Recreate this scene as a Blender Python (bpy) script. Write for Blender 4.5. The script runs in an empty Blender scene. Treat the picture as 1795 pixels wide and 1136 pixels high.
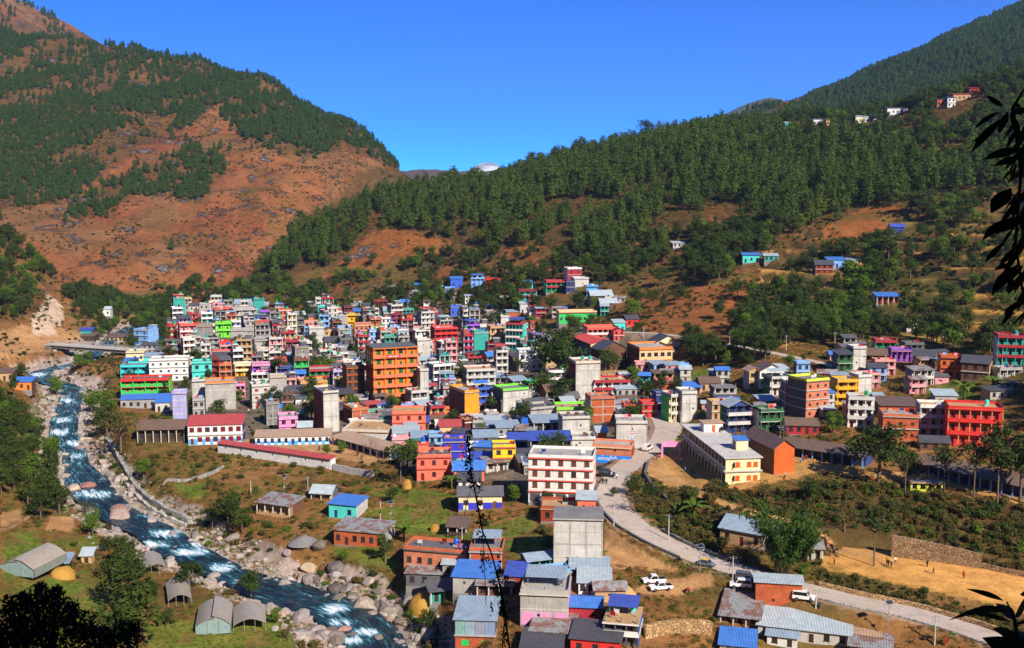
import bpy, bmesh, math, random
import numpy as np
from mathutils import Vector, Matrix
rnd = random.Random(7)
nrs = np.random.RandomState(11)
sc = bpy.context.scene
col = sc.collection
R = math.radians
# ------------------------------------------------------------------ camera
FPX, W0, H0 = 1925.0, 1795.0, 1136.0          # the lens, as the photograph measures it
CZ, PITCH = 82.0, R(7.05)
cam_d = bpy.data.cameras.new('camera'); cam = bpy.data.objects.new('camera', cam_d); col.objects.link(cam)
cam_d.sensor_width = 36.0; cam_d.lens = 36.0 * FPX / W0
cam_d.clip_start = 0.05; cam_d.clip_end = 40000
cam.location = (0, 0, CZ); cam.rotation_euler = (math.pi / 2 - PITCH, 0, 0)
sc.camera = cam
# ------------------------------------------------------------------ sky, sun, exposure
SUN_AZ = (0.56, -0.83)                        # towards the sun, on the ground: behind the viewer, to the right
SUN_EL = R(36)
wd = bpy.data.worlds.new('World'); sc.world = wd; wd.use_nodes = True
nt = wd.node_tree; nt.nodes.clear()
sky = nt.nodes.new('ShaderNodeTexSky'); sky.sky_type = 'NISHITA'; sky.sun_disc = False
sky.sun_elevation = SUN_EL; sky.sun_rotation = math.atan2(SUN_AZ[0], SUN_AZ[1])
sky.altitude = 4000; sky.air_density = 0.45; sky.dust_density = 0.0; sky.ozone_density = 6.0
hs = nt.nodes.new('ShaderNodeHueSaturation'); hs.inputs['Saturation'].default_value = 1.12; hs.inputs['Value'].default_value = 1.0
tint = nt.nodes.new('ShaderNodeMix'); tint.data_type = 'RGBA'; tint.blend_type = 'MULTIPLY'; tint.inputs['Factor'].default_value = 1.0
tint.inputs['B'].default_value = (0.20, 1.02, 1.75, 1)
bg = nt.nodes.new('ShaderNodeBackground'); bg.inputs['Strength'].default_value = 0.12
wo = nt.nodes.new('ShaderNodeOutputWorld')
nt.links.new(sky.outputs[0], hs.inputs['Color']); nt.links.new(hs.outputs[0], tint.inputs['A'])
nt.links.new(tint.outputs['Result'], bg.inputs[0]); nt.links.new(bg.outputs[0], wo.inputs[0])
sun_d = bpy.data.lights.new('sun', 'SUN'); sun_d.energy = 5.0; sun_d.angle = R(0.5); sun_d.color = (1.0, 0.93, 0.82)
sun = bpy.data.objects.new('sun', sun_d); col.objects.link(sun)
_h = math.hypot(*SUN_AZ)
sdir = Vector((SUN_AZ[0] / _h * math.cos(SUN_EL), SUN_AZ[1] / _h * math.cos(SUN_EL), math.sin(SUN_EL)))
sun.rotation_euler = sdir.to_track_quat('Z', 'Y').to_euler(); sun.location = (200, -300, 400)
sc.view_settings.view_transform = 'Standard'; sc.view_settings.look = 'None'
sc.view_settings.exposure = 0.52; sc.view_settings.gamma = 1.0; sc.view_settings.use_curve_mapping = False
sc.cycles.max_bounces = 5; sc.cycles.diffuse_bounces = 2; sc.cycles.glossy_bounces = 2; sc.cycles.transmission_bounces = 3
sc.cycles.transparent_max_bounces = 6; sc.cycles.volume_bounces = 0; sc.cycles.use_denoising = True
sc.cycles.caustics_reflective = False; sc.cycles.caustics_refractive = False
# ------------------------------------------------------------------ measuring the photograph
CP, SP = math.cos(PITCH), math.sin(PITCH)
def ray(u, v):
    xn, yn = (u - W0 / 2) / FPX, (H0 / 2 - v) / FPX
    return np.array([xn, CP + yn * SP, -SP + yn * CP])        # per metre of depth along the axis
def at(u, v, Y):
    d = ray(u, v); t = Y / d[1]
    return (d[0] * t, Y, CZ + d[2] * t)
def atz(u, v, z):
    d = ray(u, v); t = (z - CZ) / d[2]
    return (d[0] * t, d[1] * t, z)
def project(x, y, z):
    dz = z - CZ
    dep = y * CP - dz * SP
    dep = np.maximum(dep, 1e-3)
    return W0 / 2 + FPX * x / dep, H0 / 2 - FPX * (y * SP + dz * CP) / dep, dep
# ------------------------------------------------------------------ noise
def _hash(ix, iy, s):
    n = (ix * 374761393 + iy * 668265263 + s * 1442695041) & 0xFFFFFFFF
    n = ((n ^ (n >> 13)) * 1274126177) & 0xFFFFFFFF
    return ((n ^ (n >> 16)) & 0xFFFFFF) / float(0xFFFFFF)
def vnoise(x, y, s=0):
    ix, iy = np.floor(x).astype(np.int64), np.floor(y).astype(np.int64)
    fx, fy = x - ix, y - iy
    fx, fy = fx * fx * (3 - 2 * fx), fy * fy * (3 - 2 * fy)
    a, b, c, d = _hash(ix, iy, s), _hash(ix + 1, iy, s), _hash(ix, iy + 1, s), _hash(ix + 1, iy + 1, s)
    return (a + (b - a) * fx) * (1 - fy) + (c + (d - c) * fx) * fy
def fbm(x, y, o=4, s=0):
    r, a, t = 0, 0.5, 0
    for i in range(o):
        r = r + a * vnoise(x, y, s + i); t += a; a *= 0.5; x = x * 2.03 + 7.1; y = y * 2.03 + 3.7
    return r / t
def sstep(a, b, x):
    t = np.clip((x - a) / (b - a), 0, 1); return t * t * (3 - 2 * t)
def inpoly(poly, u, v):
    u = np.asarray(u); v = np.asarray(v); ins = np.zeros(u.shape, bool)
    n = len(poly)
    for i in range(n):
        x1, y1 = poly[i]; x2, y2 = poly[(i + 1) % n]
        if y1 == y2: continue
        c = ((y1 > v) != (y2 > v)) & (u < (x2 - x1) * (v - y1) / (y2 - y1) + x1)
        ins ^= c
    return ins
def polydist(pts, x, y):
    """distance to a polyline, and the interpolated extra columns (z, width)"""
    best = np.full(np.shape(x), 1e9); ex = [np.zeros(np.shape(x)) for _ in pts[0][2:]]
    for p, q in zip(pts[:-1], pts[1:]):
        dx, dy = q[0] - p[0], q[1] - p[1]; L = dx * dx + dy * dy + 1e-9
        t = np.clip(((x - p[0]) * dx + (y - p[1]) * dy) / L, 0, 1)
        d = np.hypot(x - p[0] - t * dx, y - p[1] - t * dy)
        m = d < best; best = np.where(m, d, best)
        for k in range(len(ex)): ex[k] = np.where(m, p[2 + k] + t * (q[2 + k] - p[2 + k]), ex[k])
    return best, ex
# ------------------------------------------------------------------ terrain heights
C = []
def A(*l):
    for u, v, Y in l: C.append(at(u, v, Y))
def Z(*l):
    for u, v, z in l: C.append(atz(u, v, z))
# the viewer's hillside; the unseen rise behind is steepened to shade the near leaves
for x in (-120, -40, 0, 40, 120):
    C += [(x, 0, 79), (x, 40, 57), (x, 90, 30), (x, 140, 8), (x, -60, 150), (x, -160, 260)]
for x in (-320, 320): C += [(x, 0, 95), (x, -60, 150), (x, -160, 255), (x, 100, 40)]
# valley floor
Z((250,650,-1),(400,640,0),(550,640,0),(700,690,0),(850,740,1),(950,780,2),(300,720,-2),(450,790,-2),(560,840,-3),(700,850,-1),
  (400,860,-4),(480,910,-5),(600,930,-4),(720,930,-3),(860,910,0),(760,1000,-4),(900,1000,-1),(840,1060,-4),(1000,1060,-1),(1100,1040,-1),
  (780,1136,-7),(950,1136,-4),(1150,1136,-5),(1250,1110,-4),(1400,1130,-5),(1550,1150,-5),(700,600,1),(850,620,3),(900,580,6),(950,640,4),
  (1000,720,4),(1060,740,5),(1120,720,6),(700,1160,-9),(500,1200,-7),(300,1200,-5),(1000,1220,-8),(1400,1220,-12))
Z((500,575,1),(600,565,2),(700,562,3),(800,560,5),(400,560,1),(320,560,1))
# left bank
Z((30,960,-3),(100,1000,-4),(200,1060,-4),(330,1110,-6),(450,1110,-7),(540,1150,-8),(0,890,0),(60,860,-1),(90,800,-1),(40,760,2),(0,700,5),(70,700,-2),(20,660,2),(0,1100,-2),(-200,900,14),(-250,760,30),(-300,1050,6))
Z((20,615,1),(80,595,1),(150,600,-2),(200,600,-1),(160,570,3),(200,545,4),(250,560,2))
# football field, road side and school terrace
FZ = 0.5
Z((1440,985,FZ),(1560,985,FZ),(1700,1000,FZ),(1795,1020,FZ),(1795,1050,FZ),(1600,1020,FZ),(1500,1005,FZ),(1950,1060,FZ))
Z((1270,855,6.5),(1330,840,7.5),(1430,830,9),(1430,805,10),(1550,815,10),(1620,845,9),(1750,870,8.2),(1795,875,8.2),(1950,900,8.5),(1190,790,6),(1150,820,5))
Z((1350,950,1.5),(1200,960,1.5),(1250,900,4.5),(1450,880,6.5),(1600,900,5.5),(1750,930,4.2))
Z((1200,740,7),(1250,720,9),(1300,740,10),(1450,745,12),(1560,770,11),(1700,785,10.5),(1850,810,11.5),(1250,680,11),(1370,680,13),(1450,690,14),(1530,690,14),(1650,680,15),(1780,690,17))
Z((1300,640,15),(1480,650,17),(1600,655,17),(1720,668,18),(1795,650,21),(1950,680,24),(1100,650,9),(1180,640,11),(1040,650,7),(1150,600,16),(1060,600,13),(1000,590,11))
Z((1250,592,20),(1330,615,20),(1440,640,19),(1120,575,19))
# the wooded ridge, its foot, face and crest
A((1300,560,490),(1300,480,550),(1300,420,610),(1300,350,690),(1300,280,780),(1200,520,545),(1200,440,630),(1200,350,720),(1200,270,810),
  (1500,560,470),(1500,480,520),(1500,420,570),(1500,350,640),(1500,280,720),(1700,560,445),(1700,480,490),(1700,420,530),(1700,350,590),(1700,260,680),
  (1900,560,430),(1900,420,500),(1900,300,590),(1100,545,560),(1100,480,620),(1100,400,700),(1100,300,810),
  (1000,545,590),(1000,490,640),(1000,420,710),(1000,340,800),(900,540,630),(900,490,690),(900,420,760),(900,350,830),
  (800,540,670),(800,480,740),(800,410,800),(800,360,850),(700,540,700),(700,490,760),(700,420,810),(700,370,855),
  (600,540,720),(600,490,780),(600,440,820),(600,395,850),(530,520,760),(530,470,810),(530,430,845),(480,500,800),(470,470,840))
A((560,385,870),(640,345,890),(740,345,915),(790,346,925),(850,344,930),(895,322,940),(1000,284,940),(1130,264,920),(1230,246,900),(1340,230,885),(1450,222,860),(1550,208,830),(1640,190,800),(1720,165,780),(1795,140,770),(1950,110,760),(2200,60,740))
for u, Y, z in ((500,960,4),(600,990,12),(740,1050,30),(900,1080,60),(1050,1080,75),(1200,1080,110),(1400,1120,130),(1600,1100,140),(1850,1050,150)):
    d = ray(u, 300); C.append((d[0] / d[1] * Y, Y, z))
# the bare mountain across the river
A((60,525,760),(150,530,790),(250,532,800),(380,525,830),(470,500,900),(100,450,860),(250,450,870),(400,450,890),(100,380,960),(250,380,970),(400,380,980),(500,400,980),(560,390,1010),
  (100,300,1080),(250,300,1090),(400,300,1090),(520,310,1090),(600,320,1110),(660,320,1140),(100,210,1230),(250,210,1240),(400,210,1240),(500,220,1230),(600,250,1230),(650,275,1210),
  (150,130,1380),(300,140,1390),(400,150,1380),(-50,450,840),(-50,300,1080),(-50,150,1360),(-200,400,860),(-200,200,1200))
A((-200,10,1650),(-60,40,1620),(60,66,1580),(160,82,1540),(300,104,1500),(400,126,1470),(470,146,1430),(560,192,1380),(650,247,1320),(690,290,1270),(715,322,1230))
for u, Y, z in ((60,1850,190),(300,1760,150),(450,1700,120),(560,1600,90),(650,1520,70),(740,1400,45),(780,1300,40)):
    d = ray(u, 200); C.append((d[0] / d[1] * Y, Y, z))
A((-300,-220,2300),(-100,-60,2300),(0,-8,2300),(80,30,2300),(150,62,2350),(210,105,2400))
# far mountain on the other side
A((1180,224,2350),(1250,221,2350),(1330,219,2300),(1390,211,2250),(1450,176,2250),(1540,134,2200),(1650,78,2150),(1720,45,2100),(1795,8,2050),(1950,-80,2000),(2200,-220,2000),
  (1300,203,1800),(1450,200,1650),(1600,170,1500),(1700,120,1600),(1795,100,1500),(2000,20,1500))
for u, Y, z in ((1150,3200,100),(1500,3000,250),(1900,2900,350),(750,2400,30),(900,2000,60),(1050,2000,90),(400,3000,100),(0,3200,250)):
    d = ray(u, 200); C.append((d[0] / d[1] * Y, Y, z))
# the near slope by the gorge
A((-60,380,680),(0,412,690),(40,440,690),(80,490,685),(100,540,665),(114,578,625),(0,480,640),(40,505,640),(30,590,580),(0,560,590),(50,548,610),(-150,330,650),(-150,520,560),(-300,420,540))
for u, Y, z in ((20,800,8),(100,765,4),(-100,820,30),(-300,820,60)):
    d = ray(u, 400); C.append((d[0] / d[1] * Y, Y, z))
for a in (100, 140, 180, -100, -140):
    for r in (600, 2500): C.append((math.sin(R(a)) * r, math.cos(R(a)) * r, 230))
C = np.array(C)
def _phi(dx, dy): return np.sqrt(dx * dx + dy * dy + 14.0 ** 2)
_n = len(C)
_M = np.zeros((_n + 1, _n + 1)); _M[:_n, :_n] = _phi(C[:, 0][:, None] - C[:, 0][None], C[:, 1][:, None] - C[:, 1][None])
_M[:_n, :_n] -= np.eye(_n) * 3.0
_M[_n, :_n] = 1; _M[:_n, _n] = 1
_wt = np.linalg.solve(_M, np.append(C[:, 2], 0))
def rbf(x, y):
    sh = np.shape(x); x = np.ravel(x); y = np.ravel(y); out = np.zeros(x.shape)
    for i in range(0, len(x), 20000):
        dx = x[i:i + 20000, None] - C[None, :, 0]; dy = y[i:i + 20000, None] - C[None, :, 1]
        out[i:i + 20000] = _phi(dx, dy) @ _wt[:_n] + _wt[_n]
    return out.reshape(sh)
# river centre (pixel, width in pixels, level)
RIV_PX = [(232,572,22,-3.5),(195,594,24,-4.4),(165,620,26,-5.0),(138,638,34,-5.6),(95,646,40,-5.9),(64,655,40,-6.1),(80,667,34,-6.4),(128,680,36,-6.8),(122,706,42,-7.1),(112,740,50,-7.3),(112,765,48,-7.6),(130,790,40,-8),(134,815,42,-8.2),(152,845,80,-8.6),(170,872,78,-8.8),(212,905,72,-9),(272,932,74,-9.2),(310,962,86,-9.4),(360,985,76,-9.6),(405,1008,70,-9.8),(500,1040,118,-10.2),(598,1072,112,-10.6),(645,1112,130,-11),(660,1150,130,-11.3),(700,1230,150,-12)]
RIV = []
for u, v, w, z in RIV_PX:
    p = atz(u, v, z); s = FPX / (p[1] * CP - (z - CZ) * SP); RIV.append((p[0], p[1], z, w / s / 2 * .72))
def road(l):
    return [atz(u, v, z) + (w,) for u, v, z, w in l]
ROAD1 = road([(1990,1235,-1.6,3.2),(1795,1140,-1.0,3.2),(1700,1105,-0.7,3.2),(1600,1075,-0.4,3.2),(1500,1055,-0.1,3.2),(1400,1030,0.2,3.2),(1320,1008,0.7,3.3),(1240,985,1.6,3.4),(1170,955,2.8,3.5),(1110,922,3.8,3.6),(1078,890,4.6,3.6),(1070,860,5,3.6),(1085,830,5.2,3.6),(1120,800,5.2,3.6),(1160,775,5.6,3.6),(1172,752,6,4.2),(1165,735,6.3,4.2),(1140,722,6.6,3.0)])
ROAD2 = road([(1070,582,19.6,2.2),(1150,585,20,2.2),(1210,592,20.2,2.2),(1270,603,20.2,2.2),(1340,616,20,2.2),(1440,637,19,2.2),(1500,652,18.5,2)])
ROAD3 = road([(1030,850,4.6,2.2),(1000,752,3,3.0),(900,742,2,2.2),(885,735,1.8,2.2),(872,726,1.5,2.2)])
PATH1 = road([(1135,800,5.4,3),(1150,825,5.4,3.4),(1190,850,5.6,2.6),(1240,870,6.5,1.5),(1290,890,6.6,1.3),(1350,905,5.4,1.2),(1420,925,4.6,1.2),(1480,950,2.6,1.4),(1530,970,1.0,1.6)])
FIELD = [(1415,972),(1480,958),(1540,965),(1700,985),(1830,1010),(1990,1060),(1990,1180),(1795,1078),(1700,1050),(1600,1030),(1520,1012),(1450,1000)]
FIELD_W = [atz(u, v, FZ)[:2] for u, v in FIELD]
def height(x, y, detail=True):
    x = np.asarray(x, float); y = np.asarray(y, float)
    z = rbf(x, y)
    r = np.hypot(x, y)
    if detail:
        mtn = sstep(14, 60, z) * sstep(380, 620, r)
        far = sstep(700, 1500, r)
        n1 = fbm(x / 90, y / 90, 4, 3) - 0.5
        rg = 1 - np.abs(2 * fbm(x / 150 + 3, y / 150, 4, 9) - 1)
        z = z + mtn * (n1 * (9 + 14 * far) + (rg - 0.75) * (6 + 30 * far))
        z = z + (fbm(x / 9, y / 9, 3, 21) - 0.5) * 1.0 * sstep(60, 200, r)
        u, v, dd = project(x, y, z)
        ter = inpoly([(1330,455),(1420,400),(1560,380),(1900,350),(1900,640),(1700,630),(1600,600),(1500,590),(1420,560),(1340,520)], u, v) & (r > 380)
        hh = 4.6 + 0 * x; q = (z + 1.5 * fbm(x / 60, y / 60, 2, 5)) / hh
        zt = (np.floor(q) + sstep(0.66, 0.98, q - np.floor(q))) * hh
        z = np.where(ter, zt, z)
    # flats and cuttings
    for rd in (ROAD2, ROAD3, PATH1, ROAD1):
        d, (rz, rw) = polydist(rd, x, y)
        k = 1 - sstep(rw + 0.8, rw + 5.5, d); z = z * (1 - k) + rz * k
    ins = inpoly(FIELD_W, x, y)
    d, _ = polydist([p + (0,) for p in FIELD_W] + [FIELD_W[0] + (0,)], x, y)
    k = np.where(ins, 1.0, 1 - sstep(0.0, 4.0, d)); z = z * (1 - k) + FZ * k
    for rd in (ROAD1,):
        d, (rz, rw) = polydist(rd, x, y)
        k = 1 - sstep(rw + 0.8, rw + 4.5, d); z = z * (1 - k) + rz * k
    d, (rz, rw) = polydist(RIV, x, y)
    bank = rz - 1.2 + np.clip(d - rw * 0.85, 0, None) * 0.20 + np.clip(d - rw - 9, 0, None) * 1.1
    z = np.where((r < 900), np.minimum(z, bank + (fbm(x / 5, y / 5, 3, 31) - 0.5) * 1.6 * sstep(0, 3, d - rw * 0.9)), z)
    return z
def hit(u, v, lo=150.0, hi=3500.0):
    """where the line of sight through a pixel meets the ground"""
    d = ray(u, v); t = np.geomspace(lo, hi, 420)
    gz = height(d[0] * t, d[1] * t); dz = CZ + d[2] * t - gz
    i = np.argmax(dz < 0)
    if dz[i] >= 0: i = len(t) - 1
    i = max(i, 1)
    a, b = dz[i - 1], dz[i]; tt = t[i - 1] + (t[i] - t[i - 1]) * (a / (a - b + 1e-9))
    P = d * tt + np.array([0, 0, CZ])
    return Vector((P[0], P[1], P[2])), FPX / tt
def gz(x, y): return float(height(np.array([x]), np.array([y]))[0])
# ------------------------------------------------------------------ materials
def srgb(h):
    h = h.lstrip('#'); c = [int(h[i:i + 2], 16) / 255 for i in (0, 2, 4)]
    return tuple((x / 12.92 if x <= 0.04045 else ((x + 0.055) / 1.055) ** 2.4) for x in c)
class NB:
    def __init__(s, name):
        s.m = bpy.data.materials.new(name); s.m.use_nodes = True; s.t = s.m.node_tree; s.t.nodes.clear()
        s.out = s.n('ShaderNodeOutputMaterial')
    def n(s, typ, **k):
        nd = s.t.nodes.new(typ)
        for a, b in k.items(): setattr(nd, a, b)
        return nd
    def l(s, a, b): s.t.links.new(a, b)
    def noise(s, vec, scale, detail=4, rough=0.6):
        n = s.n('ShaderNodeTexNoise'); n.inputs['Scale'].default_value = scale; n.inputs['Detail'].default_value = detail; n.inputs['Roughness'].default_value = rough
        if vec is not None: s.l(vec, n.inputs['Vector'])
        return n.outputs['Fac']
    def ramp(s, fac, stops, interp='LINEAR'):
        r = s.n('ShaderNodeValToRGB'); e = r.color_ramp.elements; r.color_ramp.interpolation = interp
        while len(e) < len(stops): e.new(0.5)
        for i, (p, c) in enumerate(stops):
            e[i].position = p; e[i].color = (c, c, c, 1) if not isinstance(c, tuple) else c + (1,)
        s.l(fac, r.inputs['Fac']); return r.outputs['Color']
    def mix(s, fac, a, b, mode='MIX'):
        m = s.n('ShaderNodeMix', data_type='RGBA', blend_type=mode)
        for val, key in ((fac, 'Factor'), (a, 'A'), (b, 'B')):
            if isinstance(val, (int, float)) and key == 'Factor': m.inputs[key].default_value = val
            elif isinstance(val, (int, float)): m.inputs[key].default_value = (val, val, val, 1)
            elif isinstance(val, tuple): m.inputs[key].default_value = val + (1,)
            else: s.l(val, m.inputs[key])
        return m.outputs['Result']
    def math(s, op, a, b=0.0):
        m = s.n('ShaderNodeMath', operation=op)
        for i, v in enumerate((a, b)):
            if isinstance(v, (int, float)): m.inputs[i].default_value = v
            else: s.l(v, m.inputs[i])
        return m.outputs[0]
    def bump(s, h, dist, strength=1.0):
        b = s.n('ShaderNodeBump'); b.inputs['Distance'].default_value = dist; b.inputs['Strength'].default_value = strength
        s.l(h, b.inputs['Height']); return b.outputs[0]
    def bsdf(s, color, rough=0.85, normal=None, metal=0.0, spec=0.25, **k):
        b = s.n('ShaderNodeBsdfPrincipled')
        if isinstance(color, tuple): b.inputs['Base Color'].default_value = color + (1,)
        else: s.l(color, b.inputs['Base Color'])
        if isinstance(rough, (int, float)): b.inputs['Roughness'].default_value = rough
        else: s.l(rough, b.inputs['Roughness'])
        b.inputs['Metallic'].default_value = metal; b.inputs['Specular IOR Level'].default_value = spec
        if normal is not None: s.l(normal, b.inputs['Normal'])
        for a, v in k.items(): b.inputs[a.replace('_', ' ')].default_value = v
        s.l(b.outputs[0], s.out.inputs['Surface']); return b
    def pos(s): return s.n('ShaderNodeNewGeometry').outputs['Position']
    def objc(s): return s.n('ShaderNodeTexCoord').outputs['Object']
    def ocol(s): return s.n('ShaderNodeObjectInfo').outputs['Color']
    def orand(s): return s.n('ShaderNodeObjectInfo').outputs['Random']
    def scale(s, vec, sc_):
        m = s.n('ShaderNodeMapping'); m.inputs['Scale'].default_value = sc_; s.l(vec, m.inputs['Vector']); return m.outputs[0]
M = {}
def mk_paint():
    b = NB('painted_plaster'); p = b.pos()
    n1 = b.noise(p, 0.55, 5, 0.65); n2 = b.noise(b.scale(p, (2.2, 2.2, 0.25)), 1.0, 4, 0.7)
    c = b.mix(0.05, b.ocol(), (0.36, 0.33, 0.30)); n3 = b.noise(p, 2.6, 5, 0.7)
    c = b.mix(1.0, c, b.ramp(n1, [(0.25, 0.76), (0.6, 1.04)]), 'MULTIPLY'); c = b.mix(1.0, c, b.ramp(n3, [(0.3, 0.86), (0.7, 1.05)]), 'MULTIPLY')
    c = b.mix(b.ramp(n2, [(0.56, 0.0), (0.80, 0.5)]), c, (0.13, 0.115, 0.10))
    b.bsdf(c, 0.8, b.bump(b.noise(p, 6, 3), 0.02)); M['paint'] = b.m
def mk_concrete():
    b = NB('raw_concrete'); p = b.pos()
    n1 = b.noise(p, 0.3, 6, 0.7); n2 = b.noise(b.scale(p, (1.6, 1.6, 0.2)), 1.0, 5, 0.7)
    z = b.n('ShaderNodeSeparateXYZ'); b.l(p, z.inputs[0])
    wv = b.math('FRACT', b.math('MULTIPLY', z.outputs['Z'], 0.72))
    c = b.mix(1.0, b.ocol(), b.ramp(n1, [(0.25, 0.62), (0.7, 1.08)]), 'MULTIPLY')
    c = b.mix(b.ramp(wv, [(0.0, 0.35), (0.06, 0.0)]), c, (0.2, 0.19, 0.18))
    c = b.mix(b.ramp(n2, [(0.5, 0.0), (0.8, 0.55)]), c, (0.10, 0.095, 0.09))
    b.bsdf(c, 0.9, b.bump(b.noise(p, 5, 4), 0.03)); M['concrete'] = b.m
def mk_brick():
    b = NB('bare_brickwork'); oc = b.n('ShaderNodeTexCoord').outputs['Object']; p = b.pos()
    br = b.n('ShaderNodeTexBrick'); br.inputs['Scale'].default_value = 1.0
    br.inputs['Brick Width'].default_value = 0.46; br.inputs['Row Height'].default_value = 0.16; br.inputs['Mortar Size'].default_value = 0.012
    br.inputs['Color1'].default_value = (1.05, 1.05, 1.05, 1); br.inputs['Color2'].default_value = (0.75, 0.72, 0.7, 1); br.inputs['Mortar'].default_value = (0.8, 0.85, 0.9, 1)
    sx = b.n('ShaderNodeSeparateXYZ'); b.l(oc, sx.inputs[0]); cx = b.n('ShaderNodeCombineXYZ')
    b.l(b.math('ADD', sx.outputs[0], sx.outputs[1]), cx.inputs[0]); b.l(sx.outputs[2], cx.inputs[1]); b.l(cx.outputs[0], br.inputs['Vector'])
    c = b.mix(1.0, b.ocol(), br.outputs['Color'], 'MULTIPLY')
    c = b.mix(1.0, c, b.ramp(b.noise(p, 0.5, 5, 0.7), [(0.3, 0.7), (0.7, 1.1)]), 'MULTIPLY')
    b.bsdf(c, 0.92, b.bump(br.outputs['Fac'], -0.02)); M['brick'] = b.m
def mk_metal():
    b = NB('corrugated_sheet'); oc = b.n('ShaderNodeTexCoord').outputs['Object']; p = b.pos()
    sx = b.n('ShaderNodeSeparateXYZ'); b.l(oc, sx.inputs[0])
    wv = b.math('SINE', b.math('MULTIPLY', sx.outputs[0], 2 * math.pi / 0.28))
    c = b.mix(1.0, b.ocol(), b.ramp(b.noise(p, 0.6, 4, 0.7), [(0.3, 0.75), (0.7, 1.08)]), 'MULTIPLY')
    c = b.mix(b.ramp(b.noise(p, 0.9, 5, 0.75), [(0.58, 0.0), (0.75, 0.5)]), c, (0.16, 0.07, 0.035))
    b.bsdf(c, 0.5, b.bump(wv, 0.03), 0.0, 0.4); M['metal'] = b.m
def mk_rust():
    b = NB('rusty_sheet'); oc = b.n('ShaderNodeTexCoord').outputs['Object']; p = b.pos()
    sx = b.n('ShaderNodeSeparateXYZ'); b.l(oc, sx.inputs[0])
    wv = b.math('SINE', b.math('MULTIPLY', sx.outputs[0], 2 * math.pi / 0.28))
    c = b.mix(b.ramp(b.noise(p, 0.45, 5, 0.7), [(0.47, 0.0), (0.56, 0.85)]), (0.36, 0.36, 0.36), (0.27, 0.11, 0.065))
    c = b.mix(1.0, c, b.ramp(b.noise(p, 2.0, 4, 0.7), [(0.3, 0.6), (0.7, 1.1)]), 'MULTIPLY')
    b.bsdf(c, 0.65, b.bump(wv, 0.03), 0.0, 0.3); M['rust'] = b.m
def mk_simple():
    for nm, rough, spec in (('plain', 0.7, 0.3), ('plastic', 0.35, 0.5), ('wood', 0.8, 0.2), ('cloth', 0.95, 0.1)):
        b = NB(nm + '_surface'); p = b.pos()
        c = b.mix(1.0, b.ocol(), b.ramp(b.noise(p, 2.5, 4, 0.65), [(0.3, 0.78), (0.7, 1.06)]), 'MULTIPLY')
        b.bsdf(c, rough, None, 0.0, spec); M[nm] = b.m
    b = NB('window_glass'); c = b.mix(b.orand(), (0.010, 0.012, 0.016), (0.045, 0.05, 0.06)); b.bsdf(c, 0.12, None, 0.0, 0.6); M['glass'] = b.m
    b = NB('car_paint'); b.bsdf(b.ocol(), 0.25, None, 0.0, 0.5); M['carpaint'] = b.m
    b = NB('tyre_rubber'); b.bsdf((0.012, 0.012, 0.012), 0.8); M['rubber'] = b.m
    b = NB('galvanised_steel'); b.bsdf((0.45, 0.46, 0.47), 0.45, None, 0.6); M['steel'] = b.m
    b = NB('plastic_film'); n = b.noise(b.pos(), 1.2, 4); bs = b.bsdf(b.mix(1.0, b.ocol(), b.ramp(n, [(0.3, 0.8), (0.7, 1.1)]), 'MULTIPLY'), 0.45, None, 0.0, 0.4)
    bs.inputs['Alpha'].default_value = 0.93; M['film'] = b.m
def mk_ground():
    b = NB('valley_ground'); p = b.pos()
    at_ = b.n('ShaderNodeAttribute', attribute_name='ground'); rk = b.n('ShaderNodeAttribute', attribute_name='rock').outputs['Fac']
    n1 = b.noise(p, 0.035, 6, 0.6); n2 = b.noise(p, 0.25, 6, 0.7); n3 = b.noise(p, 1.6, 5, 0.7)
    c = b.mix(1.0, at_.outputs['Color'], b.ramp(n1, [(0.3, 0.72), (0.7, 1.2)]), 'MULTIPLY')
    c = b.mix(1.0, c, b.ramp(n2, [(0.3, 0.62), (0.7, 1.25)]), 'MULTIPLY')
    c = b.mix(1.0, c, b.ramp(n3, [(0.3, 0.7), (0.7, 1.2)]), 'MULTIPLY')
    # grey rock breaking through the hillside
    rv = b.noise(b.scale(p, (1.0, 1.0, 1.6)), 0.045, 8, 0.72)
    fac = b.math('MULTIPLY', b.ramp(rv, [(0.56, 0.0), (0.62, 1.0)]), rk)
    rc = b.ramp(n2, [(0.3, (0.07, 0.06, 0.065)), (0.7, (0.30, 0.25, 0.24))])
    c = b.mix(fac, c, rc)
    rgh = b.n('ShaderNodeAttribute', attribute_name='rough').outputs['Fac']
    hgt = b.math('ADD', b.math('MULTIPLY', n2, 1.6), b.math('ADD', b.math('MULTIPLY', n3, 0.35), b.math('MULTIPLY', fac, 2.5)))
    b.bsdf(c, 0.95, b.bump(b.math('MULTIPLY', hgt, rgh), 1.0), 0.0, 0.1); M['ground'] = b.m
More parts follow.
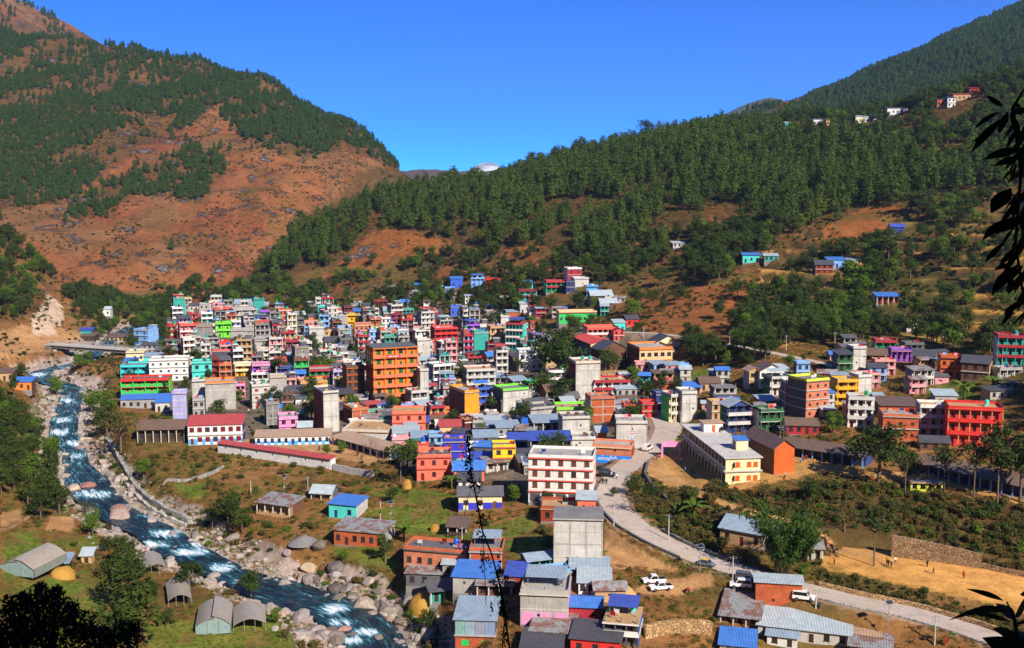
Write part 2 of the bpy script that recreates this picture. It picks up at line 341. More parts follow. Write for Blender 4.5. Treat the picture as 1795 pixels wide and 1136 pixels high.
def mk_road():
    b = NB('concrete_road'); p = b.pos()
    c = b.mix(b.noise(p, 0.15, 6, 0.7), (0.62, 0.50, 0.40), (0.46, 0.37, 0.31))
    c = b.mix(1.0, c, b.ramp(b.noise(p, 1.8, 5, 0.7), [(0.3, 0.8), (0.7, 1.1)]), 'MULTIPLY')
    c = b.mix(b.ramp(b.noise(p, 0.28, 6, 0.75), [(0.52, 0.0), (0.68, 0.5)]), c, (0.24, 0.18, 0.13)); c = b.mix(b.ramp(b.noise(p, 0.09, 4, 0.7), [(0.5, 0.0), (0.62, 0.45)]), c, (0.50, 0.34, 0.22))
    b.bsdf(c, 0.9, b.bump(b.noise(p, 4, 4), 0.03)); M['road'] = b.m
    b = NB('dirt_track'); c = b.mix(b.noise(p := b.pos(), 0.3, 6, 0.7), (0.62, 0.34, 0.13), (0.5, 0.27, 0.11)); b.bsdf(c, 0.95, b.bump(b.noise(p, 2, 4), 0.06)); M['dirt'] = b.m
    b = NB('stone_masonry'); p = b.pos()
    v = b.n('ShaderNodeTexVoronoi', feature='DISTANCE_TO_EDGE'); v.inputs['Scale'].default_value = 1.6; b.l(p, v.inputs['Vector'])
    v2 = b.n('ShaderNodeTexVoronoi'); v2.inputs['Scale'].default_value = 1.6; b.l(p, v2.inputs['Vector'])
    c = b.mix(1.0, b.ocol(), b.ramp(v2.outputs['Color'], [(0.1, 0.6), (0.9, 1.25)]), 'MULTIPLY')
    c = b.mix(b.ramp(v.outputs['Distance'], [(0.0, 0.7), (0.08, 0.0)]), c, (0.09, 0.075, 0.06))
    b.bsdf(c, 0.95, b.bump(b.ramp(v.outputs['Distance'], [(0.0, 0.0), (0.12, 1.0)]), 0.12)); M['masonry'] = b.m
def mk_water():
    b = NB('river_water'); p = b.pos(); at_ = b.n('ShaderNodeAttribute', attribute_name='foam').outputs['Fac']
    uv = b.n('ShaderNodeAttribute', attribute_name='flow').outputs['Vector']
    n1 = b.noise(b.scale(uv, (0.09, 0.55, 1)), 1.0, 6, 0.72); n2 = b.noise(b.scale(uv, (0.35, 1.6, 1)), 1.0, 5, 0.7)
    f = b.ramp(b.math('ADD', b.math('MULTIPLY', n1, 0.55), b.math('MULTIPLY', n2, 0.45)), [(0.36, 0.0), (0.66, 1.0)])
    f = b.math('ADD', b.math('MULTIPLY', f, 0.62), b.math('SUBTRACT', b.math('MULTIPLY', at_, 0.62), 0.22))
    foam = b.ramp(f, [(0.40, 0.0), (0.60, 1.0)])
    c = b.ramp(f, [(0.05, (0.005, 0.010, 0.014)), (0.26, (0.010, 0.030, 0.038)), (0.40, (0.025, 0.12, 0.15)), (0.50, (0.25, 0.48, 0.56)), (0.62, (0.86, 0.90, 0.92))])
    b.bsdf(c, b.ramp(foam, [(0.0, 0.12), (0.6, 0.6)]), b.bump(b.math('ADD', n2, b.noise(p, 2.5, 4)), 0.25), 0.0, 0.4); M['water'] = b.m
def mk_rockm():
    b = NB('river_boulder'); p = b.pos(); c = b.mix(b.orand(), (0.34, 0.28, 0.24), (0.52, 0.44, 0.38))
    c = b.mix(1.0, c, b.ocol(), 'MULTIPLY')
    c = b.mix(1.0, c, b.ramp(b.noise(p, 0.9, 6, 0.7), [(0.3, 0.6), (0.7, 1.15)]), 'MULTIPLY')
    b.bsdf(c, 0.9, b.bump(b.noise(p, 1.5, 6, 0.7), 0.25)); M['rock'] = b.m
def mk_leaf(nm, c1, c2, c3):
    b = NB(nm); g = b.n('ShaderNodeNewGeometry'); 
    r = b.orand(); c = b.mix(r, c1, c2)
    isl = b.n('ShaderNodeTexWhiteNoise', noise_dimensions='1D'); b.l(g.outputs['Random Per Island'], isl.inputs['W'])
    c = b.mix(b.math('MULTIPLY', isl.outputs['Value'], 0.55), c, c3)
    bs = b.bsdf(c, 0.7, None, 0.0, 0.15)
    tr = b.n('ShaderNodeBsdfTranslucent'); b.l(c, tr.inputs['Color']); ms = b.n('ShaderNodeMixShader'); ms.inputs[0].default_value = 0.25
    b.l(bs.outputs[0], ms.inputs[1]); b.l(tr.outputs[0], ms.inputs[2]); b.l(ms.outputs[0], b.out.inputs['Surface']); M[nm] = b.m
for f_ in (mk_paint, mk_concrete, mk_brick, mk_metal, mk_rust, mk_simple, mk_ground, mk_road, mk_water, mk_rockm): f_()
mk_leaf('pine_leaf', (0.024, 0.060, 0.010), (0.085, 0.125, 0.014), (0.13, 0.18, 0.02))
mk_leaf('bamboo_leaf', (0.035, 0.085, 0.012), (0.05, 0.10, 0.014), (0.09, 0.15, 0.02))
mk_leaf('far_pine_leaf', (0.028, 0.070, 0.016), (0.065, 0.11, 0.020), (0.085, 0.14, 0.026))
mk_leaf('broad_leaf', (0.022, 0.042, 0.009), (0.060, 0.090, 0.013), (0.085, 0.12, 0.018))
mk_leaf('bright_leaf', (0.06, 0.13, 0.012), (0.10, 0.17, 0.015), (0.17, 0.24, 0.02))
mk_leaf('dry_leaf', (0.10, 0.085, 0.022), (0.17, 0.10, 0.030), (0.09, 0.11, 0.02))
mk_leaf('yellow_leaf', (0.32, 0.22, 0.01), (0.20, 0.20, 0.01), (0.40, 0.30, 0.02))
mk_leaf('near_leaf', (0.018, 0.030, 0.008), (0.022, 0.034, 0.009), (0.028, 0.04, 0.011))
mk_leaf('dry_grass', (0.30, 0.145, 0.045), (0.38, 0.19, 0.055), (0.22, 0.14, 0.04))
mk_leaf('straw', (0.62, 0.34, 0.07), (0.70, 0.40, 0.09), (0.50, 0.26, 0.05))
b = NB('bark'); b.bsdf(b.mix(b.noise(b.pos(), 3, 4), (0.10, 0.065, 0.04), (0.20, 0.15, 0.11)), 0.95); M['bark'] = b.m
# ------------------------------------------------------------------ object helpers
def tag(o, label=None, cat=None, group=None, kind=None):
    if label: o['label'] = label
    if cat: o['category'] = cat
    if group: o['group'] = group
    if kind: o['kind'] = kind
    return o
def empty(name, loc=(0, 0, 0), rz=0.0):
    o = bpy.data.objects.new(name, None); col.objects.link(o); o.location = loc; o.rotation_euler = (0, 0, rz); o.empty_display_size = 0.3; return o
def mesh(name, verts, faces, mat=None, smooth=False):
    me = bpy.data.meshes.new(name); me.from_pydata([tuple(v) for v in verts], [], [tuple(f) for f in faces])
    if mat: me.materials.append(M[mat])
    if smooth: me.polygons.foreach_set('use_smooth', [True] * len(me.polygons))
    me.update(); return me
def put(name, me, parent=None, loc=(0, 0, 0), rot=(0, 0, 0), color=None, scale=None):
    o = bpy.data.objects.new(name, me); col.objects.link(o)
    o.location = loc; o.rotation_euler = rot
    if scale is not None: o.scale = (scale,) * 3 if isinstance(scale, (int, float)) else scale
    if parent: o.parent = parent
    if color: o.color = tuple(color) + (1,)
    return o
def copy_tree(o, parent=None):
    c = o.copy(); col.objects.link(c); c.parent = parent
    for ch in o.children: copy_tree(ch, c)
    return c
class MB:
    def __init__(s): s.v = []; s.f = []
    def box(s, x0, x1, y0, y1, z0, z1):
        n = len(s.v); s.v += [(x0, y0, z0), (x1, y0, z0), (x1, y1, z0), (x0, y1, z0), (x0, y0, z1), (x1, y0, z1), (x1, y1, z1), (x0, y1, z1)]
        s.f += [tuple(n + i for i in q) for q in ((3, 2, 1, 0), (4, 5, 6, 7), (0, 1, 5, 4), (1, 2, 6, 5), (2, 3, 7, 6), (3, 0, 4, 7))]; return s
    def tube(s, pts, rad, k=6):
        n0 = len(s.v); up = Vector((0, 0, 1)); L = len(pts)
        pts = [Vector(p) for p in pts]
        if isinstance(rad, (int, float)): rad = [rad] * L
        for i, p in enumerate(pts):
            d = (pts[min(i + 1, L - 1)] - pts[max(i - 1, 0)]).normalized()
            a = d.cross(up) if abs(d.z) < 0.95 else d.cross(Vector((1, 0, 0))); a.normalize(); b_ = d.cross(a)
            for j in range(k):
                t = 2 * math.pi * j / k; s.v.append(tuple(p + (a * math.cos(t) + b_ * math.sin(t)) * rad[i]))
        for i in range(L - 1):
            for j in range(k):
                a0 = n0 + i * k + j; a1 = n0 + i * k + (j + 1) % k; s.f.append((a0, a1, a1 + k, a0 + k))
        s.f.append(tuple(n0 + j for j in range(k))[::-1]); s.f.append(tuple(n0 + (L - 1) * k + j for j in range(k))); return s
    def lathe(s, prof, k=12, cx=0, cy=0):
        n0 = len(s.v)
        for r_, z in prof:
            for j in range(k):
                t = 2 * math.pi * j / k; s.v.append((cx + r_ * math.cos(t), cy + r_ * math.sin(t), z))
        for i in range(len(prof) - 1):
            for j in range(k):
                a0 = n0 + i * k + j; a1 = n0 + i * k + (j + 1) % k; s.f.append((a0, a1, a1 + k, a0 + k))
        s.f.append(tuple(n0 + j for j in range(k))[::-1]); s.f.append(tuple(n0 + (len(prof) - 1) * k + j for j in range(k))); return s
    def poly(s, *pts):
        n = len(s.v); s.v += [tuple(p) for p in pts]; s.f.append(tuple(range(n, n + len(pts)))); return s
    def prism(s, outline, axis, a, b_):
        """outline in the two other axes, extruded along axis from a to b_"""
        n = len(s.v); k = len(outline)
        for t in (a, b_):
            for p, q in outline:
                s.v.append({'x': (t, p, q), 'y': (p, t, q), 'z': (p, q, t)}[axis])
        s.f.append(tuple(range(n, n + k))); s.f.append(tuple(range(n + k, n + 2 * k))[::-1])
        for i in range(k):
            j = (i + 1) % k; s.f.append((n + i, n + k + i, n + k + j, n + j)[::-1][::-1])
        return s
    def mesh(s, name, mat=None, smooth=False):
        me = mesh(name, s.v, s.f, mat, smooth)
        bm = bmesh.new(); bm.from_mesh(me); bmesh.ops.recalc_face_normals(bm, faces=bm.faces); bm.to_mesh(me); bm.free(); return me
_boxes = {}
def boxm(w, d, h, mat, z0=0.0):
    """a box centred in x and y on its base, cached by size"""
    k = (round(w, 2), round(d, 2), round(h, 2), mat, round(z0, 2))
    if k not in _boxes: _boxes[k] = MB().box(-k[0] / 2, k[0] / 2, -k[1] / 2, k[1] / 2, k[4], k[4] + k[2]).mesh('box', mat)
    return _boxes[k]
# ------------------------------------------------------------------ the ground
FOREST = {
 'left_high': [(-80,20),(160,60),(300,92),(405,118),(412,165),(335,215),(250,258),(190,300),(140,345),(60,362),(-80,345)],
 'left_spur': [(385,118),(470,132),(560,178),(650,232),(712,300),(690,292),(605,262),(545,278),(470,262),(425,240),(392,205)],
 'left_tongue': [(140,345),(185,322),(250,298),(335,255),(345,272),(300,330),(270,345),(240,338),(180,378),(120,380)],
 'left_clump': [(345,265),(395,275),(392,302),(345,345),(305,352),(318,300)],
 'ridge': [(440,475),(530,385),(640,300),(740,290),(900,250),(1130,220),(1340,190),(1520,250),(1640,300),(1795,250),(2100,200),(2100,330),(1800,335),(1640,350),(1530,372),(1440,400),(1330,400),(1250,365),(1215,415),(1120,455),(1050,468),(990,440),(900,434),(840,440),(780,432),(720,428),(655,400),(625,440),(575,470),(480,485)],
 'far': [(1150,240),(1200,195),(1330,190),(1390,185),(1540,118),(1650,70),(1800,0),(2300,-300),(2300,200),(1640,210),(1450,230),(1300,240)],
}
BARE = [[(600,472),(640,412),(690,400),(750,408),(800,424),(760,450),(690,462),(640,486)], [(1060,500),(1180,478),(1230,505),(1320,485),(1320,560),(1275,600),(1150,592),(1090,560)], [(1440,402),(1530,358),(1605,366),(1560,402),(1450,432)], [(880,436),(950,430),(985,448),(950,480),(890,476)]]
LBAND = [(130,560),(120,515),(240,512),(480,488),(600,465),(760,450),(900,440),(1060,425),(1200,410),(1340,395),(1800,345),(2100,330),(2100,640),(1795,640),(1640,610),(1500,600),(1320,592),(1250,590),(1130,570),(1080,545),(960,550),(900,550),(760,556),(600,552),(500,540),(300,528),(230,590),(160,600)]
NEARHILL = [(-300,300),(-50,380),(20,398),(82,450),(98,492),(62,505),(60,535),(40,565),(-60,580),(-300,600)]
LBANK = [(-300,640),(0,690),(30,686),(62,730),(82,780),(122,800),(124,890),(90,905),(30,885),(-60,860),(-300,880)]
TOWN = [(215,625),(300,545),(420,535),(480,548),(600,560),(760,556),(900,560),(960,575),(1100,570),(1195,600),(1200,650),(1230,690),(1190,760),(1130,800),(1040,880),(925,885),(900,850),(800,845),(725,840),(690,800),(560,780),(440,780),(330,775),(300,735),(215,705)]
SCHOOL = [(1130,800),(1180,770),(1290,850),(1370,800),(1800,860),(1800,885),(1640,850),(1500,835),(1450,830),(1330,855),(1200,862),(1130,830)]
GREEN = [[(0,950),(70,925),(80,1000),(180,1010),(180,1060),(120,1136),(0,1080)], [(100,945),(170,935),(175,960),(110,965)], [(300,850),(365,845),(360,868),(320,875)], [(250,1090),(470,1080),(560,1136),(260,1160)], [(570,960),(660,950),(700,1000),(640,990)], [(640,890),(780,890),(820,930),(930,900),(940,930),(840,950),(700,930)], [(880,950),(960,935),(940,985),(900,985)], [(1020,1075),(1060,1060),(1060,1110),(1020,1110)], [(780,1020),(870,1020),(840,1045),(780,1045)], [(1215,645),(1260,650),(1240,672),(1200,665)], [(1590,690),(1660,672),(1740,700),(1650,700)],[(640,860),(700,850),(800,870),(790,890),(700,885)]]
DIRT = [[(1130,1015),(1250,1005),(1260,1030),(1180,1045),(1110,1040)], [(1060,920),(1150,975),(1200,1000),(1060,990)], [(-60,600),(40,570),(200,590),(215,603),(100,606),(60,620),(-60,640)], [(330,780),(560,760),(690,800),(650,815),(580,800),(390,775)], [(0,900),(40,890),(40,915),(0,930)], [(85,905),(135,905),(130,930),(85,930)]]
CLIFF = [[(60,560),(80,520),(110,540),(115,570),(90,585),(60,590)]]
def ground_colour(x, y, z):
    n = len(x); u, v, dd = project(x, y, z); r = np.hypot(x, y)
    behind = y < 20
    j = 9.0
    uj = u + (fbm(x / 14, y / 14, 3, 41) - 0.5) * 26; vj = v + (fbm(x / 14, y / 14, 3, 55) - 0.5) * 20
    c = np.tile(np.array([0.30, 0.142, 0.048]), (n, 1))           # dry grass and soil of the valley
    big = fbm(x / 40, y / 40, 4, 61)[:, None]
    c = c * (1 - sstep(0.45, 0.7, big)) + np.array([0.16, 0.115, 0.03]) * sstep(0.45, 0.7, big)
    def over(mask, colr, k=1.0):
        c[mask] = c[mask] * (1 - k) + np.array(colr) * k
    mt = (z > 12) & (r > 560) | (r > 760)
    hill = fbm(x / 120, y / 120, 4, 71)
    over(mt, (0.22, 0.085, 0.030))
    m2 = mt & (hill > 0.55); over(m2, (0.25, 0.115, 0.042), 0.8)
    lm = (r > 780) & (u < 760)
    over(lm, (0.31, 0.116, 0.043), 0.9); over(lm & (fbm(x / 60, y / 60, 4, 75) > 0.54), (0.26, 0.084, 0.034), 0.8); over(lm & (fbm(x / 35 + 9, y / 90, 4, 76) > 0.56), (0.27, 0.135, 0.055), 0.7); over(lm & (fbm(x / 28, y / 28, 4, 77) > 0.58), (0.19, 0.10, 0.036), 0.6)
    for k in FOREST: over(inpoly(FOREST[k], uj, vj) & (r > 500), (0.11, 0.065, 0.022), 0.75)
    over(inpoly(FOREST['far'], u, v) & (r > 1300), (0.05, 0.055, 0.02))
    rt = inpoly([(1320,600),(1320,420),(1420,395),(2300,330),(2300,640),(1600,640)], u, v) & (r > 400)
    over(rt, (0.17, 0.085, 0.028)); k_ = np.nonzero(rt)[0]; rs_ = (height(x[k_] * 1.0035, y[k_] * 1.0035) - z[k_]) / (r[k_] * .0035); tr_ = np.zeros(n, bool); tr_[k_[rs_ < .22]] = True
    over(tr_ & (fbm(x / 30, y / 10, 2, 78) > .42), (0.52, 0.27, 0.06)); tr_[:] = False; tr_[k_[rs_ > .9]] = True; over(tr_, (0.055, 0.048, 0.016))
    for b_ in BARE: over(inpoly(b_, uj, vj) & (r > 430), (0.33, 0.115, 0.032))
    over(inpoly(LBAND, uj, vj) & (r > 430) & (fbm(x / 30, y / 30, 4, 79) > 0.5), (0.13, 0.11, 0.03), 0.6)
    over(inpoly(NEARHILL, uj, vj) & (r < 800), (0.22, 0.11, 0.035))
    over(inpoly([(1180,880),(1500,850),(1800,880),(1800,1000),(1500,960),(1200,960)], uj, vj) & (r < 300), (0.13, 0.08, 0.028), 0.85)
    over(inpoly(TOWN, uj, vj) & (r < 760), (0.22, 0.16, 0.11)); over(inpoly(TOWN, uj, vj) & (r < 760) & (fbm(x / 6, y / 6, 3, 81) > .52), (0.13, 0.105, 0.075), .8)
    over(inpoly(SCHOOL, uj, vj) & (r < 330), (0.58, 0.30, 0.09))
    for g_ in GREEN:
        gm = inpoly(g_, uj, vj) & (r < 520) & ~behind; nn_ = fbm(x / 5, y / 9, 3, 85); over(gm, (0.15, 0.21, 0.024), 0.85); over(gm & (nn_ > .55), (0.20, 0.17, 0.035), .7); over(gm & (nn_ < .40), (0.25, 0.13, 0.045), .7)
    for g_ in DIRT: over(inpoly(g_, uj, vj) & (r < 720) & ~behind, (0.55, 0.29, 0.12), 0.9)
    for g_ in CLIFF: over(inpoly(g_, uj, vj) & (r < 800), (0.70, 0.50, 0.34), 0.95)
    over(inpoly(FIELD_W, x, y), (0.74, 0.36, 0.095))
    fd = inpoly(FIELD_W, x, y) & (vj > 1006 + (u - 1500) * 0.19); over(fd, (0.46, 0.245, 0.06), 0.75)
    for rd in (PATH1,):
        d, (rz, rw) = polydist(rd, x, y); over(d < rw + 0.5, (0.62, 0.33, 0.12))
    for rd in (ROAD1, ROAD2, ROAD3):
        d, (rz, rw) = polydist(rd, x, y); over(d < rw + 1.6, (0.40, 0.26, 0.16), 0.85)
    d, (rz, rw) = polydist(RIV, x, y)
    st = (d < rw + 7 + 7 * fbm(x / 12, y / 12, 2, 88)) & (r < 800) & (z < rz + 3.2); over(st, (0.44, 0.33, 0.26))
    rock = (sstep(620, 800, r) * (mt) * (u < 1000) * np.where(inpoly(FOREST['ridge'], u, v), 0.15, 1.0)) + 0.0
    rock = np.where((u > 760) & mt, rock * 0.25, rock)
    rgh = 0.25 + 0.75 * sstep(500, 900, r)
    rgh = np.where(inpoly(FIELD_W, x, y), 0.03, rgh)
    rgh = np.where((inpoly(TOWN, u, v) | inpoly(SCHOOL, u, v)) & (r < 760), 0.08, rgh)
    return c, np.clip(rock, 0, 1), rgh
def build_ground():
    az = np.concatenate([np.radians(np.linspace(-180, -36, 40, endpoint=False)), np.radians(np.linspace(-36, -28, 30, endpoint=False)), np.radians(np.linspace(-28, 28, 470, endpoint=False)),
                         np.radians(np.linspace(28, 36, 30, endpoint=False)), np.radians(np.linspace(36, 180, 41))])
    rr = np.concatenate([np.geomspace(2, 170, 34, endpoint=False), np.linspace(170, 420, 270, endpoint=False), np.geomspace(420, 1000, 190, endpoint=False), np.geomspace(1000, 2600, 130, endpoint=False), np.geomspace(2600, 6500, 24)])
    na, nr_ = len(az), len(rr)
    X = (np.sin(az)[None] * rr[:, None]).ravel(); Y = (np.cos(az)[None] * rr[:, None]).ravel()
    zz = height(X, Y)
    idx = np.arange(na * nr_).reshape(nr_, na)
    q = np.stack([idx[:-1, :-1], idx[:-1, 1:], idx[1:, 1:], idx[1:, :-1]], -1).reshape(-1, 4)[:, ::-1]
    me = bpy.data.meshes.new('ground'); me.vertices.add(len(X)); me.vertices.foreach_set('co', np.stack([X, Y, zz], 1).ravel())
    me.loops.add(q.size); me.loops.foreach_set('vertex_index', q.ravel().astype(np.int32))
    me.polygons.add(len(q)); me.polygons.foreach_set('loop_start', np.arange(0, q.size, 4, dtype=np.int32))
    me.polygons.foreach_set('use_smooth', np.ones(len(q), bool))
    me.update(calc_edges=True); me.validate()
    c, rk, rg_ = ground_colour(X, Y, zz)
    ca = me.color_attributes.new('ground', 'FLOAT_COLOR', 'POINT'); ca.data.foreach_set('color', np.concatenate([c, np.ones((len(c), 1))], 1).ravel())
    ra = me.attributes.new('rock', 'FLOAT', 'POINT'); ra.data.foreach_set('value', rk)
    ra = me.attributes.new('rough', 'FLOAT', 'POINT'); ra.data.foreach_set('value', rg_)
    me.materials.append(M['ground'])
    o = put('ground', me); o['kind'] = 'structure'
    return (X, Y, zz, az, rr)
GROUND = build_ground()
# depth of the visible ground, for knowing what the viewer can see
_GZ = GROUND[2].reshape(len(GROUND[4]), len(GROUND[3])); _SL = np.maximum.accumulate((_GZ - CZ) / GROUND[4][:, None], axis=0)
def visible(x, y, z):
    a = np.arctan2(x, y); r = np.hypot(x, y)
    i = np.clip(np.searchsorted(GROUND[4], r) - 2, 0, len(GROUND[4]) - 1); k = np.clip(np.searchsorted(GROUND[3], a), 0, len(GROUND[3]) - 1)
    return (z - CZ) / r > _SL[i, k] - 0.002
def ribbon(name, rd, mat, lift, wscale=1.0, n=160, kind='structure'):
    P = np.array(rd); seg = np.hypot(np.diff(P[:, 0]), np.diff(P[:, 1])); s = np.append(0, np.cumsum(seg)); t = np.linspace(0, s[-1], n)
    # smooth centre line
    q = [np.interp(t, s, P[:, k]) for k in range(4)]
    for _ in range(3):
        for k in range(4): q[k][1:-1] = (q[k][:-2] + 2 * q[k][1:-1] + q[k][2:]) / 4
    dx, dy = np.gradient(q[0]), np.gradient(q[1]); L = np.hypot(dx, dy); nx, ny = -dy / L, dx / L
    mb = MB()
    for i in range(n):
        w = q[3][i] * wscale
        for e in (-1, -0.5, 0, 0.5, 1):
            x, y = q[0][i] + nx[i] * w * e, q[1][i] + ny[i] * w * e
            mb.v.append((x, y, q[2][i] + lift))
    for i in range(n - 1):
        for e in range(4):
            a = i * 5 + e; mb.f.append((a, a + 5, a + 6, a + 1))
    o = put(name, mesh(name, mb.v, mb.f, mat, True)); o['kind'] = kind; return o, q, (nx, ny)
RD1, RQ1, RN1 = ribbon('road', ROAD1, 'road', 0.14)
ribbon('hillside_road', ROAD2, 'road', 0.16)
ribbon('town_street', ROAD3, 'road', 0.16)
def build_river():
    P = np.array(RIV); s = np.append(0, np.cumsum(np.hypot(np.diff(P[:, 0]), np.diff(P[:, 1])))); n = 520; t = np.linspace(0, s[-1], n)
    q = [np.interp(t, s, P[:, k]) for k in range(4)]
    for _ in range(8):
        for k in range(4): q[k][1:-1] = (q[k][:-2] + 2 * q[k][1:-1] + q[k][2:]) / 4
    dx, dy = np.gradient(q[0]), np.gradient(q[1]); L = np.hypot(dx, dy); nx, ny = -dy / L, dx / L
    m = 33; e = np.linspace(-1, 1, m)
    wv = q[3] * 1.12 + 0.8
    X = q[0][:, None] + nx[:, None] * wv[:, None] * e; Y = q[1][:, None] + ny[:, None] * wv[:, None] * e
    T = t[:, None] + 0 * e; S = wv[:, None] * e
    u, v, dd = project(X, Y, q[2][:, None] + 0 * X)
    rap = np.zeros(X.shape)
    for uu, vv, rx, ry, k in ((68,657,22,6,0.9),(110,644,18,4,0.6),(145,682,20,5,0.6),(120,702,22,7,0.9),(110,736,26,8,0.9),(105,758,26,8,1.0),(128,778,22,9,0.95),(135,800,20,8,0.8),(160,866,40,9,0.9),(225,888,24,7,0.8),(260,905,24,6,0.7),(290,935,40,9,1.0),(270,955,34,8,1.0),(330,968,40,10,1.0),(350,955,30,8,0.8),(390,995,28,10,1.0),(588,1068,34,14,1.0),(600,1090,30,10,0.9),(640,1108,30,9,0.9),(620,1122,36,10,0.85)):
        rap = np.maximum(rap, k * np.exp(-(((u - uu) / rx) ** 2 + ((v - vv) / ry) ** 2)))
    rap = np.maximum(rap * 1.0, 0.26 + 0.14 * (q[1][:, None] > 330))
    wob = (fbm(T / 3.2, S / 1.1, 3, 5) - 0.5) * (0.25 + 1.1 * rap) + (fbm(T / 9, S / 4, 2, 8) - 0.5) * 0.3
    Zw = q[2][:, None] + wob
    idx = np.arange(n * m).reshape(n, m); f = np.stack([idx[:-1, :-1], idx[1:, :-1], idx[1:, 1:], idx[:-1, 1:]], -1).reshape(-1, 4)
    me = mesh('river', np.stack([X, Y, Zw], -1).reshape(-1, 3), f, 'water', True)
    a = me.attributes.new('foam', 'FLOAT', 'POINT'); a.data.foreach_set('value', rap.ravel())
    a = me.attributes.new('flow', 'FLOAT_VECTOR', 'POINT'); a.data.foreach_set('vector', np.stack([T, S, 0 * T], -1).ravel())
    bm = bmesh.new(); bm.from_mesh(me); bmesh.ops.recalc_face_normals(bm, faces=bm.faces); bm.to_mesh(me); bm.free()
    o = put('river', me); o['kind'] = 'structure'
build_river()
def far_mass(name, pts, Y0, depth, mat, seed, amp):
    """a far mountain: a heightfield with a measured crest"""
    us = np.linspace(pts[0][0], pts[-1][0], 90); vs = np.interp(us, [p[0] for p in pts], [p[1] for p in pts])
    V = []; n = 14; rows = []
    for k in range(-n, n + 1):
        f = abs(k) / n; Y = Y0 + k / n * depth
        row = []
        for u, v in zip(us, vs):
            x, _, zc = at(u, v, Y0); 
            row.append((x, Y, zc - (zc + 60) * f ** 0.9))
        rows.append(row)
    A_ = np.array(rows); A_[..., 2] += (fbm(A_[..., 0] / amp / 6, A_[..., 1] / amp / 6, 5, seed) - 0.5) * amp * np.minimum(1, 0.25 + np.abs(np.linspace(-1, 1, 2 * n + 1))[:, None])
    idx = np.arange(A_.shape[0] * 90).reshape(-1, 90); f = np.stack([idx[:-1, :-1], idx[:-1, 1:], idx[1:, 1:], idx[1:, :-1]], -1).reshape(-1, 4)
    o = put(name, mesh(name, A_.reshape(-1, 3), f, mat, True)); o['kind'] = 'structure'; return o
b = NB('snow_slope'); p_ = b.pos(); b.bsdf(b.mix(b.ramp(b.noise(p_, 0.004, 6, 0.7), [(0.5, 0.0), (0.62, 1.0)]), (0.85, 0.86, 0.9), (0.35, 0.34, 0.36)), 0.8, b.bump(b.noise(p_, 0.006, 6, 0.7), 60.0)); M['snow'] = b.m
b = NB('far_wooded_slope'); p_ = b.pos(); b.bsdf(b.mix(b.noise(p_, 0.01, 6, 0.7), (0.05, 0.07, 0.03), (0.14, 0.10, 0.06)), 0.95); M['farwood'] = b.m
far_mass('snow_mountain', [(640,370),(720,330),(790,312),(820,300),(838,288),(850,284),(872,287),(885,300),(930,330),(1000,380)], 7500, 1500, 'snow', 3, 120)
far_mass('far_hill', [(1180,260),(1260,205),(1300,186),(1330,175),(1350,171),(1372,175),(1400,192),(1460,230),(1600,300)], 4600, 900, 'farwood', 5, 60)
# ------------------------------------------------------------------ vegetation
def leaf_faces(cen, nrm, size, aspect, rs, droop=0.0):
    n = len(cen); nrm = nrm / (np.linalg.norm(nrm, axis=1, keepdims=True) + 1e-9)
    t = rs.normal(size=(n, 3)); t[:, 2] -= droop
    t -= (t * nrm).sum(1, keepdims=True) * nrm; t /= np.linalg.norm(t, axis=1, keepdims=True) + 1e-9
    b_ = np.cross(nrm, t); s = size * (0.6 + 0.8 * rs.rand(n, 1))
    v = np.stack([cen - t * s, cen + b_ * s * aspect, cen + t * s, cen - b_ * s * aspect], 1).reshape(-1, 3)
    return v, np.arange(4 * n).reshape(n, 4)
def qmesh(name, v, f, mats, midx=None):
    me = bpy.data.meshes.new(name); me.vertices.add(len(v)); me.vertices.foreach_set('co', np.asarray(v, np.float32).ravel())
    me.loops.add(f.size); me.loops.foreach_set('vertex_index', f.ravel().astype(np.int32)); me.polygons.add(len(f)); me.polygons.foreach_set('loop_start', np.arange(0, f.size, 4, dtype=np.int32))
    for m in mats: me.materials.append(M[m])
    if midx is not None: me.polygons.foreach_set('material_index', midx.astype(np.int32))
    me.update(calc_edges=True); return me
def tubes_q(branches, k=5):
    V, F = [], []
    for pts, rad in branches:
        mb = MB().tube(pts, rad, k); n = len(V); V += mb.v; F += [tuple(n + i for i in f) for f in mb.f if len(f) == 4]
    return np.array(V), np.array(F)
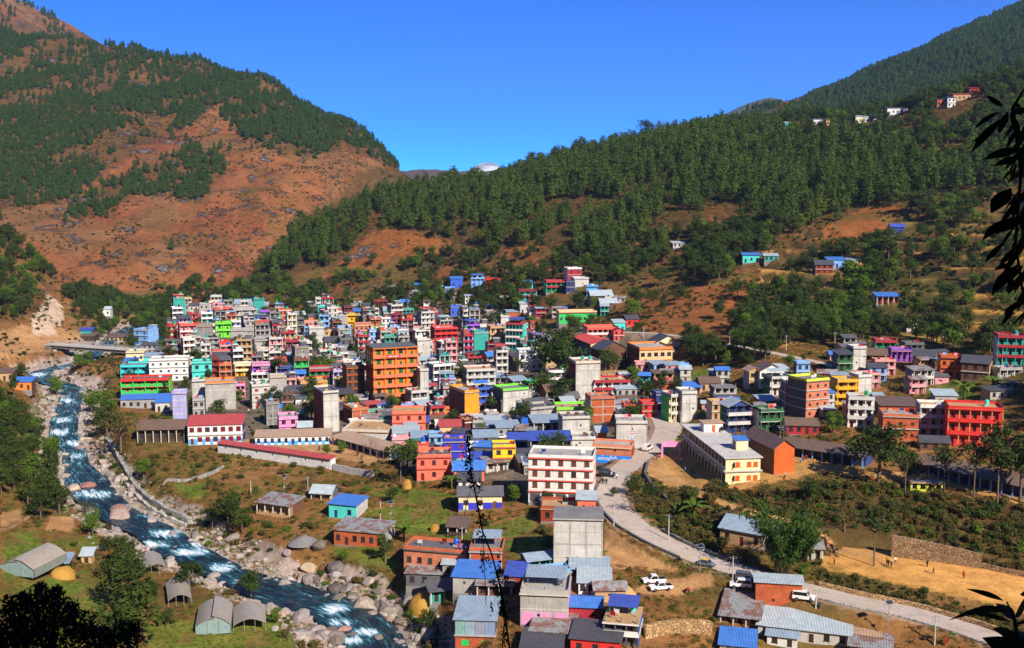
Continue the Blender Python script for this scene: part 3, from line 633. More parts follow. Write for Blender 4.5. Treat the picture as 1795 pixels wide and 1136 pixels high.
def crown_points(kind, n, rs):
    if kind == 'pine':
        nl = 13; cen = []; nr = []
        for i in range(nl):
            h = 0.24 + 0.74 * i / (nl - 1); rad = 0.215 * (1 - ((h - 0.24) / 0.78) ** 1.6) ** 0.75 * (0.8 + 0.4 * rs.rand()) + 0.012
            k = max(3, int(9 * rad / 0.21))
            a0 = rs.rand() * 6.28
            for j in range(k):
                a = a0 + 6.28 * j / k + rs.normal() * 0.25; rr = rad * (0.55 + 0.5 * rs.rand()); c = np.array([math.cos(a) * rr, math.sin(a) * rr, h + rs.normal() * 0.018])
                m = max(4, int(n / (nl * 6)))
                p = c + rs.normal(size=(m, 3)) * np.array([0.042, 0.042, 0.03]); cen.append(p)
                nr.append((p - np.array([0, 0, h - 0.12])) + rs.normal(size=(m, 3)) * 0.10)
        return np.concatenate(cen), np.concatenate(nr)
    blobs = []
    nb = {'broad': 20, 'round': 16, 'tall': 22, 'bush': 9, 'flat': 14}[kind]
    for i in range(nb):
        d = rs.normal(size=3); d /= np.linalg.norm(d); r_ = rs.rand() ** 0.4
        if kind == 'broad': c = np.array([0, 0, 0.62]) + d * r_ * np.array([0.33, 0.33, 0.27]); br = 0.10 + 0.07 * rs.rand()
        elif kind == 'round': c = np.array([0, 0, 0.55]) + d * r_ * np.array([0.28, 0.28, 0.30]); br = 0.13 + 0.05 * rs.rand()
        elif kind == 'tall': c = np.array([0, 0, 0.60]) + d * r_ * np.array([0.17, 0.17, 0.34]); br = 0.07 + 0.06 * rs.rand()
        elif kind == 'flat': c = np.array([0, 0, 0.80]) + d * r_ * np.array([0.30, 0.30, 0.13]); br = 0.08 + 0.06 * rs.rand()
        else: c = np.array([0, 0, 0.30]) + d * r_ * np.array([0.42, 0.42, 0.22]); c[2] = max(c[2], 0.15); br = 0.20 + 0.10 * rs.rand()
        blobs.append((c, br))
    cen = []; nr = []
    for c, br in blobs:
        m = int(n / nb); d = rs.normal(size=(m, 3)); d /= np.linalg.norm(d, axis=1, keepdims=True)
        p = c + d * br * (0.55 + 0.5 * rs.rand(m, 1)) * np.array([1, 1, 0.85]); cen.append(p); nr.append(d + rs.normal(size=(m, 3)) * 0.45 + np.array([0, 0, 0.3]))
    return np.concatenate(cen), np.concatenate(nr)
def make_tree(kind, mat, n, leaf, seed, asp=0.55):
    rs = np.random.RandomState(seed)
    cen, nr = crown_points(kind, n, rs)
    v, f = leaf_faces(cen, nr, leaf, asp, rs)
    crown = qmesh('crown', v, f, [mat])
    br = []
    if kind == 'pine':
        br = [([(0, 0, -0.06), (0.004, 0, 0.4), (0, 0.003, 0.97)], [0.016, 0.012, 0.003])]
    elif kind == 'bush':
        for i in range(5):
            a = 6.28 * i / 5; br.append(([(0, 0, -0.1), (0.12 * math.cos(a), 0.12 * math.sin(a), 0.2), (0.25 * math.cos(a), 0.25 * math.sin(a), 0.42)], [0.03, 0.02, 0.008]))
    else:
        top = {'broad': 0.62, 'round': 0.55, 'tall': 0.85, 'flat': 0.8}[kind]; lo = {'broad': 0.3, 'round': 0.24, 'tall': 0.25, 'flat': 0.55}[kind]
        br = [([(0, 0, -0.06), (0.01, 0.0, lo), (0.0, 0.02, top)], [0.026, 0.020, 0.008] if kind != 'flat' else [0.013, 0.010, 0.005])]
        for i in range(6):
            a = 6.28 * i / 6 + rs.rand(); rr = 0.2 if kind != 'tall' else 0.1
            z0 = lo + 0.15 * rs.rand(); br.append(([(0, 0, z0), (rr * 0.5 * math.cos(a), rr * 0.5 * math.sin(a), z0 + 0.10), (rr * 1.2 * math.cos(a), rr * 1.2 * math.sin(a), z0 + 0.22)], [0.012, 0.009, 0.004]))
    tv, tf = tubes_q(br)
    trunk = qmesh('trunk', tv, tf, ['bark'])
    both = qmesh('tree', np.concatenate([v, tv]), np.concatenate([f, tf + len(v)]), [mat, 'bark'], np.append(np.zeros(len(f)), np.ones(len(tf))))
    return {'crown': crown, 'trunk': trunk, 'both': both}
T = {}
T['pine'] = [make_tree('pine', 'pine_leaf', 560, 0.042, 100 + i, 0.42) for i in range(5)]
T['farpine'] = [make_tree('pine', 'far_pine_leaf', 300, 0.06, 130 + i, 0.5) for i in range(4)]
T['broad'] = [make_tree('broad', 'broad_leaf', 1500, 0.028, 200 + i) for i in range(4)]
T['round'] = [make_tree('round', 'broad_leaf', 1500, 0.028, 220 + i) for i in range(2)] + [make_tree('round', 'bright_leaf', 1500, 0.028, 230 + i) for i in range(2)]
T['bright'] = [make_tree('round', 'bright_leaf', 1900, 0.024, 240 + i) for i in range(2)]
T['tall'] = [make_tree('tall', 'broad_leaf', 1300, 0.024, 250 + i) for i in range(3)]
T['flat'] = [make_tree('flat', 'broad_leaf', 800, 0.022, 260 + i) for i in range(2)]
T['bush'] = [make_tree('bush', m, 420, 0.075, 300 + i) for i, m in enumerate(['broad_leaf', 'dry_leaf', 'bright_leaf', 'dry_leaf', 'broad_leaf', 'dry_leaf'])]
T['drytree'] = [make_tree('broad', 'dry_leaf', 700, 0.022, 320 + i) for i in range(2)]
def make_bare(seed):
    rs = random.Random(seed); br = []
    def grow(p, d, L, r_, dep):
        q = p + d * L; mid = (p + q) / 2 + Vector((rs.gauss(0, .04), rs.gauss(0, .04), 0)) * L
        br.append(([p, mid, q], [r_, r_ * 0.85, r_ * 0.65]))
        if dep == 0: return
        for _ in range(3 if dep > 1 else 4):
            e = (d + Vector((rs.gauss(0, .55), rs.gauss(0, .55), rs.gauss(0.1, .25)))).normalized(); grow(p + d * L * rs.uniform(0.6, 1.0), e, L * rs.uniform(0.5, 0.75), r_ * 0.5, dep - 1)
    grow(Vector((0, 0, -0.05)), Vector((0, 0, 1)), 0.42, 0.02, 4)
    v, f = tubes_q(br, 3); return {'crown': None, 'trunk': qmesh('trunk', v, f, ['bark'])}
T['bare'] = [make_bare(5), make_bare(8)]
def make_bamboo(seed):
    rs = np.random.RandomState(seed); br = []; cen = []; nr = []
    for i in range(34):
        a = rs.rand() * 6.28; b0 = np.array([math.cos(a), math.sin(a), 0]) * 0.10 * rs.rand(); lean = 0.16 + 0.30 * rs.rand(); hh = 0.7 + 0.35 * rs.rand()
        pts = [tuple(b0 + np.array([math.cos(a) * lean * t ** 2.2, math.sin(a) * lean * t ** 2.2, hh * (t - 0.12 * t ** 3)])) for t in (0, .3, .6, .85, 1)]
        br.append((pts, [0.006, 0.006, 0.005, 0.003, 0.001]))
        for t in np.linspace(0.3, 1, 16):
            c = b0 + np.array([math.cos(a) * lean * t ** 2.2, math.sin(a) * lean * t ** 2.2, hh * (t - 0.12 * t ** 3)])
            cen.append(c + rs.normal(size=(9, 3)) * np.array([.045, .045, .04])); nr.append(rs.normal(size=(9, 3)) + np.array([0, 0, .4]))
    v, f = leaf_faces(np.concatenate(cen), np.concatenate(nr), 0.035, 0.28, rs, 1.2)
    tv, tf = tubes_q(br, 4); return {'crown': qmesh('crown', v, f, ['bamboo_leaf']), 'trunk': qmesh('trunk', tv, tf, ['bark'])}
T['bamboo'] = [make_bamboo(3), make_bamboo(4)]
def make_banana(seed):
    rs = random.Random(seed); V = []; F = []
    for i in range(8):
        a = 6.28 * i / 8 + rs.random(); L = rs.uniform(.55, .8); n = len(V); el = rs.uniform(.5, 1.25)
        for k in range(7):
            t = k / 6; rr = L * t * math.cos(el) + 0.12 * t * t; z = 0.45 + L * t * math.sin(el) - 0.38 * t ** 2.5; w = 0.085 * math.sin(math.pi * min(1, t * 0.92 + .06)) + .006
            c = Vector((math.cos(a) * rr, math.sin(a) * rr, z)); sd = Vector((-math.sin(a), math.cos(a), 0)) * w
            V += [c - sd + Vector((0, 0, -.02)), c, c + sd + Vector((0, 0, -.02))]
        for k in range(6):
            b0 = n + 3 * k; F += [(b0, b0 + 1, b0 + 4, b0 + 3), (b0 + 1, b0 + 2, b0 + 5, b0 + 4)]
    tv, tf = tubes_q([([(0, 0, -.05), (0, 0, .3), (0, 0, .5)], [.05, .042, .025])], 6)
    return {'crown': qmesh('crown', np.array(V), np.array(F), ['bright_leaf']), 'trunk': qmesh('trunk', tv, tf, ['bright_leaf'])}
T['banana'] = [make_banana(2), make_banana(6)]
def tree(name, var, loc, h, label, cat, group=None, rz=None, wide=1.0):
    e = empty(name, loc, rnd.random() * 6.28 if rz is None else rz); tag(e, label, cat, group)
    e.scale = (h * wide, h * wide, h)
    if var['crown']: put('crown', var['crown'], e)
    put('trunk', var['trunk'], e); return e
_src = bpy.data.collections.new('tree_sources')
def scatter(name, variants, pts, scl, rot, vi, kind='stuff', label=None, cat=None):
    """one object: many small plants or stones set on points"""
    cl = bpy.data.collections.new(name + '_source')
    for i, me in enumerate(variants):
        o = bpy.data.objects.new('%s_source_%02d' % (name, i), me); cl.objects.link(o)
    me = bpy.data.meshes.new(name); me.vertices.add(len(pts)); me.vertices.foreach_set('co', np.asarray(pts, np.float32).ravel())
    for an, ty, arr in (('sc', 'FLOAT', scl), ('rz', 'FLOAT', rot), ('vi', 'INT', vi)):
        a = me.attributes.new(an, ty, 'POINT'); a.data.foreach_set('value', np.asarray(arr, np.int32 if ty == 'INT' else np.float32))
    o = put(name, me); o['kind'] = kind
    if label: o['label'] = label
    if cat: o['category'] = cat
    g = bpy.data.node_groups.new(name + '_scatter', 'GeometryNodeTree')
    g.interface.new_socket('Geometry', in_out='INPUT', socket_type='NodeSocketGeometry'); g.interface.new_socket('Geometry', in_out='OUTPUT', socket_type='NodeSocketGeometry')
    N = g.nodes.new; gi, go = N('NodeGroupInput'), N('NodeGroupOutput'); ip = N('GeometryNodeInstanceOnPoints'); ci = N('GeometryNodeCollectionInfo')
    ci.inputs[0].default_value = cl; ci.inputs['Separate Children'].default_value = True; ci.inputs['Reset Children'].default_value = True
    def att(n_, t):
        a = N('GeometryNodeInputNamedAttribute'); a.data_type = t; a.inputs[0].default_value = n_; return a.outputs[0]
    cx = N('ShaderNodeCombineXYZ'); g.links.new(att('rz', 'FLOAT'), cx.inputs[2])
    ip.inputs['Pick Instance'].default_value = True
    g.links.new(gi.outputs[0], ip.inputs['Points']); g.links.new(ci.outputs[0], ip.inputs['Instance']); g.links.new(att('vi', 'INT'), ip.inputs['Instance Index'])
    g.links.new(cx.outputs[0], ip.inputs['Rotation']); g.links.new(att('sc', 'FLOAT'), ip.inputs['Scale']); g.links.new(ip.outputs[0], go.inputs[0])
    md = o.modifiers.new('scatter', 'NODES'); md.node_group = g
    return o
def grid_pts(x0, x1, y0, y1, s, seed):
    rs = np.random.RandomState(seed); gx, gy = np.meshgrid(np.arange(x0, x1, s), np.arange(y0, y1, s)); 
    x = gx.ravel() + rs.uniform(-.48, .48, gx.size) * s; y = gy.ravel() + rs.uniform(-.48, .48, gx.size) * s
    k = np.abs(np.arctan2(x, y)) < R(31); return x[k], y[k], rs
HOUSE_SPOTS = []          # (x, y, radius) kept clear of wild plants; filled by the buildings
def clear_of_houses(x, y, extra=0.0):
    ok = np.ones(len(x), bool)
    for hx, hy, hr in HOUSE_SPOTS: ok &= np.hypot(x - hx, y - hy) > hr + extra
    return ok
def roads_clear(x, y, m=1.0):
    ok = np.ones(len(x), bool)
    for rd in (ROAD1, ROAD2, ROAD3):
        d, (rz, rw) = polydist(rd, x, y); ok &= d > rw + m
    d, (rz, rw) = polydist(RIV, x, y); ok &= (d > rw + 3)
    d, (rz, rw) = polydist(PATH1, x, y); ok &= d > rw + .3
    ok &= ~inpoly(FIELD_W, x, y); return ok
def pick_largest(size, vis, n):
    o = np.argsort(-np.where(vis, size, 0)); m = np.zeros(len(size), bool); m[o[:n]] = True; return m & vis
def build_woods():
    # pines on the ridge
    x, y, rs = grid_pts(-420, 620, 470, 1000, 6.2, 1); z = height(x, y); u, v, d = project(x, y, z)
    uj = u + rs.normal(size=len(u)) * 6; vj = v + rs.normal(size=len(u)) * 5
    k = inpoly(FOREST['ridge'], uj, vj + 6); 
    for b_ in BARE: k &= ~inpoly(b_, uj, vj)
    k &= (fbm(x / 26, y / 26, 3, 91) + 0.16 * (v < 350)) > 0.38
    k &= ~(inpoly([(1080,430),(1130,425),(1260,350),(1440,395),(1300,420),(1200,430)], u, v) & (rs.rand(len(u)) < .72))
    band = inpoly([(1200,215),(1795,120),(1795,230),(1560,240),(1300,250)], u, v) & (d < 1000); k &= ~(band & (rs.rand(len(u)) < .72))
    x, y, z, u, v, d = (a[k] for a in (x, y, z, u, v, d)); h = rs.uniform(8.5, 17.5, len(x)) * (0.8 + 0.4 * fbm(x / 30, y / 30, 2, 93))
    vis = visible(x, y, z + h * .7) & (u > -10) & (u < 1805) & clear_of_houses(x, y, 2)
    ind = pick_largest(h / d, vis, 300)
    for i in np.nonzero(ind)[0]:
        pl = 'at the tip of the ridge' if u[i] < 640 else 'above the left half of the town' if u[i] < 850 else 'above the right half of the town' if u[i] < 1150 else 'on the slope above the upper road' if v[i] > 330 else 'high on the slope left of the ridge village' if u[i] < 1400 else 'high on the slope below the ridge village'
        tree('pine_tree', T['pine'][rs.randint(5)], (x[i], y[i], z[i]), h[i], ('tall pine tree ' if h[i] > 15 else 'pine tree ') + pl, 'tree', ('tall pines ' if h[i] > 15 else 'pines ') + pl)
    o = clear_of_houses(x, y, 2) & ~ind
    mixd = rs.rand(o.sum()) < .16; vi_ = np.where(mixd, rs.randint(5, 9, o.sum()), rs.randint(0, 5, o.sum()))
    scatter('pine_wood', [t['both'] for t in T['pine'] + T['broad'][:2] + T['tall'][:1] + T['drytree'][:1]], np.stack([x, y, z], 1)[o], h[o] * np.where(mixd, rs.uniform(.55, .85, o.sum()), 1), rs.rand(o.sum()) * 6.28, vi_, label='dense green pine wood covering the ridge above the town', cat='wood')
    # pines on the bare mountain, and its scattered shrubs
    x, y, rs = grid_pts(-1000, 60, 800, 1750, 5.6, 2); z = height(x, y); u, v, d = project(x, y, z); k = np.zeros(len(x), bool)
    uj = u + rs.normal(size=len(u)) * 5; vj = v + rs.normal(size=len(u)) * 4
    for nm in ('left_high', 'left_spur', 'left_tongue', 'left_clump'):
        kk = inpoly(FOREST[nm], uj, vj)
        if nm == 'left_high': kk &= (.6 * fbm(x / 55, y / 55, 4, 95) + .4 * fbm(x / 14, y / 14, 3, 195) + 0.10 * (u < 160) * (v > 170)) > (0.43 + 0.05 * (v < 190))
        else: kk &= fbm(x / 16, y / 16, 3, 196) > .34
        k |= kk
    k |= (rs.rand(len(u)) < .08 * sstep(.55, .7, fbm(x / 60, y / 60, 3, 197)) * (v < 330) + .004) & (u < 760)
    k |= (u < 420) & (v < 175) & (rs.rand(len(u)) < .16)
    k |= inpoly([(-200,-200),(20,0),(150,55),(160,75),(0,40),(-200,30)], u, v) & (fbm(x / 50, y / 50, 3, 96) > .5) & (rs.rand(len(u)) < .5)
    x, y, z, u, v, d = (a[k] for a in (x, y, z, u, v, d)); h = rs.uniform(6.5, 10.5, len(x))
    scatter('mountain_pine_wood', [t['both'] for t in T['farpine']], np.stack([x, y, z - .3], 1), h, rs.rand(len(x)) * 6.28, rs.randint(0, 4, len(x)), label='patches of pine wood on the red brown mountain across the river', cat='wood')
    x, y, rs = grid_pts(-1000, -330, 1600, 2500, 12, 3); z = height(x, y); k = fbm(x / 70, y / 70, 3, 98) > .5
    x2, y2, rs = grid_pts(100, 1500, 1050, 2500, 7.6, 4); z2 = height(x2, y2); u, v, d = project(x2, y2, z2)
    k2 = inpoly(FOREST['far'], u, v) & ((v < 200) | (rs.rand(len(u)) < .6)); k2 &= ~inpoly([(1290,200),(1350,190),(1400,196),(1350,206)], u, v)
    X = np.append(x[k], x2[k2]); Y = np.append(y[k], y2[k2]); Zz = np.append(z[k], z2[k2])
    scatter('far_pine_wood', [t['both'] for t in T['farpine']], np.stack([X, Y, Zz - .3], 1), rs.uniform(8, 14, len(X)), rs.rand(len(X)) * 6.28, rs.randint(0, 4, len(X)), label='unbroken pine wood on the far blue green mountain', cat='wood')
    # broadleaf trees of the hill foot, terraces and banks
    x, y, rs = grid_pts(-420, 480, 190, 960, 5.6, 5); z = height(x, y); u, v, d = project(x, y, z); r = np.hypot(x, y)
    nz = fbm(x / 28, y / 28, 3, 97)
    k = inpoly(LBAND, u, v) & (r > 420) & (nz > np.where(u > 1050, .35, .39))
    k |= inpoly([(1180,260),(1340,185),(1600,170),(1795,110),(2200,60),(2200,300),(1795,290),(1640,310),(1520,260),(1340,235)], u, v) & (r > 600) & (r < 1050) & (nz > .34)
    for b_ in BARE: k &= ~(inpoly(b_, u, v) & (rs.rand(len(u)) < .9))
    k |= inpoly([(1290,600),(1330,470),(1420,420),(1560,520),(1600,590),(1480,610),(1340,620)], u, v) & (r > 430) & (nz > .34)
    k &= ~(inpoly([(1560,430),(2000,350),(2000,620),(1640,600)], u, v) & (rs.rand(len(u)) < .72))
    k |= inpoly(TOWN, u, v) & (r < 700) & (rs.rand(len(u)) < .10)
    k |= inpoly(NEARHILL, u, v) & (r < 800) & (nz > .25)
    k |= inpoly(LBANK, u, v) & (r < 470) & (nz > .36)
    k |= inpoly([(110,520),(240,515),(330,535),(300,560),(290,600),(240,575),(140,560)], u, v) & (r < 860) & (nz > .38)
    k |= inpoly([(1195,600),(1340,620),(1440,645),(1400,660),(1300,650),(1230,645),(1200,640)], u, v) & (nz > .36)
    k |= inpoly([(-400,560),(-20,700),(-20,1000),(-400,1100)], u, v) & (nz > .45)
    k |= inpoly([(1800,600),(2200,500),(2200,1000),(1830,980)], u, v) & (nz > .5)
    k &= roads_clear(x, y, 1.5) & clear_of_houses(x, y, 1.0)
    x, y, z, u, v, d = (a[k] for a in (x, y, z, u, v, d)); h = rs.uniform(5.0, 11.5, len(x)) * (0.75 + .5 * fbm(x / 20, y / 20, 2, 92)) * np.where((u > 1050) & (v < 620), 1.15, 1.0); h[(u < 130) & (v > 640)] *= .9
    kinds = ['broad', 'round', 'tall', 'round', 'broad']
    vis = visible(x, y, z + h * .6) & (u > -5) & (u < 1800)
    ind = pick_largest(h / d, vis, 260)
    V = T['broad'] + T['round'] + T['tall']; VN = ['broad dark'] * 4 + ['round dark'] * 2 + ['round light'] * 2 + ['slender dark'] * 3
    hmed = np.median(h[ind]) if ind.any() else 7
    for i in np.nonzero(ind)[0]:
        pl = ('on the left bank of the river', 'left river bank') if u[i] < 140 and v[i] > 620 else ('on the slope by the gorge', 'gorge slope') if u[i] < 140 else ('at the foot of the ridge behind the town', 'ridge foot') if u[i] < 1100 else ('below the upper road beside the school', 'upper road side') if v[i] > 600 else ('among the hillside terraces above the upper road', 'hillside terraces')
        j = rs.randint(len(V)); ad = ('large ' if h[i] > hmed else 'small ') + VN[j]
        tree('leafy_tree', V[j], (x[i], y[i], z[i]), h[i], ad + ' green tree ' + pl[0], 'tree', ad + ' leafy trees of the ' + pl[1], wide=rs.uniform(.9, 1.3))
    o = ~ind
    scatter('leafy_thicket', [t['both'] for t in V], np.stack([x, y, z], 1)[o], h[o], rs.rand(o.sum()) * 6.28, rs.randint(0, len(V), o.sum()), label='leafy green thicket at the foot of the hills', cat='thicket')
    # shrubs and rough grass tufts
    x, y, rs = grid_pts(-330, 330, 185, 700, 3.0, 6); z = height(x, y); u, v, d = project(x, y, z); r = np.hypot(x, y); nz = fbm(x / 13, y / 13, 3, 87)
    k = (nz > np.where(u < 1050, .48, .53)) & (~inpoly(TOWN, u, v) | (rs.rand(len(u)) < .3)) & ~inpoly(SCHOOL, u, v)
    dense = inpoly([(1110,880),(1150,870),(1260,850),(1350,870),(1500,845),(1800,890),(1800,1000),(1560,920),(1420,910),(1340,910),(1260,975),(1180,940)], u, v); k |= dense & (nz > .20)
    k |= inpoly([(1425,1000),(1520,1015),(1600,1035),(1795,1085),(1830,1140),(1795,1125),(1600,1066),(1440,1036)], u, v)
    k |= inpoly([(1095,835),(1150,830),(1180,880),(1120,880)], u, v)
    k |= inpoly([(330,790),(400,790),(580,825),(720,850),(700,880),(560,850),(400,840)], u, v) & (nz > .50)
    for g_ in GREEN + DIRT: k &= ~(inpoly(g_, u, v) & (rs.rand(len(u)) < .93))
    k &= roads_clear(x, y, 1.0) & clear_of_houses(x, y, .5)
    x, y, z, u, dense = (a[k] for a in (x, y, z, u, dense))
    hedge = (u > 1420) & (z < 2.2) & (y < 240); h = np.where(dense | hedge, rs.uniform(1.2, 3.8, len(x)), rs.uniform(.6, 2.4, len(x)) * rs.uniform(.6, 1.3, len(x))); rightp = u > 1080; h = np.where(hedge, h * .75, h)
    vi = np.where(rs.rand(len(x)) < np.where(dense, .58, .55), rs.choice([1, 3, 5], len(x)), rs.choice([0, 2, 4], len(x)))
    scatter('shrubs', [t['both'] for t in T['bush']], np.stack([x, y, z], 1), h, rs.rand(len(x)) * 6.28, vi, label='dry and green shrubs scattered over the valley slopes', cat='shrubs')
    x, y, rs = grid_pts(0, 170, 188, 320, 1.7, 16); z = height(x, y); u, v, d = project(x, y, z)
    k = inpoly([(1110,880),(1150,870),(1260,850),(1350,870),(1500,845),(1800,890),(1830,1015),(1720,984),(1560,928),(1420,910),(1340,910),(1260,975),(1180,940)], u, v) | inpoly([(1425,1000),(1520,1015),(1600,1035),(1795,1085),(1850,1150),(1795,1130),(1600,1068),(1440,1036)], u, v)
    k &= roads_clear(x, y, .9) & clear_of_houses(x, y, 0); x, y, z = (a[k] for a in (x, y, z))
    scatter('bank_shrubs', [t['both'] for t in T['bush']], np.stack([x, y, z], 1), rs.uniform(.6, 2.0, len(x)), rs.rand(len(x)) * 6.28, rs.choice([0, 1, 1, 3, 3, 4, 5, 5], len(x)), label='thick brown and olive shrubs on the banks by the football field', cat='shrubs')
    x, y, rs = grid_pts(-500, 420, 480, 1300, 5.0, 8); z = height(x, y); u, v, d = project(x, y, z); nz = fbm(x / 22, y / 22, 3, 89)
    k = (nz > np.where(u < 700, .55, .47)) & (np.hypot(x, y) > 480)
    for b_ in BARE: k &= ~(inpoly(b_, u, v) & (rs.rand(len(u)) < .85))
    k &= (np.hypot(x, y) > 480) & ~inpoly(TOWN, u, v) & (v > 180) & roads_clear(x, y, 2) & clear_of_houses(x, y, 1)
    x, y, z, u = (a[k] for a in (x, y, z, u))
    scatter('hillside_shrubs', [t['both'] for t in T['bush']], np.stack([x, y, z], 1), rs.uniform(.9, 2.8, len(x)), rs.rand(len(x)) * 6.28, rs.choice([0, 1, 3, 4, 5], len(x)), label='low shrubs dotted over the dry hillsides', cat='shrubs')
def build_grass():
    """dry and green tufts over the open ground"""
    V = []
    for i, m in enumerate(['dry_leaf', 'dry_grass', 'dry_grass', 'bright_leaf']):
        rs = np.random.RandomState(400 + i); n = 46; c = rs.normal(size=(n, 3)) * np.array([.42, .42, .0]); c[:, 2] = rs.uniform(.05, .35, n); nr = rs.normal(size=(n, 3)) * np.array([1, 1, .25]); v, f = leaf_faces(c, nr, .34, .16, rs, -1.2); V.append(qmesh('tuft', v, f, [m]))
    x, y, rs = grid_pts(-260, 260, 186, 470, 1.25, 12); z = height(x, y); u, v, d = project(x, y, z); nz = fbm(x / 7, y / 7, 3, 187)
    gr = np.zeros(len(x), bool)
    for g_ in GREEN: gr |= inpoly(g_, u, v)
    k = ((nz > .40) | gr) & ~inpoly(TOWN, u, v) & ~inpoly(SCHOOL, u, v) & roads_clear(x, y, .3) & clear_of_houses(x, y, -.5) & (u > -60) & (u < 1860)
    for g_ in DIRT: k &= ~inpoly(g_, u, v)
    x, y, z, gr, u = (a[k] for a in (x, y, z, gr, u))
    vi = np.where(gr, 3, np.where(rs.rand(len(x)) < .2, 3, rs.randint(0, 3, len(x))))
    scatter('rough_grass', V, np.stack([x, y, z - .04], 1), rs.uniform(.35, 1.1, len(x)) * np.where(gr, .6, 1), rs.rand(len(x)) * 6.28, vi, label='dry rough grass over the open valley ground', cat='grass')
    x, y, rs = grid_pts(-480, 430, 470, 1050, 2.6, 14); z = height(x, y); u, v, d = project(x, y, z); nz = fbm(x / 15, y / 15, 3, 188)
    k = (nz > .47) & ~inpoly([(1330,455),(1420,400),(1560,380),(1900,350),(1900,640),(1700,630),(1600,600),(1500,590),(1420,560),(1340,520)], u, v)
    for b_ in BARE: k &= ~(inpoly(b_, u, v) & (rs.rand(len(u)) < .8))
    k &= ~inpoly(TOWN, u, v) & roads_clear(x, y, .5) & (u > -40) & (u < 1840) & (u > 420)
    x, y, z = (a[k] for a in (x, y, z))
    scatter('hillside_grass', V, np.stack([x, y, z - .05], 1), rs.uniform(.7, 1.7, len(x)), rs.rand(len(x)) * 6.28, rs.choice([0, 0, 1, 2, 3], len(x)), label='dry brown grass on the hillside', cat='grass')
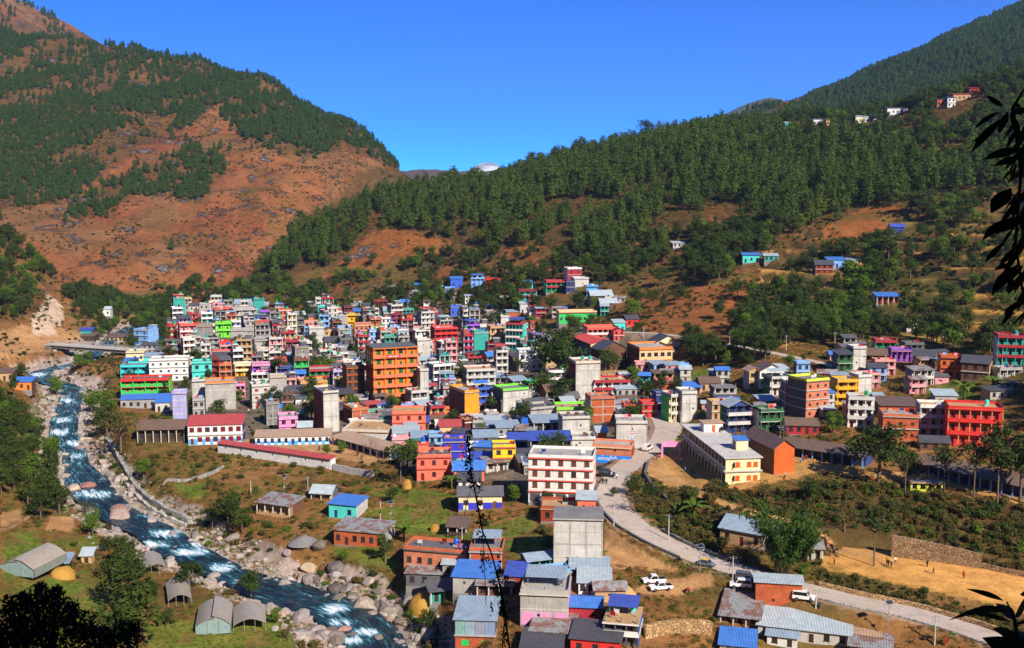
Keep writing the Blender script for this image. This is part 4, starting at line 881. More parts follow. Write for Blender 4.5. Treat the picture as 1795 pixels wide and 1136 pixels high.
PLANTS = [
 # kind, u, v of the foot, height px, width factor, label
 ('broad',1540,846,112,1.35,'big dark leafy tree in front of the long blue school'),('round',1592,845,72,1.0,'lighter green leafy tree beside the big school tree'),
 ('bare',1586,866,80,1.2,'bare grey tree standing before the yellow toilet block'),('flat',1532,992,108,1.2,'slim tree with thin crown at the edge of the football field'),
 ('flat',1655,868,92,1.1,'thin trunked tree nearest the toilet block before the school'),('flat',1706,880,112,1.1,'tall thin trunked tree before the right school wing'),('flat',1748,888,152,1.0,'tallest dark tree before the red house'),('broad',1788,880,120,1.0,'dark leafy tree at the right school end'),
 ('bamboo',1372,1012,130,1.0,'large green bamboo clump beside the metal roofed house'),('bamboo',1408,985,85,1.0,'smaller bamboo clump behind the big one'),
 ('round',1460,760,46,1.2,'round tree between the long school and the brick house'),('broad',978,672,104,1.3,'tall dark tree left of the grey tower behind the white house'),('broad',965,650,74,1.4,'broad dark tree above the small white house'),('tall',995,640,72,1.3,'slender dark tree behind the grey tower'),('broad',958,705,62,1.2,'dark shaded tree below the tall one in town'),('broad',985,712,56,1.2,'shaded tree at the foot of the grey tower'),('round',940,690,40,1.2,'small green tree beside the white house'),
 ('flat',702,852,78,1.5,'spreading pine like tree beside the salmon house'),('bare',664,826,66,1.2,'bare tree at the end of the school yard'),('bare',650,800,46,1.0,'leafless tree inside the school yard'),('bright',573,800,26,1.0,'small leafy tree in the school yard corner'),('bright',600,796,30,1.0,'young tree in front of the school wing'),
 ('bright',163,940,58,1.0,'round bright green tree standing on the river edge'),('broad',214,992,62,1.2,'leafy tree on the bank left of the greenhouses'),('broad',333,1040,66,1.1,'dark tree above the round roofed greenhouses'),('broad',440,1052,60,1.0,'tree on the river bank beside the calm pool'),
 ('round',222,1075,112,1.5,'dense green tree left of the greenhouse rows'),('round',232,1136,120,1.5,'nearest dense green tree below the greenhouses'),('broad',215,1022,62,1.6,'bushy tree in front of the open greenhouse'),
 ('bright',188,735,62,1.1,'bright green tree below the green house with red slabs'),('bright',160,724,46,1.2,'light green tree leaning over the river'),('round',145,648,42,1.1,'green tree in front of the bridge'),('round',100,694,46,1.0,'dark green tree on the island of stones'),('broad',37,665,32,1.2,'small tree by the shacks at the far bank'),('drytree',212,795,90,1.2,'rusty brown tree on the right river bank'),('broad',188,765,60,1.2,'green tree above the river bend'),
 ('bright',252,838,40,1.3,'bright green bush by the river wall'),('broad',400,925,70,1.2,'leafy tree left of the rusty shed'),('broad',372,930,44,1.2,'bushy tree at the end of the river wall'),('broad',425,935,48,1.2,'shrubby tree below the rusty shed'),
 ('banana',708,950,46,1.0,'banana plant beside the long rusty shed'),('banana',1216,908,44,1.2,'banana plant on the slope above the road'),('banana',792,858,36,1.1,'banana plant by the yellow and blue house'),('banana',1690,700,44,1.2,'banana plant among the houses behind the red house'),('banana',1740,688,40,1.2,'banana plant behind the red house roof'),('banana',1500,700,24,1.0,'banana plant by the yellow house'),
 ('tall',675,985,56,1.2,'slender tree by the boulders'),('round',1110,870,44,1.2,'reddish dark tree on the road bend'),('drytree',1112,900,46,1.3,'dry bushy tree below the road bend'),('broad',1138,880,38,1.3,'dark bush tree above the bend'),('bare',1290,930,60,1.0,'bare tree above the metal roofed house'),('drytree',1480,935,60,1.2,'dry tree on the slope below the school'),('broad',1420,880,48,1.3,'green tree on the slope below the brick house'),('drytree',1340,880,44,1.4,'brownish tree on the slope below the cream school'),
 ('round',905,880,44,1.2,'leafy tree left of the white hotel with red bands'),('round',960,890,34,1.3,'bush in front of the white hotel'),('bare',1585,690,46,1.2,'bare tree between the yellow and the brick houses'),('drytree',1560,700,44,1.4,'dry tree below the yellow house'),('round',1075,872,22,1.0,'small tree by the road'),
 ('bright',690,715,30,1.3,'green shrub at the foot of the orange hotel'),('bright',620,718,34,1.2,'leafy tree left of the orange hotel'),('tall',800,840,44,1.0,'dark slim tree by the blue roofed house'),('bright',845,762,26,1.0,'tree in the bus yard'),('round',1145,655,26,1.1,'small tree before the peach school'),('round',1085,640,30,1.1,'green tree before the gabled hall'),('round',1045,640,34,1.1,'tree left of the gabled hall'),('broad',750,1110,46,1.2,'bush by the haystack above the boulders'),('round',292,1098,36,1.3,'bushy tree left of the closed greenhouse'),('round',484,1092,32,1.4,'bush between the last greenhouse and the river'),('drytree',505,1122,34,1.3,'dry bush by the river path'),('broad',262,1052,40,1.3,'dark tree behind the open greenhouse'),('round',186,968,32,1.3,'bush above the tiny hut'),('broad',72,912,52,1.3,'dark tree above the first terrace'),('broad',104,902,56,1.2,'tall dark tree at the left river edge'),('drytree',150,905,30,1.4,'dry bush by the bare terrace'),('bright',600,985,24,1.4,'green bush on the boulder bank'),('bright',660,955,26,1.4,'leafy bush at the end of the long rusty shed'),('broad',690,880,30,1.4,'bush below the spreading tree'),('drytree',545,850,26,1.5,'brown bush behind the small tin shed'),('bright',720,1085,22,1.5,'green bush beside the large haystack'),
]
def build_plants():
    for k, u, v, hp, wd_, lab in PLANTS:
        P, s = hit(u, v)
        nm = {'bare': 'bare_tree', 'bamboo': 'bamboo_clump', 'banana': 'banana_plant', 'drytree': 'dry_tree'}.get(k, 'leafy_tree')
        V = T[k]; tree(nm, V[rnd.randrange(len(V))], P, hp / s, lab, {'banana': 'plant', 'bamboo': 'bamboo'}.get(k, 'tree'), wide=wd_)
    for u, Y, h_, k, lab in ((806,926,17,'round','round skyline tree left of the snow peak'),(872,932,14,'round','skyline tree right of the snow peak'),(934,940,20,'flat','umbrella shaped pine standing above the ridge line'),(912,938,17,'tall','tall tree beside the umbrella shaped pine'),(1131,925,24,'flat','tallest pine rising above the middle ridge line'),(1122,925,14,'tall','tree beside the tallest ridge pine'),(790,924,11,'flat','small flat topped tree on the low ridge saddle'),(195,1545,22,'bare','bare skyline tree on the mountain crest')):
        d_ = ray(u, 300); x = d_[0] / d_[1] * Y; tree('skyline_tree', T[k][0], (x, Y, gz(x, Y)), h_, lab, 'tree', wide=1.1)
def build_crops():
    rs = np.random.RandomState(21)
    for nm, poly, sp, lab in (('vegetable_rows', [(255,1112),(330,1118),(345,1122),(470,1112),(560,1150),(260,1165)], .9, 'rows of green vegetables below the greenhouses'), ('vegetable_beds', [(1170,1136),(1250,1118),(1290,1136),(1200,1160)], .8, 'green vegetable bed below the rough stone wall'), ('garden_beds', [(655,868),(700,862),(800,884),(780,896),(690,890)], 1.0, 'vegetable beds beside the haystack in the middle fields'), ('field_rows', [(85,1040),(165,1030),(160,1100),(110,1110)], .9, 'green garden plot above the dark tree')):
        W = [atz(a, b_, -5)[:2] for a, b_ in poly]; xs = [q[0] for q in W]; ys = [q[1] for q in W]
        gx, gy = np.meshgrid(np.arange(min(xs), max(xs), .45), np.arange(min(ys), max(ys), sp)); x = gx.ravel() + gy.ravel() * .25 + rs.normal(size=gx.size) * .06; y = gy.ravel() + rs.normal(size=gx.size) * .07
        k = inpoly(W, x, y) & clear_of_houses(x, y, -1); x, y = x[k], y[k]
        scatter(nm, [T['bush'][2]['both'], T['bush'][0]['both']], np.stack([x, y, height(x, y)], 1), rs.uniform(.3, .6, len(x)), rs.rand(len(x)) * 6, (rs.rand(len(x)) < .2).astype(int), label=lab, cat='vegetables')
# ------------------------------------------------------------------ buildings
PAL = {k: srgb(v) for k, v in dict(
 lightblue='7db4ee', cyan='3fd6d8', aqua='4fe0d0', teal='2aa79a', mint='63d9b8', blue='2f63d6', royal='2c34c8', navy='26407e', skyblue='58b4f0',
 white='efeae4', cream='efe0b0', yellow='f2d21e', lemon='e6ee3a', gold='f0b020', amber='f59a12', orange='f2842a', dorange='d8621e', peach='f2c48e', salmon='f27a5c', coral='ec5a48',
 pink='f49ac8', magenta='d04aa4', purple='9a52c8', lavender='b3aee6', rose='e89aa0', red='e02c22', crimson='b02434', maroon='7a2226', brown='6e4630', dbrown='4a3226', tan='c8a070',
 green='34c860', lime='7ae83c', emerald='1fa35c', dgreen='2a6a3c', grey='a9a6a4', lgrey='cfcac4', dgrey='6c6a6c', slate='56545a', conc='b8b2aa', lconc='d2ccc2', dconc='8c8884', brick='cf6a42', dbrick='a8492e', pbrick='e08a6a',
 rust='9a5640', steelblue='9fb0be', palesteel='bcc8cc', bluetin='4f86d8', dbluetin='4a5fb8', redtin='cc5650', browntin='7a6252', tintan='c4a284', black='1a1a1c', stonetan='a08262').items()}
def facade_mesh(w, h, holes, t, mat):
    """a wall panel with real openings: holes are (x0, x1, z0, z1)"""
    xs = sorted({-w / 2, w / 2, *[a for q in holes for a in q[:2]]}); zs = sorted({0.0, h, *[a for q in holes for a in q[2:]]})
    mb = MB()
    for i in range(len(xs) - 1):
        run = None
        for j in range(len(zs) - 1):
            cx, cz = (xs[i] + xs[i + 1]) / 2, (zs[j] + zs[j + 1]) / 2
            if any(q[0] < cx < q[1] and q[2] < cz < q[3] for q in holes):
                if run is not None: mb.box(xs[i], xs[i + 1], 0, t, run, zs[j]); run = None
            elif run is None: run = zs[j]
        if run is not None: mb.box(xs[i], xs[i + 1], 0, t, run, h)
    return mb.mesh('facade', mat)
_win = {}
def window_mesh(w, h):
    k = (round(w, 1), round(h, 1))
    if k not in _win:
        w, h = k; t = 0.07; f = MB().box(-w / 2, w / 2, -.05, .05, 0, t).box(-w / 2, w / 2, -.05, .05, h - t, h).box(-w / 2, -w / 2 + t, -.05, .05, t, h - t).box(w / 2 - t, w / 2, -.05, .05, t, h - t).box(-t / 2, t / 2, -.05, .05, t, h - t)
        f.box(-w / 2 - .12, w / 2 + .12, -.16, .05, -.1, 0)
        _win[k] = (f.mesh('window', 'plain'), MB().box(-w / 2 + t, w / 2 - t, -.01, .01, t, h - t).mesh('pane', 'glass'), MB().box(-w / 2 - .2, w / 2 + .2, -.45, .0, 0, .09).mesh('sunshade', 'concrete'), MB().box(-w / 2 + t, w / 2 - t, -.02, .01, t, h - t).mesh('pane', 'wood'))
    return _win[k]
def add_window(root, x, y, z, w, h, frame, rz=0.0, shade=False, glass=True, pane=None):
    m = window_mesh(w, h); o = put('window', m[0], root, (x, y, z), (0, 0, rz), frame)
    if pane: put('shutter', m[3], o, color=pane)
    elif glass: put('pane', m[1], o)
    if shade: put('sunshade', m[2], root, (x, y, z + h + .12), (0, 0, rz), PAL['lconc'])
_tank = None
def add_tank(root, x, y, z, c='black', r=0.62):
    global _tank
    if _tank is None:
        _tank = MB().lathe([(1.0, 0), (1.0, .35), (1.05, .4), (1.0, .45), (1.0, .95), (1.05, 1.0), (1.0, 1.05), (1.0, 1.7), (.85, 1.95), (.35, 2.12), (.33, 2.25), (.05, 2.27)], 14).mesh('water_tank', 'plastic', False)
    put('stand', boxm(r * 2.1, r * 2.1, .5, 'concrete'), root, (x, y, z), color=PAL['conc'])
    put('water_tank', _tank, root, (x, y, z + .5), color=PAL[c], scale=r)
def gable_roof(w, d, rise, ov, mat, t=.12, axis='x'):
    mb = MB()
    if axis == 'y': w, d = d, w
    W, D = w / 2 + ov, d / 2 + ov; k = rise / (d / 2); e = -ov * k
    out = [(-D, e), (0, rise), (D, e), (D, e + t), (0, rise + t), (-D, e + t)]
    if axis == 'x': mb.prism(out, 'x', -W, W)
    else: mb.prism(out, 'y', -W, W)
    return mb.mesh('roof', mat)
def shed_roof(w, d, z_front, z_back, ov, mat, t=.1):
    k = (z_back - z_front) / d; D = d / 2 + ov
    mb = MB().prism([(-D, z_front - k * ov), (D, z_back + k * ov), (D, z_back + k * ov + t), (-D, z_front - k * ov + t)], 'x', -w / 2 - ov, w / 2 + ov)
    return mb.mesh('roof', mat)
LAND = []        # (u, v, phrase) landmarks that other labels refer to
ALLB = []
def house(desc, ul, ur, vt, vb, paint='white', side='conc', n=None, st='win', roof='flat', a=15, d=None, cols=None, slab=None, frame=None, rc=None, tank='', stair=0, land=None, mat='paint', sidem=None, win=(1.1, 1.3), name='house', cat='house', label=None, par=None, door=True, shop=None, wcol=None, Y=None, shade=False, rise=None, rail=None, up=0.0, junk=0, hz=None, z0=None, xoff=0.0, sidewin=0, wglass=True, rails='wall', pane=None, dado=None, clad=None):
    um = (ul + ur) / 2
    if Y is not None: P = Vector(at(um, vb, Y)); P.z = gz(P.x, P.y) + .2; s = FPX / (P.y * CP - (P.z - CZ) * SP)
    else: P, s = hit(um, vb)
    yaw = R(a); phi = math.atan2(P.x, P.y); cs = max(.45, math.cos(yaw + phi))
    w = (ur - ul) / s / cs; H = hz or (vb - vt) / s / .985
    if n is None: n = max(1, round(H / 2.9))
    if d is None: d = min(max(5.5, w * .9), 10)
    fh = H / n
    if name == 'house' and n >= 3: name, cat = 'apartment_house', 'building'
    root = empty(name, (P.x, P.y, P.z), yaw)
    paintc, sidec = PAL[paint], PAL[side]; slabc = PAL[slab] if slab else tuple(min(1, c * 1.0) for c in PAL['lconc']); fr = PAL[frame] if frame else PAL['dbrown']
    sidem = sidem or ('brick' if 'brick' in side else 'concrete' if side in ('conc', 'lconc', 'dconc', 'grey', 'dgrey', 'lgrey') else 'paint')
    mat = 'brick' if 'brick' in paint else 'concrete' if paint in ('conc', 'lconc', 'dconc', 'grey', 'dgrey') else mat
    fd = 2.5
    bal = st in ('bal', 'open')
    rec = min(1.3, d * .22) if bal else 0.0
    # body behind the front
    fw = .22
    put('wall', boxm(w, d - rec - fw, H + fd, sidem, -fd), root, (0, rec + fw + (d - rec - fw) / 2, 0), color=sidec)
    if cols is None: cols = max(1, round(w / 2.7))
    ww, wh = win; ww = min(ww, w / cols * .62); wh = min(wh, fh * .55)
    holes = []; wins = []
    dcol = rnd.randrange(cols)
    for f in range(n):
        if st == 'blank' or (clad and f == n - 1): break
        for c in range(cols):
            x = -w / 2 + (c + .5) * w / cols
            if shop and f == 0:
                holes.append((x - w / cols * .40, x + w / cols * .40, .05, fh * .8)); wins.append(('shop', x, .05, w / cols * .8, fh * .8 - .05)); continue
            if bal and c == (dcol + f) % cols or (f == 0 and c == dcol and door):
                dw = min(.95, w / cols * .6); holes.append((x - dw / 2, x + dw / 2, f * fh + .08, f * fh + min(2.1, fh * .76))); wins.append(('door', x, f * fh + .08, dw, min(2.1, fh * .76) - .08)); continue
            zz = f * fh + fh * .34
            holes.append((x - ww / 2, x + ww / 2, zz, zz + wh)); wins.append(('win', x, zz, ww, wh))
    if st == 'blank':
        for _ in range(rnd.choice([0, 1, 1, 2])):
            x = rnd.uniform(-w * .35, w * .35); zz = rnd.uniform(.5, max(.6, H - 1.2)); holes.append((x - .3, x + .3, zz, zz + .55)); wins.append(('vent', x, zz, .6, .55))
    fo = facade_mesh(w, H, holes, fw, mat); put('facade', fo, root, (0, rec, 0), color=paintc)
    put('plinth', boxm(w + .1, .3, fd, 'concrete', -fd), root, (0, rec + .1, 0), color=PAL['dconc'])
    for kind, x, zz, a_, b_ in wins:
        if kind == 'win': add_window(root, x, rec + .06, zz, a_, b_, fr, 0, shade, wglass, PAL[pane] if pane and rnd.random() < .8 else None)
        elif kind == 'door': put('door', boxm(a_, .06, b_, 'wood'), root, (x, rec + .14, zz), color=fr)
        elif kind == 'vent': put('vent', boxm(a_, .03, b_, 'glass'), root, (x, rec + .16, zz))
        else: put('shutter', boxm(a_, .05, b_, 'metal'), root, (x, rec + .16, zz), color=PAL[shop] if shop in PAL else PAL['slate'])
    # floors
    pr = 0.0 if bal else .28
    for f in range(1, n + 1):
        if roof in ('gable', 'gabley', 'shed') and f == n: continue
        if st == 'blank' and f < n: continue
        put('floor_slab' if f < n else 'roof_slab', boxm(w + .3, d + pr + .25, .2, 'paint' if slab and f < n else 'concrete'), root, (0, d / 2 - pr / 2 - .05, f * fh - .1 + (0.003 * f)), color=slabc if f < n else PAL[rnd.choice(['conc', 'dconc', 'tan', 'conc', 'dgrey'])])
        if f == n and slab: put('fascia', boxm(w + .34, .06, .3, 'paint'), root, (0, -pr - .2, H - .2), color=slabc)
    if clad:
        for i in range(4): put('metal_cladding', boxm(w / 4 - .03, .06, fh * .88, 'metal'), root, (-w / 2 + (i + .5) * w / 4, rec - .03, H - fh + .08), color=tuple(c_ * rnd.uniform(.75, 1.1) for c_ in PAL[clad]))
    if dado:
        hs_ = sorted([(q[0] - .02, q[1] + .02) for q in holes if q[2] < H * dado[1]]); x = -w / 2; seg = []
        for a_, b_ in hs_ + [(w / 2, w / 2)]:
            if a_ > x + .05: seg.append((x, a_))
            x = max(x, b_)
        for a_, b_ in seg: put('dado', boxm(b_ - a_, .04, H * dado[1], 'paint'), root, ((a_ + b_) / 2, rec - .02, 0), color=PAL[dado[0]])
    if st == 'blank' and n > 1 and mat != 'paint':
        for f in range(1, n): put('tie_beam', boxm(w + .04, .06, .26, 'concrete'), root, (0, -.03, f * fh - .13), color=PAL['lconc'] if f % 2 else PAL['conc'])
        for i in range(max(2, round(w / 4)) + 1): put('column', boxm(.28, .05, H - .2, 'concrete'), root, (-w / 2 + .15 + i * (w - .3) / max(2, round(w / 4)), -.026, 0), color=PAL['conc'])
    if bal:
        rcol = PAL[rail] if rail else (slabc if slab else paintc)
        for f in range(0 if st == 'open' else 1, n):
            if st == 'open' and rnd.random() < .4: continue
            if rails == 'wall': put('balcony_wall', boxm(w, .1, .85, 'paint'), root, (0, .06, f * fh + .105), color=rcol)
            else:
                mb = MB().box(-w / 2, w / 2, -.03, .03, .8, .88)
                for i in range(int(w / .35)): x = -w / 2 + (i + .5) * .35; mb.box(x - .03, x + .03, -.025, .025, 0, .8)
                put('railing', mb.mesh('railing', 'plain'), root, (0, .06, f * fh + .105), color=rcol)
        for i in range(cols + 1):
            x = -w / 2 + .13 + i * (w - .26) / cols; put('column', boxm(.26, .26, H, 'paint'), root, (x, .16, 0), color=PAL[wcol] if wcol else (PAL['lconc'] if st == 'open' else paintc))
    for k in range(sidewin):
        for f in range(n):
            y = d * (k + 1) / (sidewin + 1); add_window(root, -w / 2 - .01, y, f * fh + fh * .34, ww, wh, fr, -math.pi / 2); add_window(root, w / 2 + .01, y, f * fh + fh * .34, ww, wh, fr, math.pi / 2)
    # roof
    rcc = PAL[rc] if rc else PAL['steelblue']
    rm = 'rust' if rc == 'rust' else 'metal'
    top = H
    if roof == 'flat':
        ph = .75; mb = MB().box(-w / 2, w / 2, 0, .13, 0, ph).box(-w / 2, w / 2, d - .13, d, 0, ph).box(-w / 2, -w / 2 + .13, .13, d - .13, 0, ph).box(w / 2 - .13, w / 2, .13, d - .13, 0, ph)
        if par != 'none': put('parapet', mb.mesh('parapet', 'paint' if par or st != 'open' else 'concrete'), root, (0, 0, H + .1), color=PAL[par] if par and par in PAL else (paintc if not bal or slab is None else slabc))
        top = H + .12
        if stair:
            sw, sd = min(3.0, w * .45), min(3.2, d * .5); sx = stair * (w / 2 - sw / 2 - .3)
            put('stair_tower', boxm(sw, sd, 2.3, sidem), root, (sx, d - sd / 2 - .4, top), color=sidec); put('tower_slab', boxm(sw + .5, sd + .5, .15, 'concrete'), root, (sx, d - sd / 2 - .4, top + 2.3), color=slabc)
            if tank: add_tank(root, sx, d - sd / 2 - .4, top + 2.45, {'g': 'emerald', 'b': 'blue', 'k': 'black', 't': 'teal', 'c': 'aqua'}[tank[0]])
        elif tank:
            for i, t_ in enumerate(tank): add_tank(root, w * (.25 - .3 * i), d * .6, top, {'g': 'emerald', 'b': 'blue', 'k': 'black', 't': 'teal', 'c': 'aqua'}[t_])
        if junk == 0 and par != 'none' and rnd.random() < .6: junk = rnd.choice([1, 2, 2, 3])
        if st == 'open' or junk > 1 or rnd.random() < .3:
            for sx in (-1, 0, 1):
                put('rebar_column', boxm(.24, .24, rnd.uniform(.9, 1.6), 'concrete'), root, (sx * (w / 2 - .3), .3, top), color=PAL['dconc'])
        if rc and roof == 'flat':      # a tin shelter on the flat roof
            put('roof_shelter', shed_roof(w * .8, d * .5, 2.0, 2.5, .3, rm), root, (0, d * .62, top), color=rcc)
            for sx in (-1, 1):
                for yy in (.4, .85): put('shelter_post', boxm(.1, .1, 2.1, 'steel'), root, (sx * w * .38, d * yy, top))
        for _ in range(junk):
            c = rnd.choice(['maroon', 'navy', 'white', 'rose', 'tan', 'crimson', 'lgrey', 'grey', 'brown', 'lightblue', 'slate', 'red']); x = rnd.uniform(-w * .38, w * .38); y = rnd.uniform(.6, d * .8)
            mb = MB().box(-.5, .5, -.03, .03, .55, 1.35).box(-.55, -.5, -.03, .03, 0, 1.5).box(.5, .55, -.03, .03, 0, 1.5)
            put('laundry', mb.mesh('laundry', 'cloth'), root, (x, y, top), (0, 0, rnd.uniform(-.4, .4)), PAL[c])
    elif roof in ('gable', 'gabley'):
        rs_ = rise or (d if roof == 'gable' else w) * .25
        ax = 'x' if roof == 'gable' else 'y'
        put('roof', gable_roof(w, d, rs_, .5, rm, axis=ax), root, (0, d / 2, H + .02), color=rcc)
        for e0, e1 in (((-w / 2, -w / 2 + .2), (w / 2 - .2, w / 2)) if ax == 'x' else ((.02, .22), (d - .22, d - .02))):
            g = MB().prism([(.02, 0), (d - .02, 0), (d / 2, rs_ - .05)] if ax == 'x' else [(-w / 2 + .02, 0), (w / 2 - .02, 0), (0, rs_ - .05)], ax, e0, e1)
            put('gable_wall', g.mesh('gable_wall', sidem if ax == 'x' else mat), root, (0, 0, H), color=sidec if ax == 'x' else paintc)
        top = H + rs_
    elif roof == 'shed':
        rs_ = rise or 1.0
        put('roof', shed_roof(w, d, .12, rs_, .45, rm), root, (0, d / 2, H), color=rcc)
        g = MB().prism([(0, 0), (d, 0), (d, rs_)], 'x', -w / 2, -w / 2 + .15).prism([(0, 0), (d, 0), (d, rs_)], 'x', w / 2 - .15, w / 2).box(-w / 2, w / 2, d - .15, d, 0, rs_)
        put('gable_wall', g.mesh('gable_wall', sidem), root, (0, 0, H), color=sidec); top = H + rs_
    hx, hy = P.x - math.sin(yaw) * d / 2, P.y + math.cos(yaw) * d / 2
    HOUSE_SPOTS.append((hx, hy, max(w, d) * .62))
    if P.y > 430 and P.z > 22:
        L_ = math.hypot(P.x, P.y)
        for k_ in (5, 11, 18, 26, 34, 42) if P.y > 700 else (5, 11, 18): HOUSE_SPOTS.append((P.x * (1 - k_ / L_), P.y * (1 - k_ / L_), w * .5 + 2))
    ALLB.append([root, desc, um, (vt + vb) / 2, label, cat])
    if land: LAND.append((um, (vt + vb) / 2, land, root))
    root['dims'] = [w, d, H, fh]
    return root
def finish_labels():
    used = {}
    for b_ in ALLB:
        root, desc, u, v, label, cat = b_
        if not label:
            best = None
            for lu, lv, ph, lr in LAND:
                if lr is root: continue
                dd = math.hypot(u - lu, (v - lv) * 1.6)
                if best is None or dd < best[0]: best = (dd, lu, lv, ph)
            dd, lu, lv, ph = best
            far = 'far ' if dd > 110 else ''
            if abs(u - lu) > abs(v - lv) * 1.3: rel = ('left of ' if u < lu else 'right of ')
            else: rel = 'behind ' if v < lv else 'in front of '
            label = desc + ' ' + far + rel + ph
        b_[4] = label; used.setdefault(label.lower(), []).append(b_)
    W_ = ['leftmost', 'second from left', 'third from left', 'fourth from left', 'fifth from left', 'sixth from left', 'seventh from left', 'eighth from left', 'ninth from left', 'tenth from left']
    for k, l in used.items():
        if len(l) == 1: tag(l[0][0], l[0][4], l[0][5]); continue
        l.sort(key=lambda q: q[2])
        for i, q in enumerate(l):
            tag(q[0], q[4] + ', ' + (W_[i] if i < len(l) - 1 else 'rightmost'), q[5])
    for b_ in ALLB:
        if 'dims' in b_[0]: del b_[0]['dims']
# ------------------------------------------------------------------ the town, house by house: left and right edge, top and foot of the front, in photograph pixels
h = house
# --- landmarks
h('', 657,734,610,712,'orange','dorange',n=6,st='bal',a=20,d=14,cols=4,slab='orange',frame='dgreen',par='none',win=(1.6,1.7),rail='salmon',wcol='orange',pane='dgreen',land='the orange hotel',label='six storey orange hotel with green windows and red banner',name='hotel',cat='hotel',shop='dorange')
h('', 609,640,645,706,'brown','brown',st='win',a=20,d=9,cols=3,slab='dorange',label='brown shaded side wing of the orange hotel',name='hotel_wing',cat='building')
h('', 926,1039,803,882,'white','white',n=4,st='win',a=-8,d=10,cols=5,slab='coral',frame='brown',pane='brown',win=(1.3,1.4),land='the white hotel',label='four storey white hotel with red floor bands and brown windows',name='hotel',cat='hotel',shop='slate',par='white',junk=2,stair=0)
h('', 332,424,745,779,'white','navy',n=2,a=8,d=9,cols=7,roof='shed',rc='redtin',rise=1.6,frame='maroon',pane='maroon',dado=('skyblue',.3),land='the white and blue school',label='two storey white and blue school under a red tin roof',name='school',cat='school',win=(1.5,1.5))
h('', 215,296,667,702,'green','lime',n=3,st='bal',a=10,d=9,cols=4,slab='red',frame='orange',rail='green',wcol='lime',land='the green house with red slabs',label='bright green three storey house with red slabs by the river',roof='flat',par='red',junk=3)
h('', 264,329,632,668,'white','lgrey',n=3,a=10,d=9,cols=5,land='the long white house',label='long white three storey house with small square windows',frame='dgrey',win=(1.0,.9),door=False)
h('', 236,260,580,614,'lightblue','lightblue',n=4,a=-22,d=8,cols=2,land='the light blue house',label='tall light blue house standing near the bridge',frame='navy',win=(.9,.9),stair=1)
h('', 763,803,577,614,'crimson','maroon',n=4,st='bal',a=18,cols=4,slab='red',land='the crimson house',label='four storey crimson house with red balcony bands',rail='red')
h('', 1009,1052,637,700,'lconc','maroon',n=5,st='blank',a=12,d=10,tank='tt',land='the grey tower',label='tall grey concrete tower block with red balcony ends')
h('', 1035,1078,602,645,'peach','slate',n=3,a=16,d=22,cols=3,roof='gabley',rc='coral',rise=1.2,frame='dgrey',land='the red roofed hall',label='peach hall with flat red roof and long dark side',name='school_hall',cat='school')
h('', 1121,1178,612,650,'peach','brown',n=2,a=12,d=16,cols=5,slab='orange',frame='slate',win=(1.7,1.5),land='the peach school',label='peach two storey school with orange bands',name='school',cat='school',par='orange')
h('cream gabled school block', 1150,1192,600,622,'cream','cream',n=1,a=14,d=9,cols=3,roof='gabley',rc='slate',frame='dbrown',name='school',cat='school')
h('', 1663,1752,718,785,'red','red',n=3,st='bal',a=-14,d=9,cols=5,slab='red',frame='maroon',rail='red',wcol='tan',land='the red house',label='bright red three storey house with balconies above the school',par='red',tank='c')
# --- far left corner of the town
h('small red and white balcony house', 317,345,571,605,'rose','dgrey',n=3,st='bal',a=24,cols=2,slab='coral',rail='white',tank='t')
h('plain grey concrete house', 345,371,573,601,'dconc','dconc',st='blank',a=10)
h('white balcony house', 360,380,572,592,'white','conc',st='bal',a=12,cols=2)
h('lime green topped house', 379,406,568,592,'lime','conc',n=2,st='bal',a=14,cols=2,slab='lime',rail='lime',junk=1)
h('long grey concrete house', 406,474,580,602,'conc','dconc',n=2,st='blank',a=8,d=8,tank='g',junk=2)
h('pink balcony tower house', 391,409,541,568,'rose','dgrey',n=3,st='bal',a=20,cols=2,slab='coral',rail='white')
h('olive grey concrete block', 411,451,544,571,'conc','dconc',n=3,st='open',a=22,cols=3)
h('low grey house', 316,332,535,553,'grey','dgrey',n=2,a=12,cols=2,rc='slate')
h('low grey house with dark tin roof', 333,348,536,556,'lconc','dgrey',n=2,roof='gable',rc='slate',a=12)
h('small grey house', 350,366,534,552,'conc','dgrey',n=2,a=15,tank='g')
h('tall narrow grey house', 367,384,531,556,'lconc','dconc',n=3,st='blank',a=15)
h('grey house with metal roof', 386,404,534,548,'grey','dgrey',n=1,roof='shed',rc='steelblue',a=15)
h('grey roofed house', 412,440,532,546,'grey','dgrey',n=1,roof='gable',rc='steelblue',a=10)
h('grey roofed house', 442,470,535,550,'conc','dgrey',n=2,roof='shed',rc='palesteel',a=10)
h('grey house with dark roof', 431,473,563,580,'conc','dgrey',n=2,a=10,rc='slate')
h('teal and purple narrow house', 456,474,547,566,'teal','conc',n=2,st='bal',a=15,cols=2,slab='purple')
h('dark grey tower house', 474,492,550,582,'dconc','dgrey',n=3,st='open',a=20,cols=2)
h('low crimson shop house', 292,317,610,628,'crimson','maroon',n=2,st='bal',a=10,cols=2,slab='crimson')
h('mint green house', 318,342,604,618,'mint','conc',n=1,a=10,cols=3)
h('small red house', 343,362,600,618,'red','crimson',n=2,st='bal',a=14,cols=2,slab='red')
h('grey open fronted house', 362,385,594,621,'lconc','dconc',n=3,st='bal',a=14,cols=2,slab='dconc',rc='rust')
h('bright red house', 386,404,601,621,'red','maroon',n=2,a=14,cols=2,slab='red')
h('pale lavender grey house', 371,412,621,641,'lavender','grey',n=2,a=10,cols=3,par='coral')
h('cream concrete house with red parapet', 408,441,604,632,'lconc','dgrey',n=3,st='blank',a=16,par='red')
h('raw concrete house', 447,484,598,618,'conc','dconc',n=2,st='blank',a=15,junk=3)
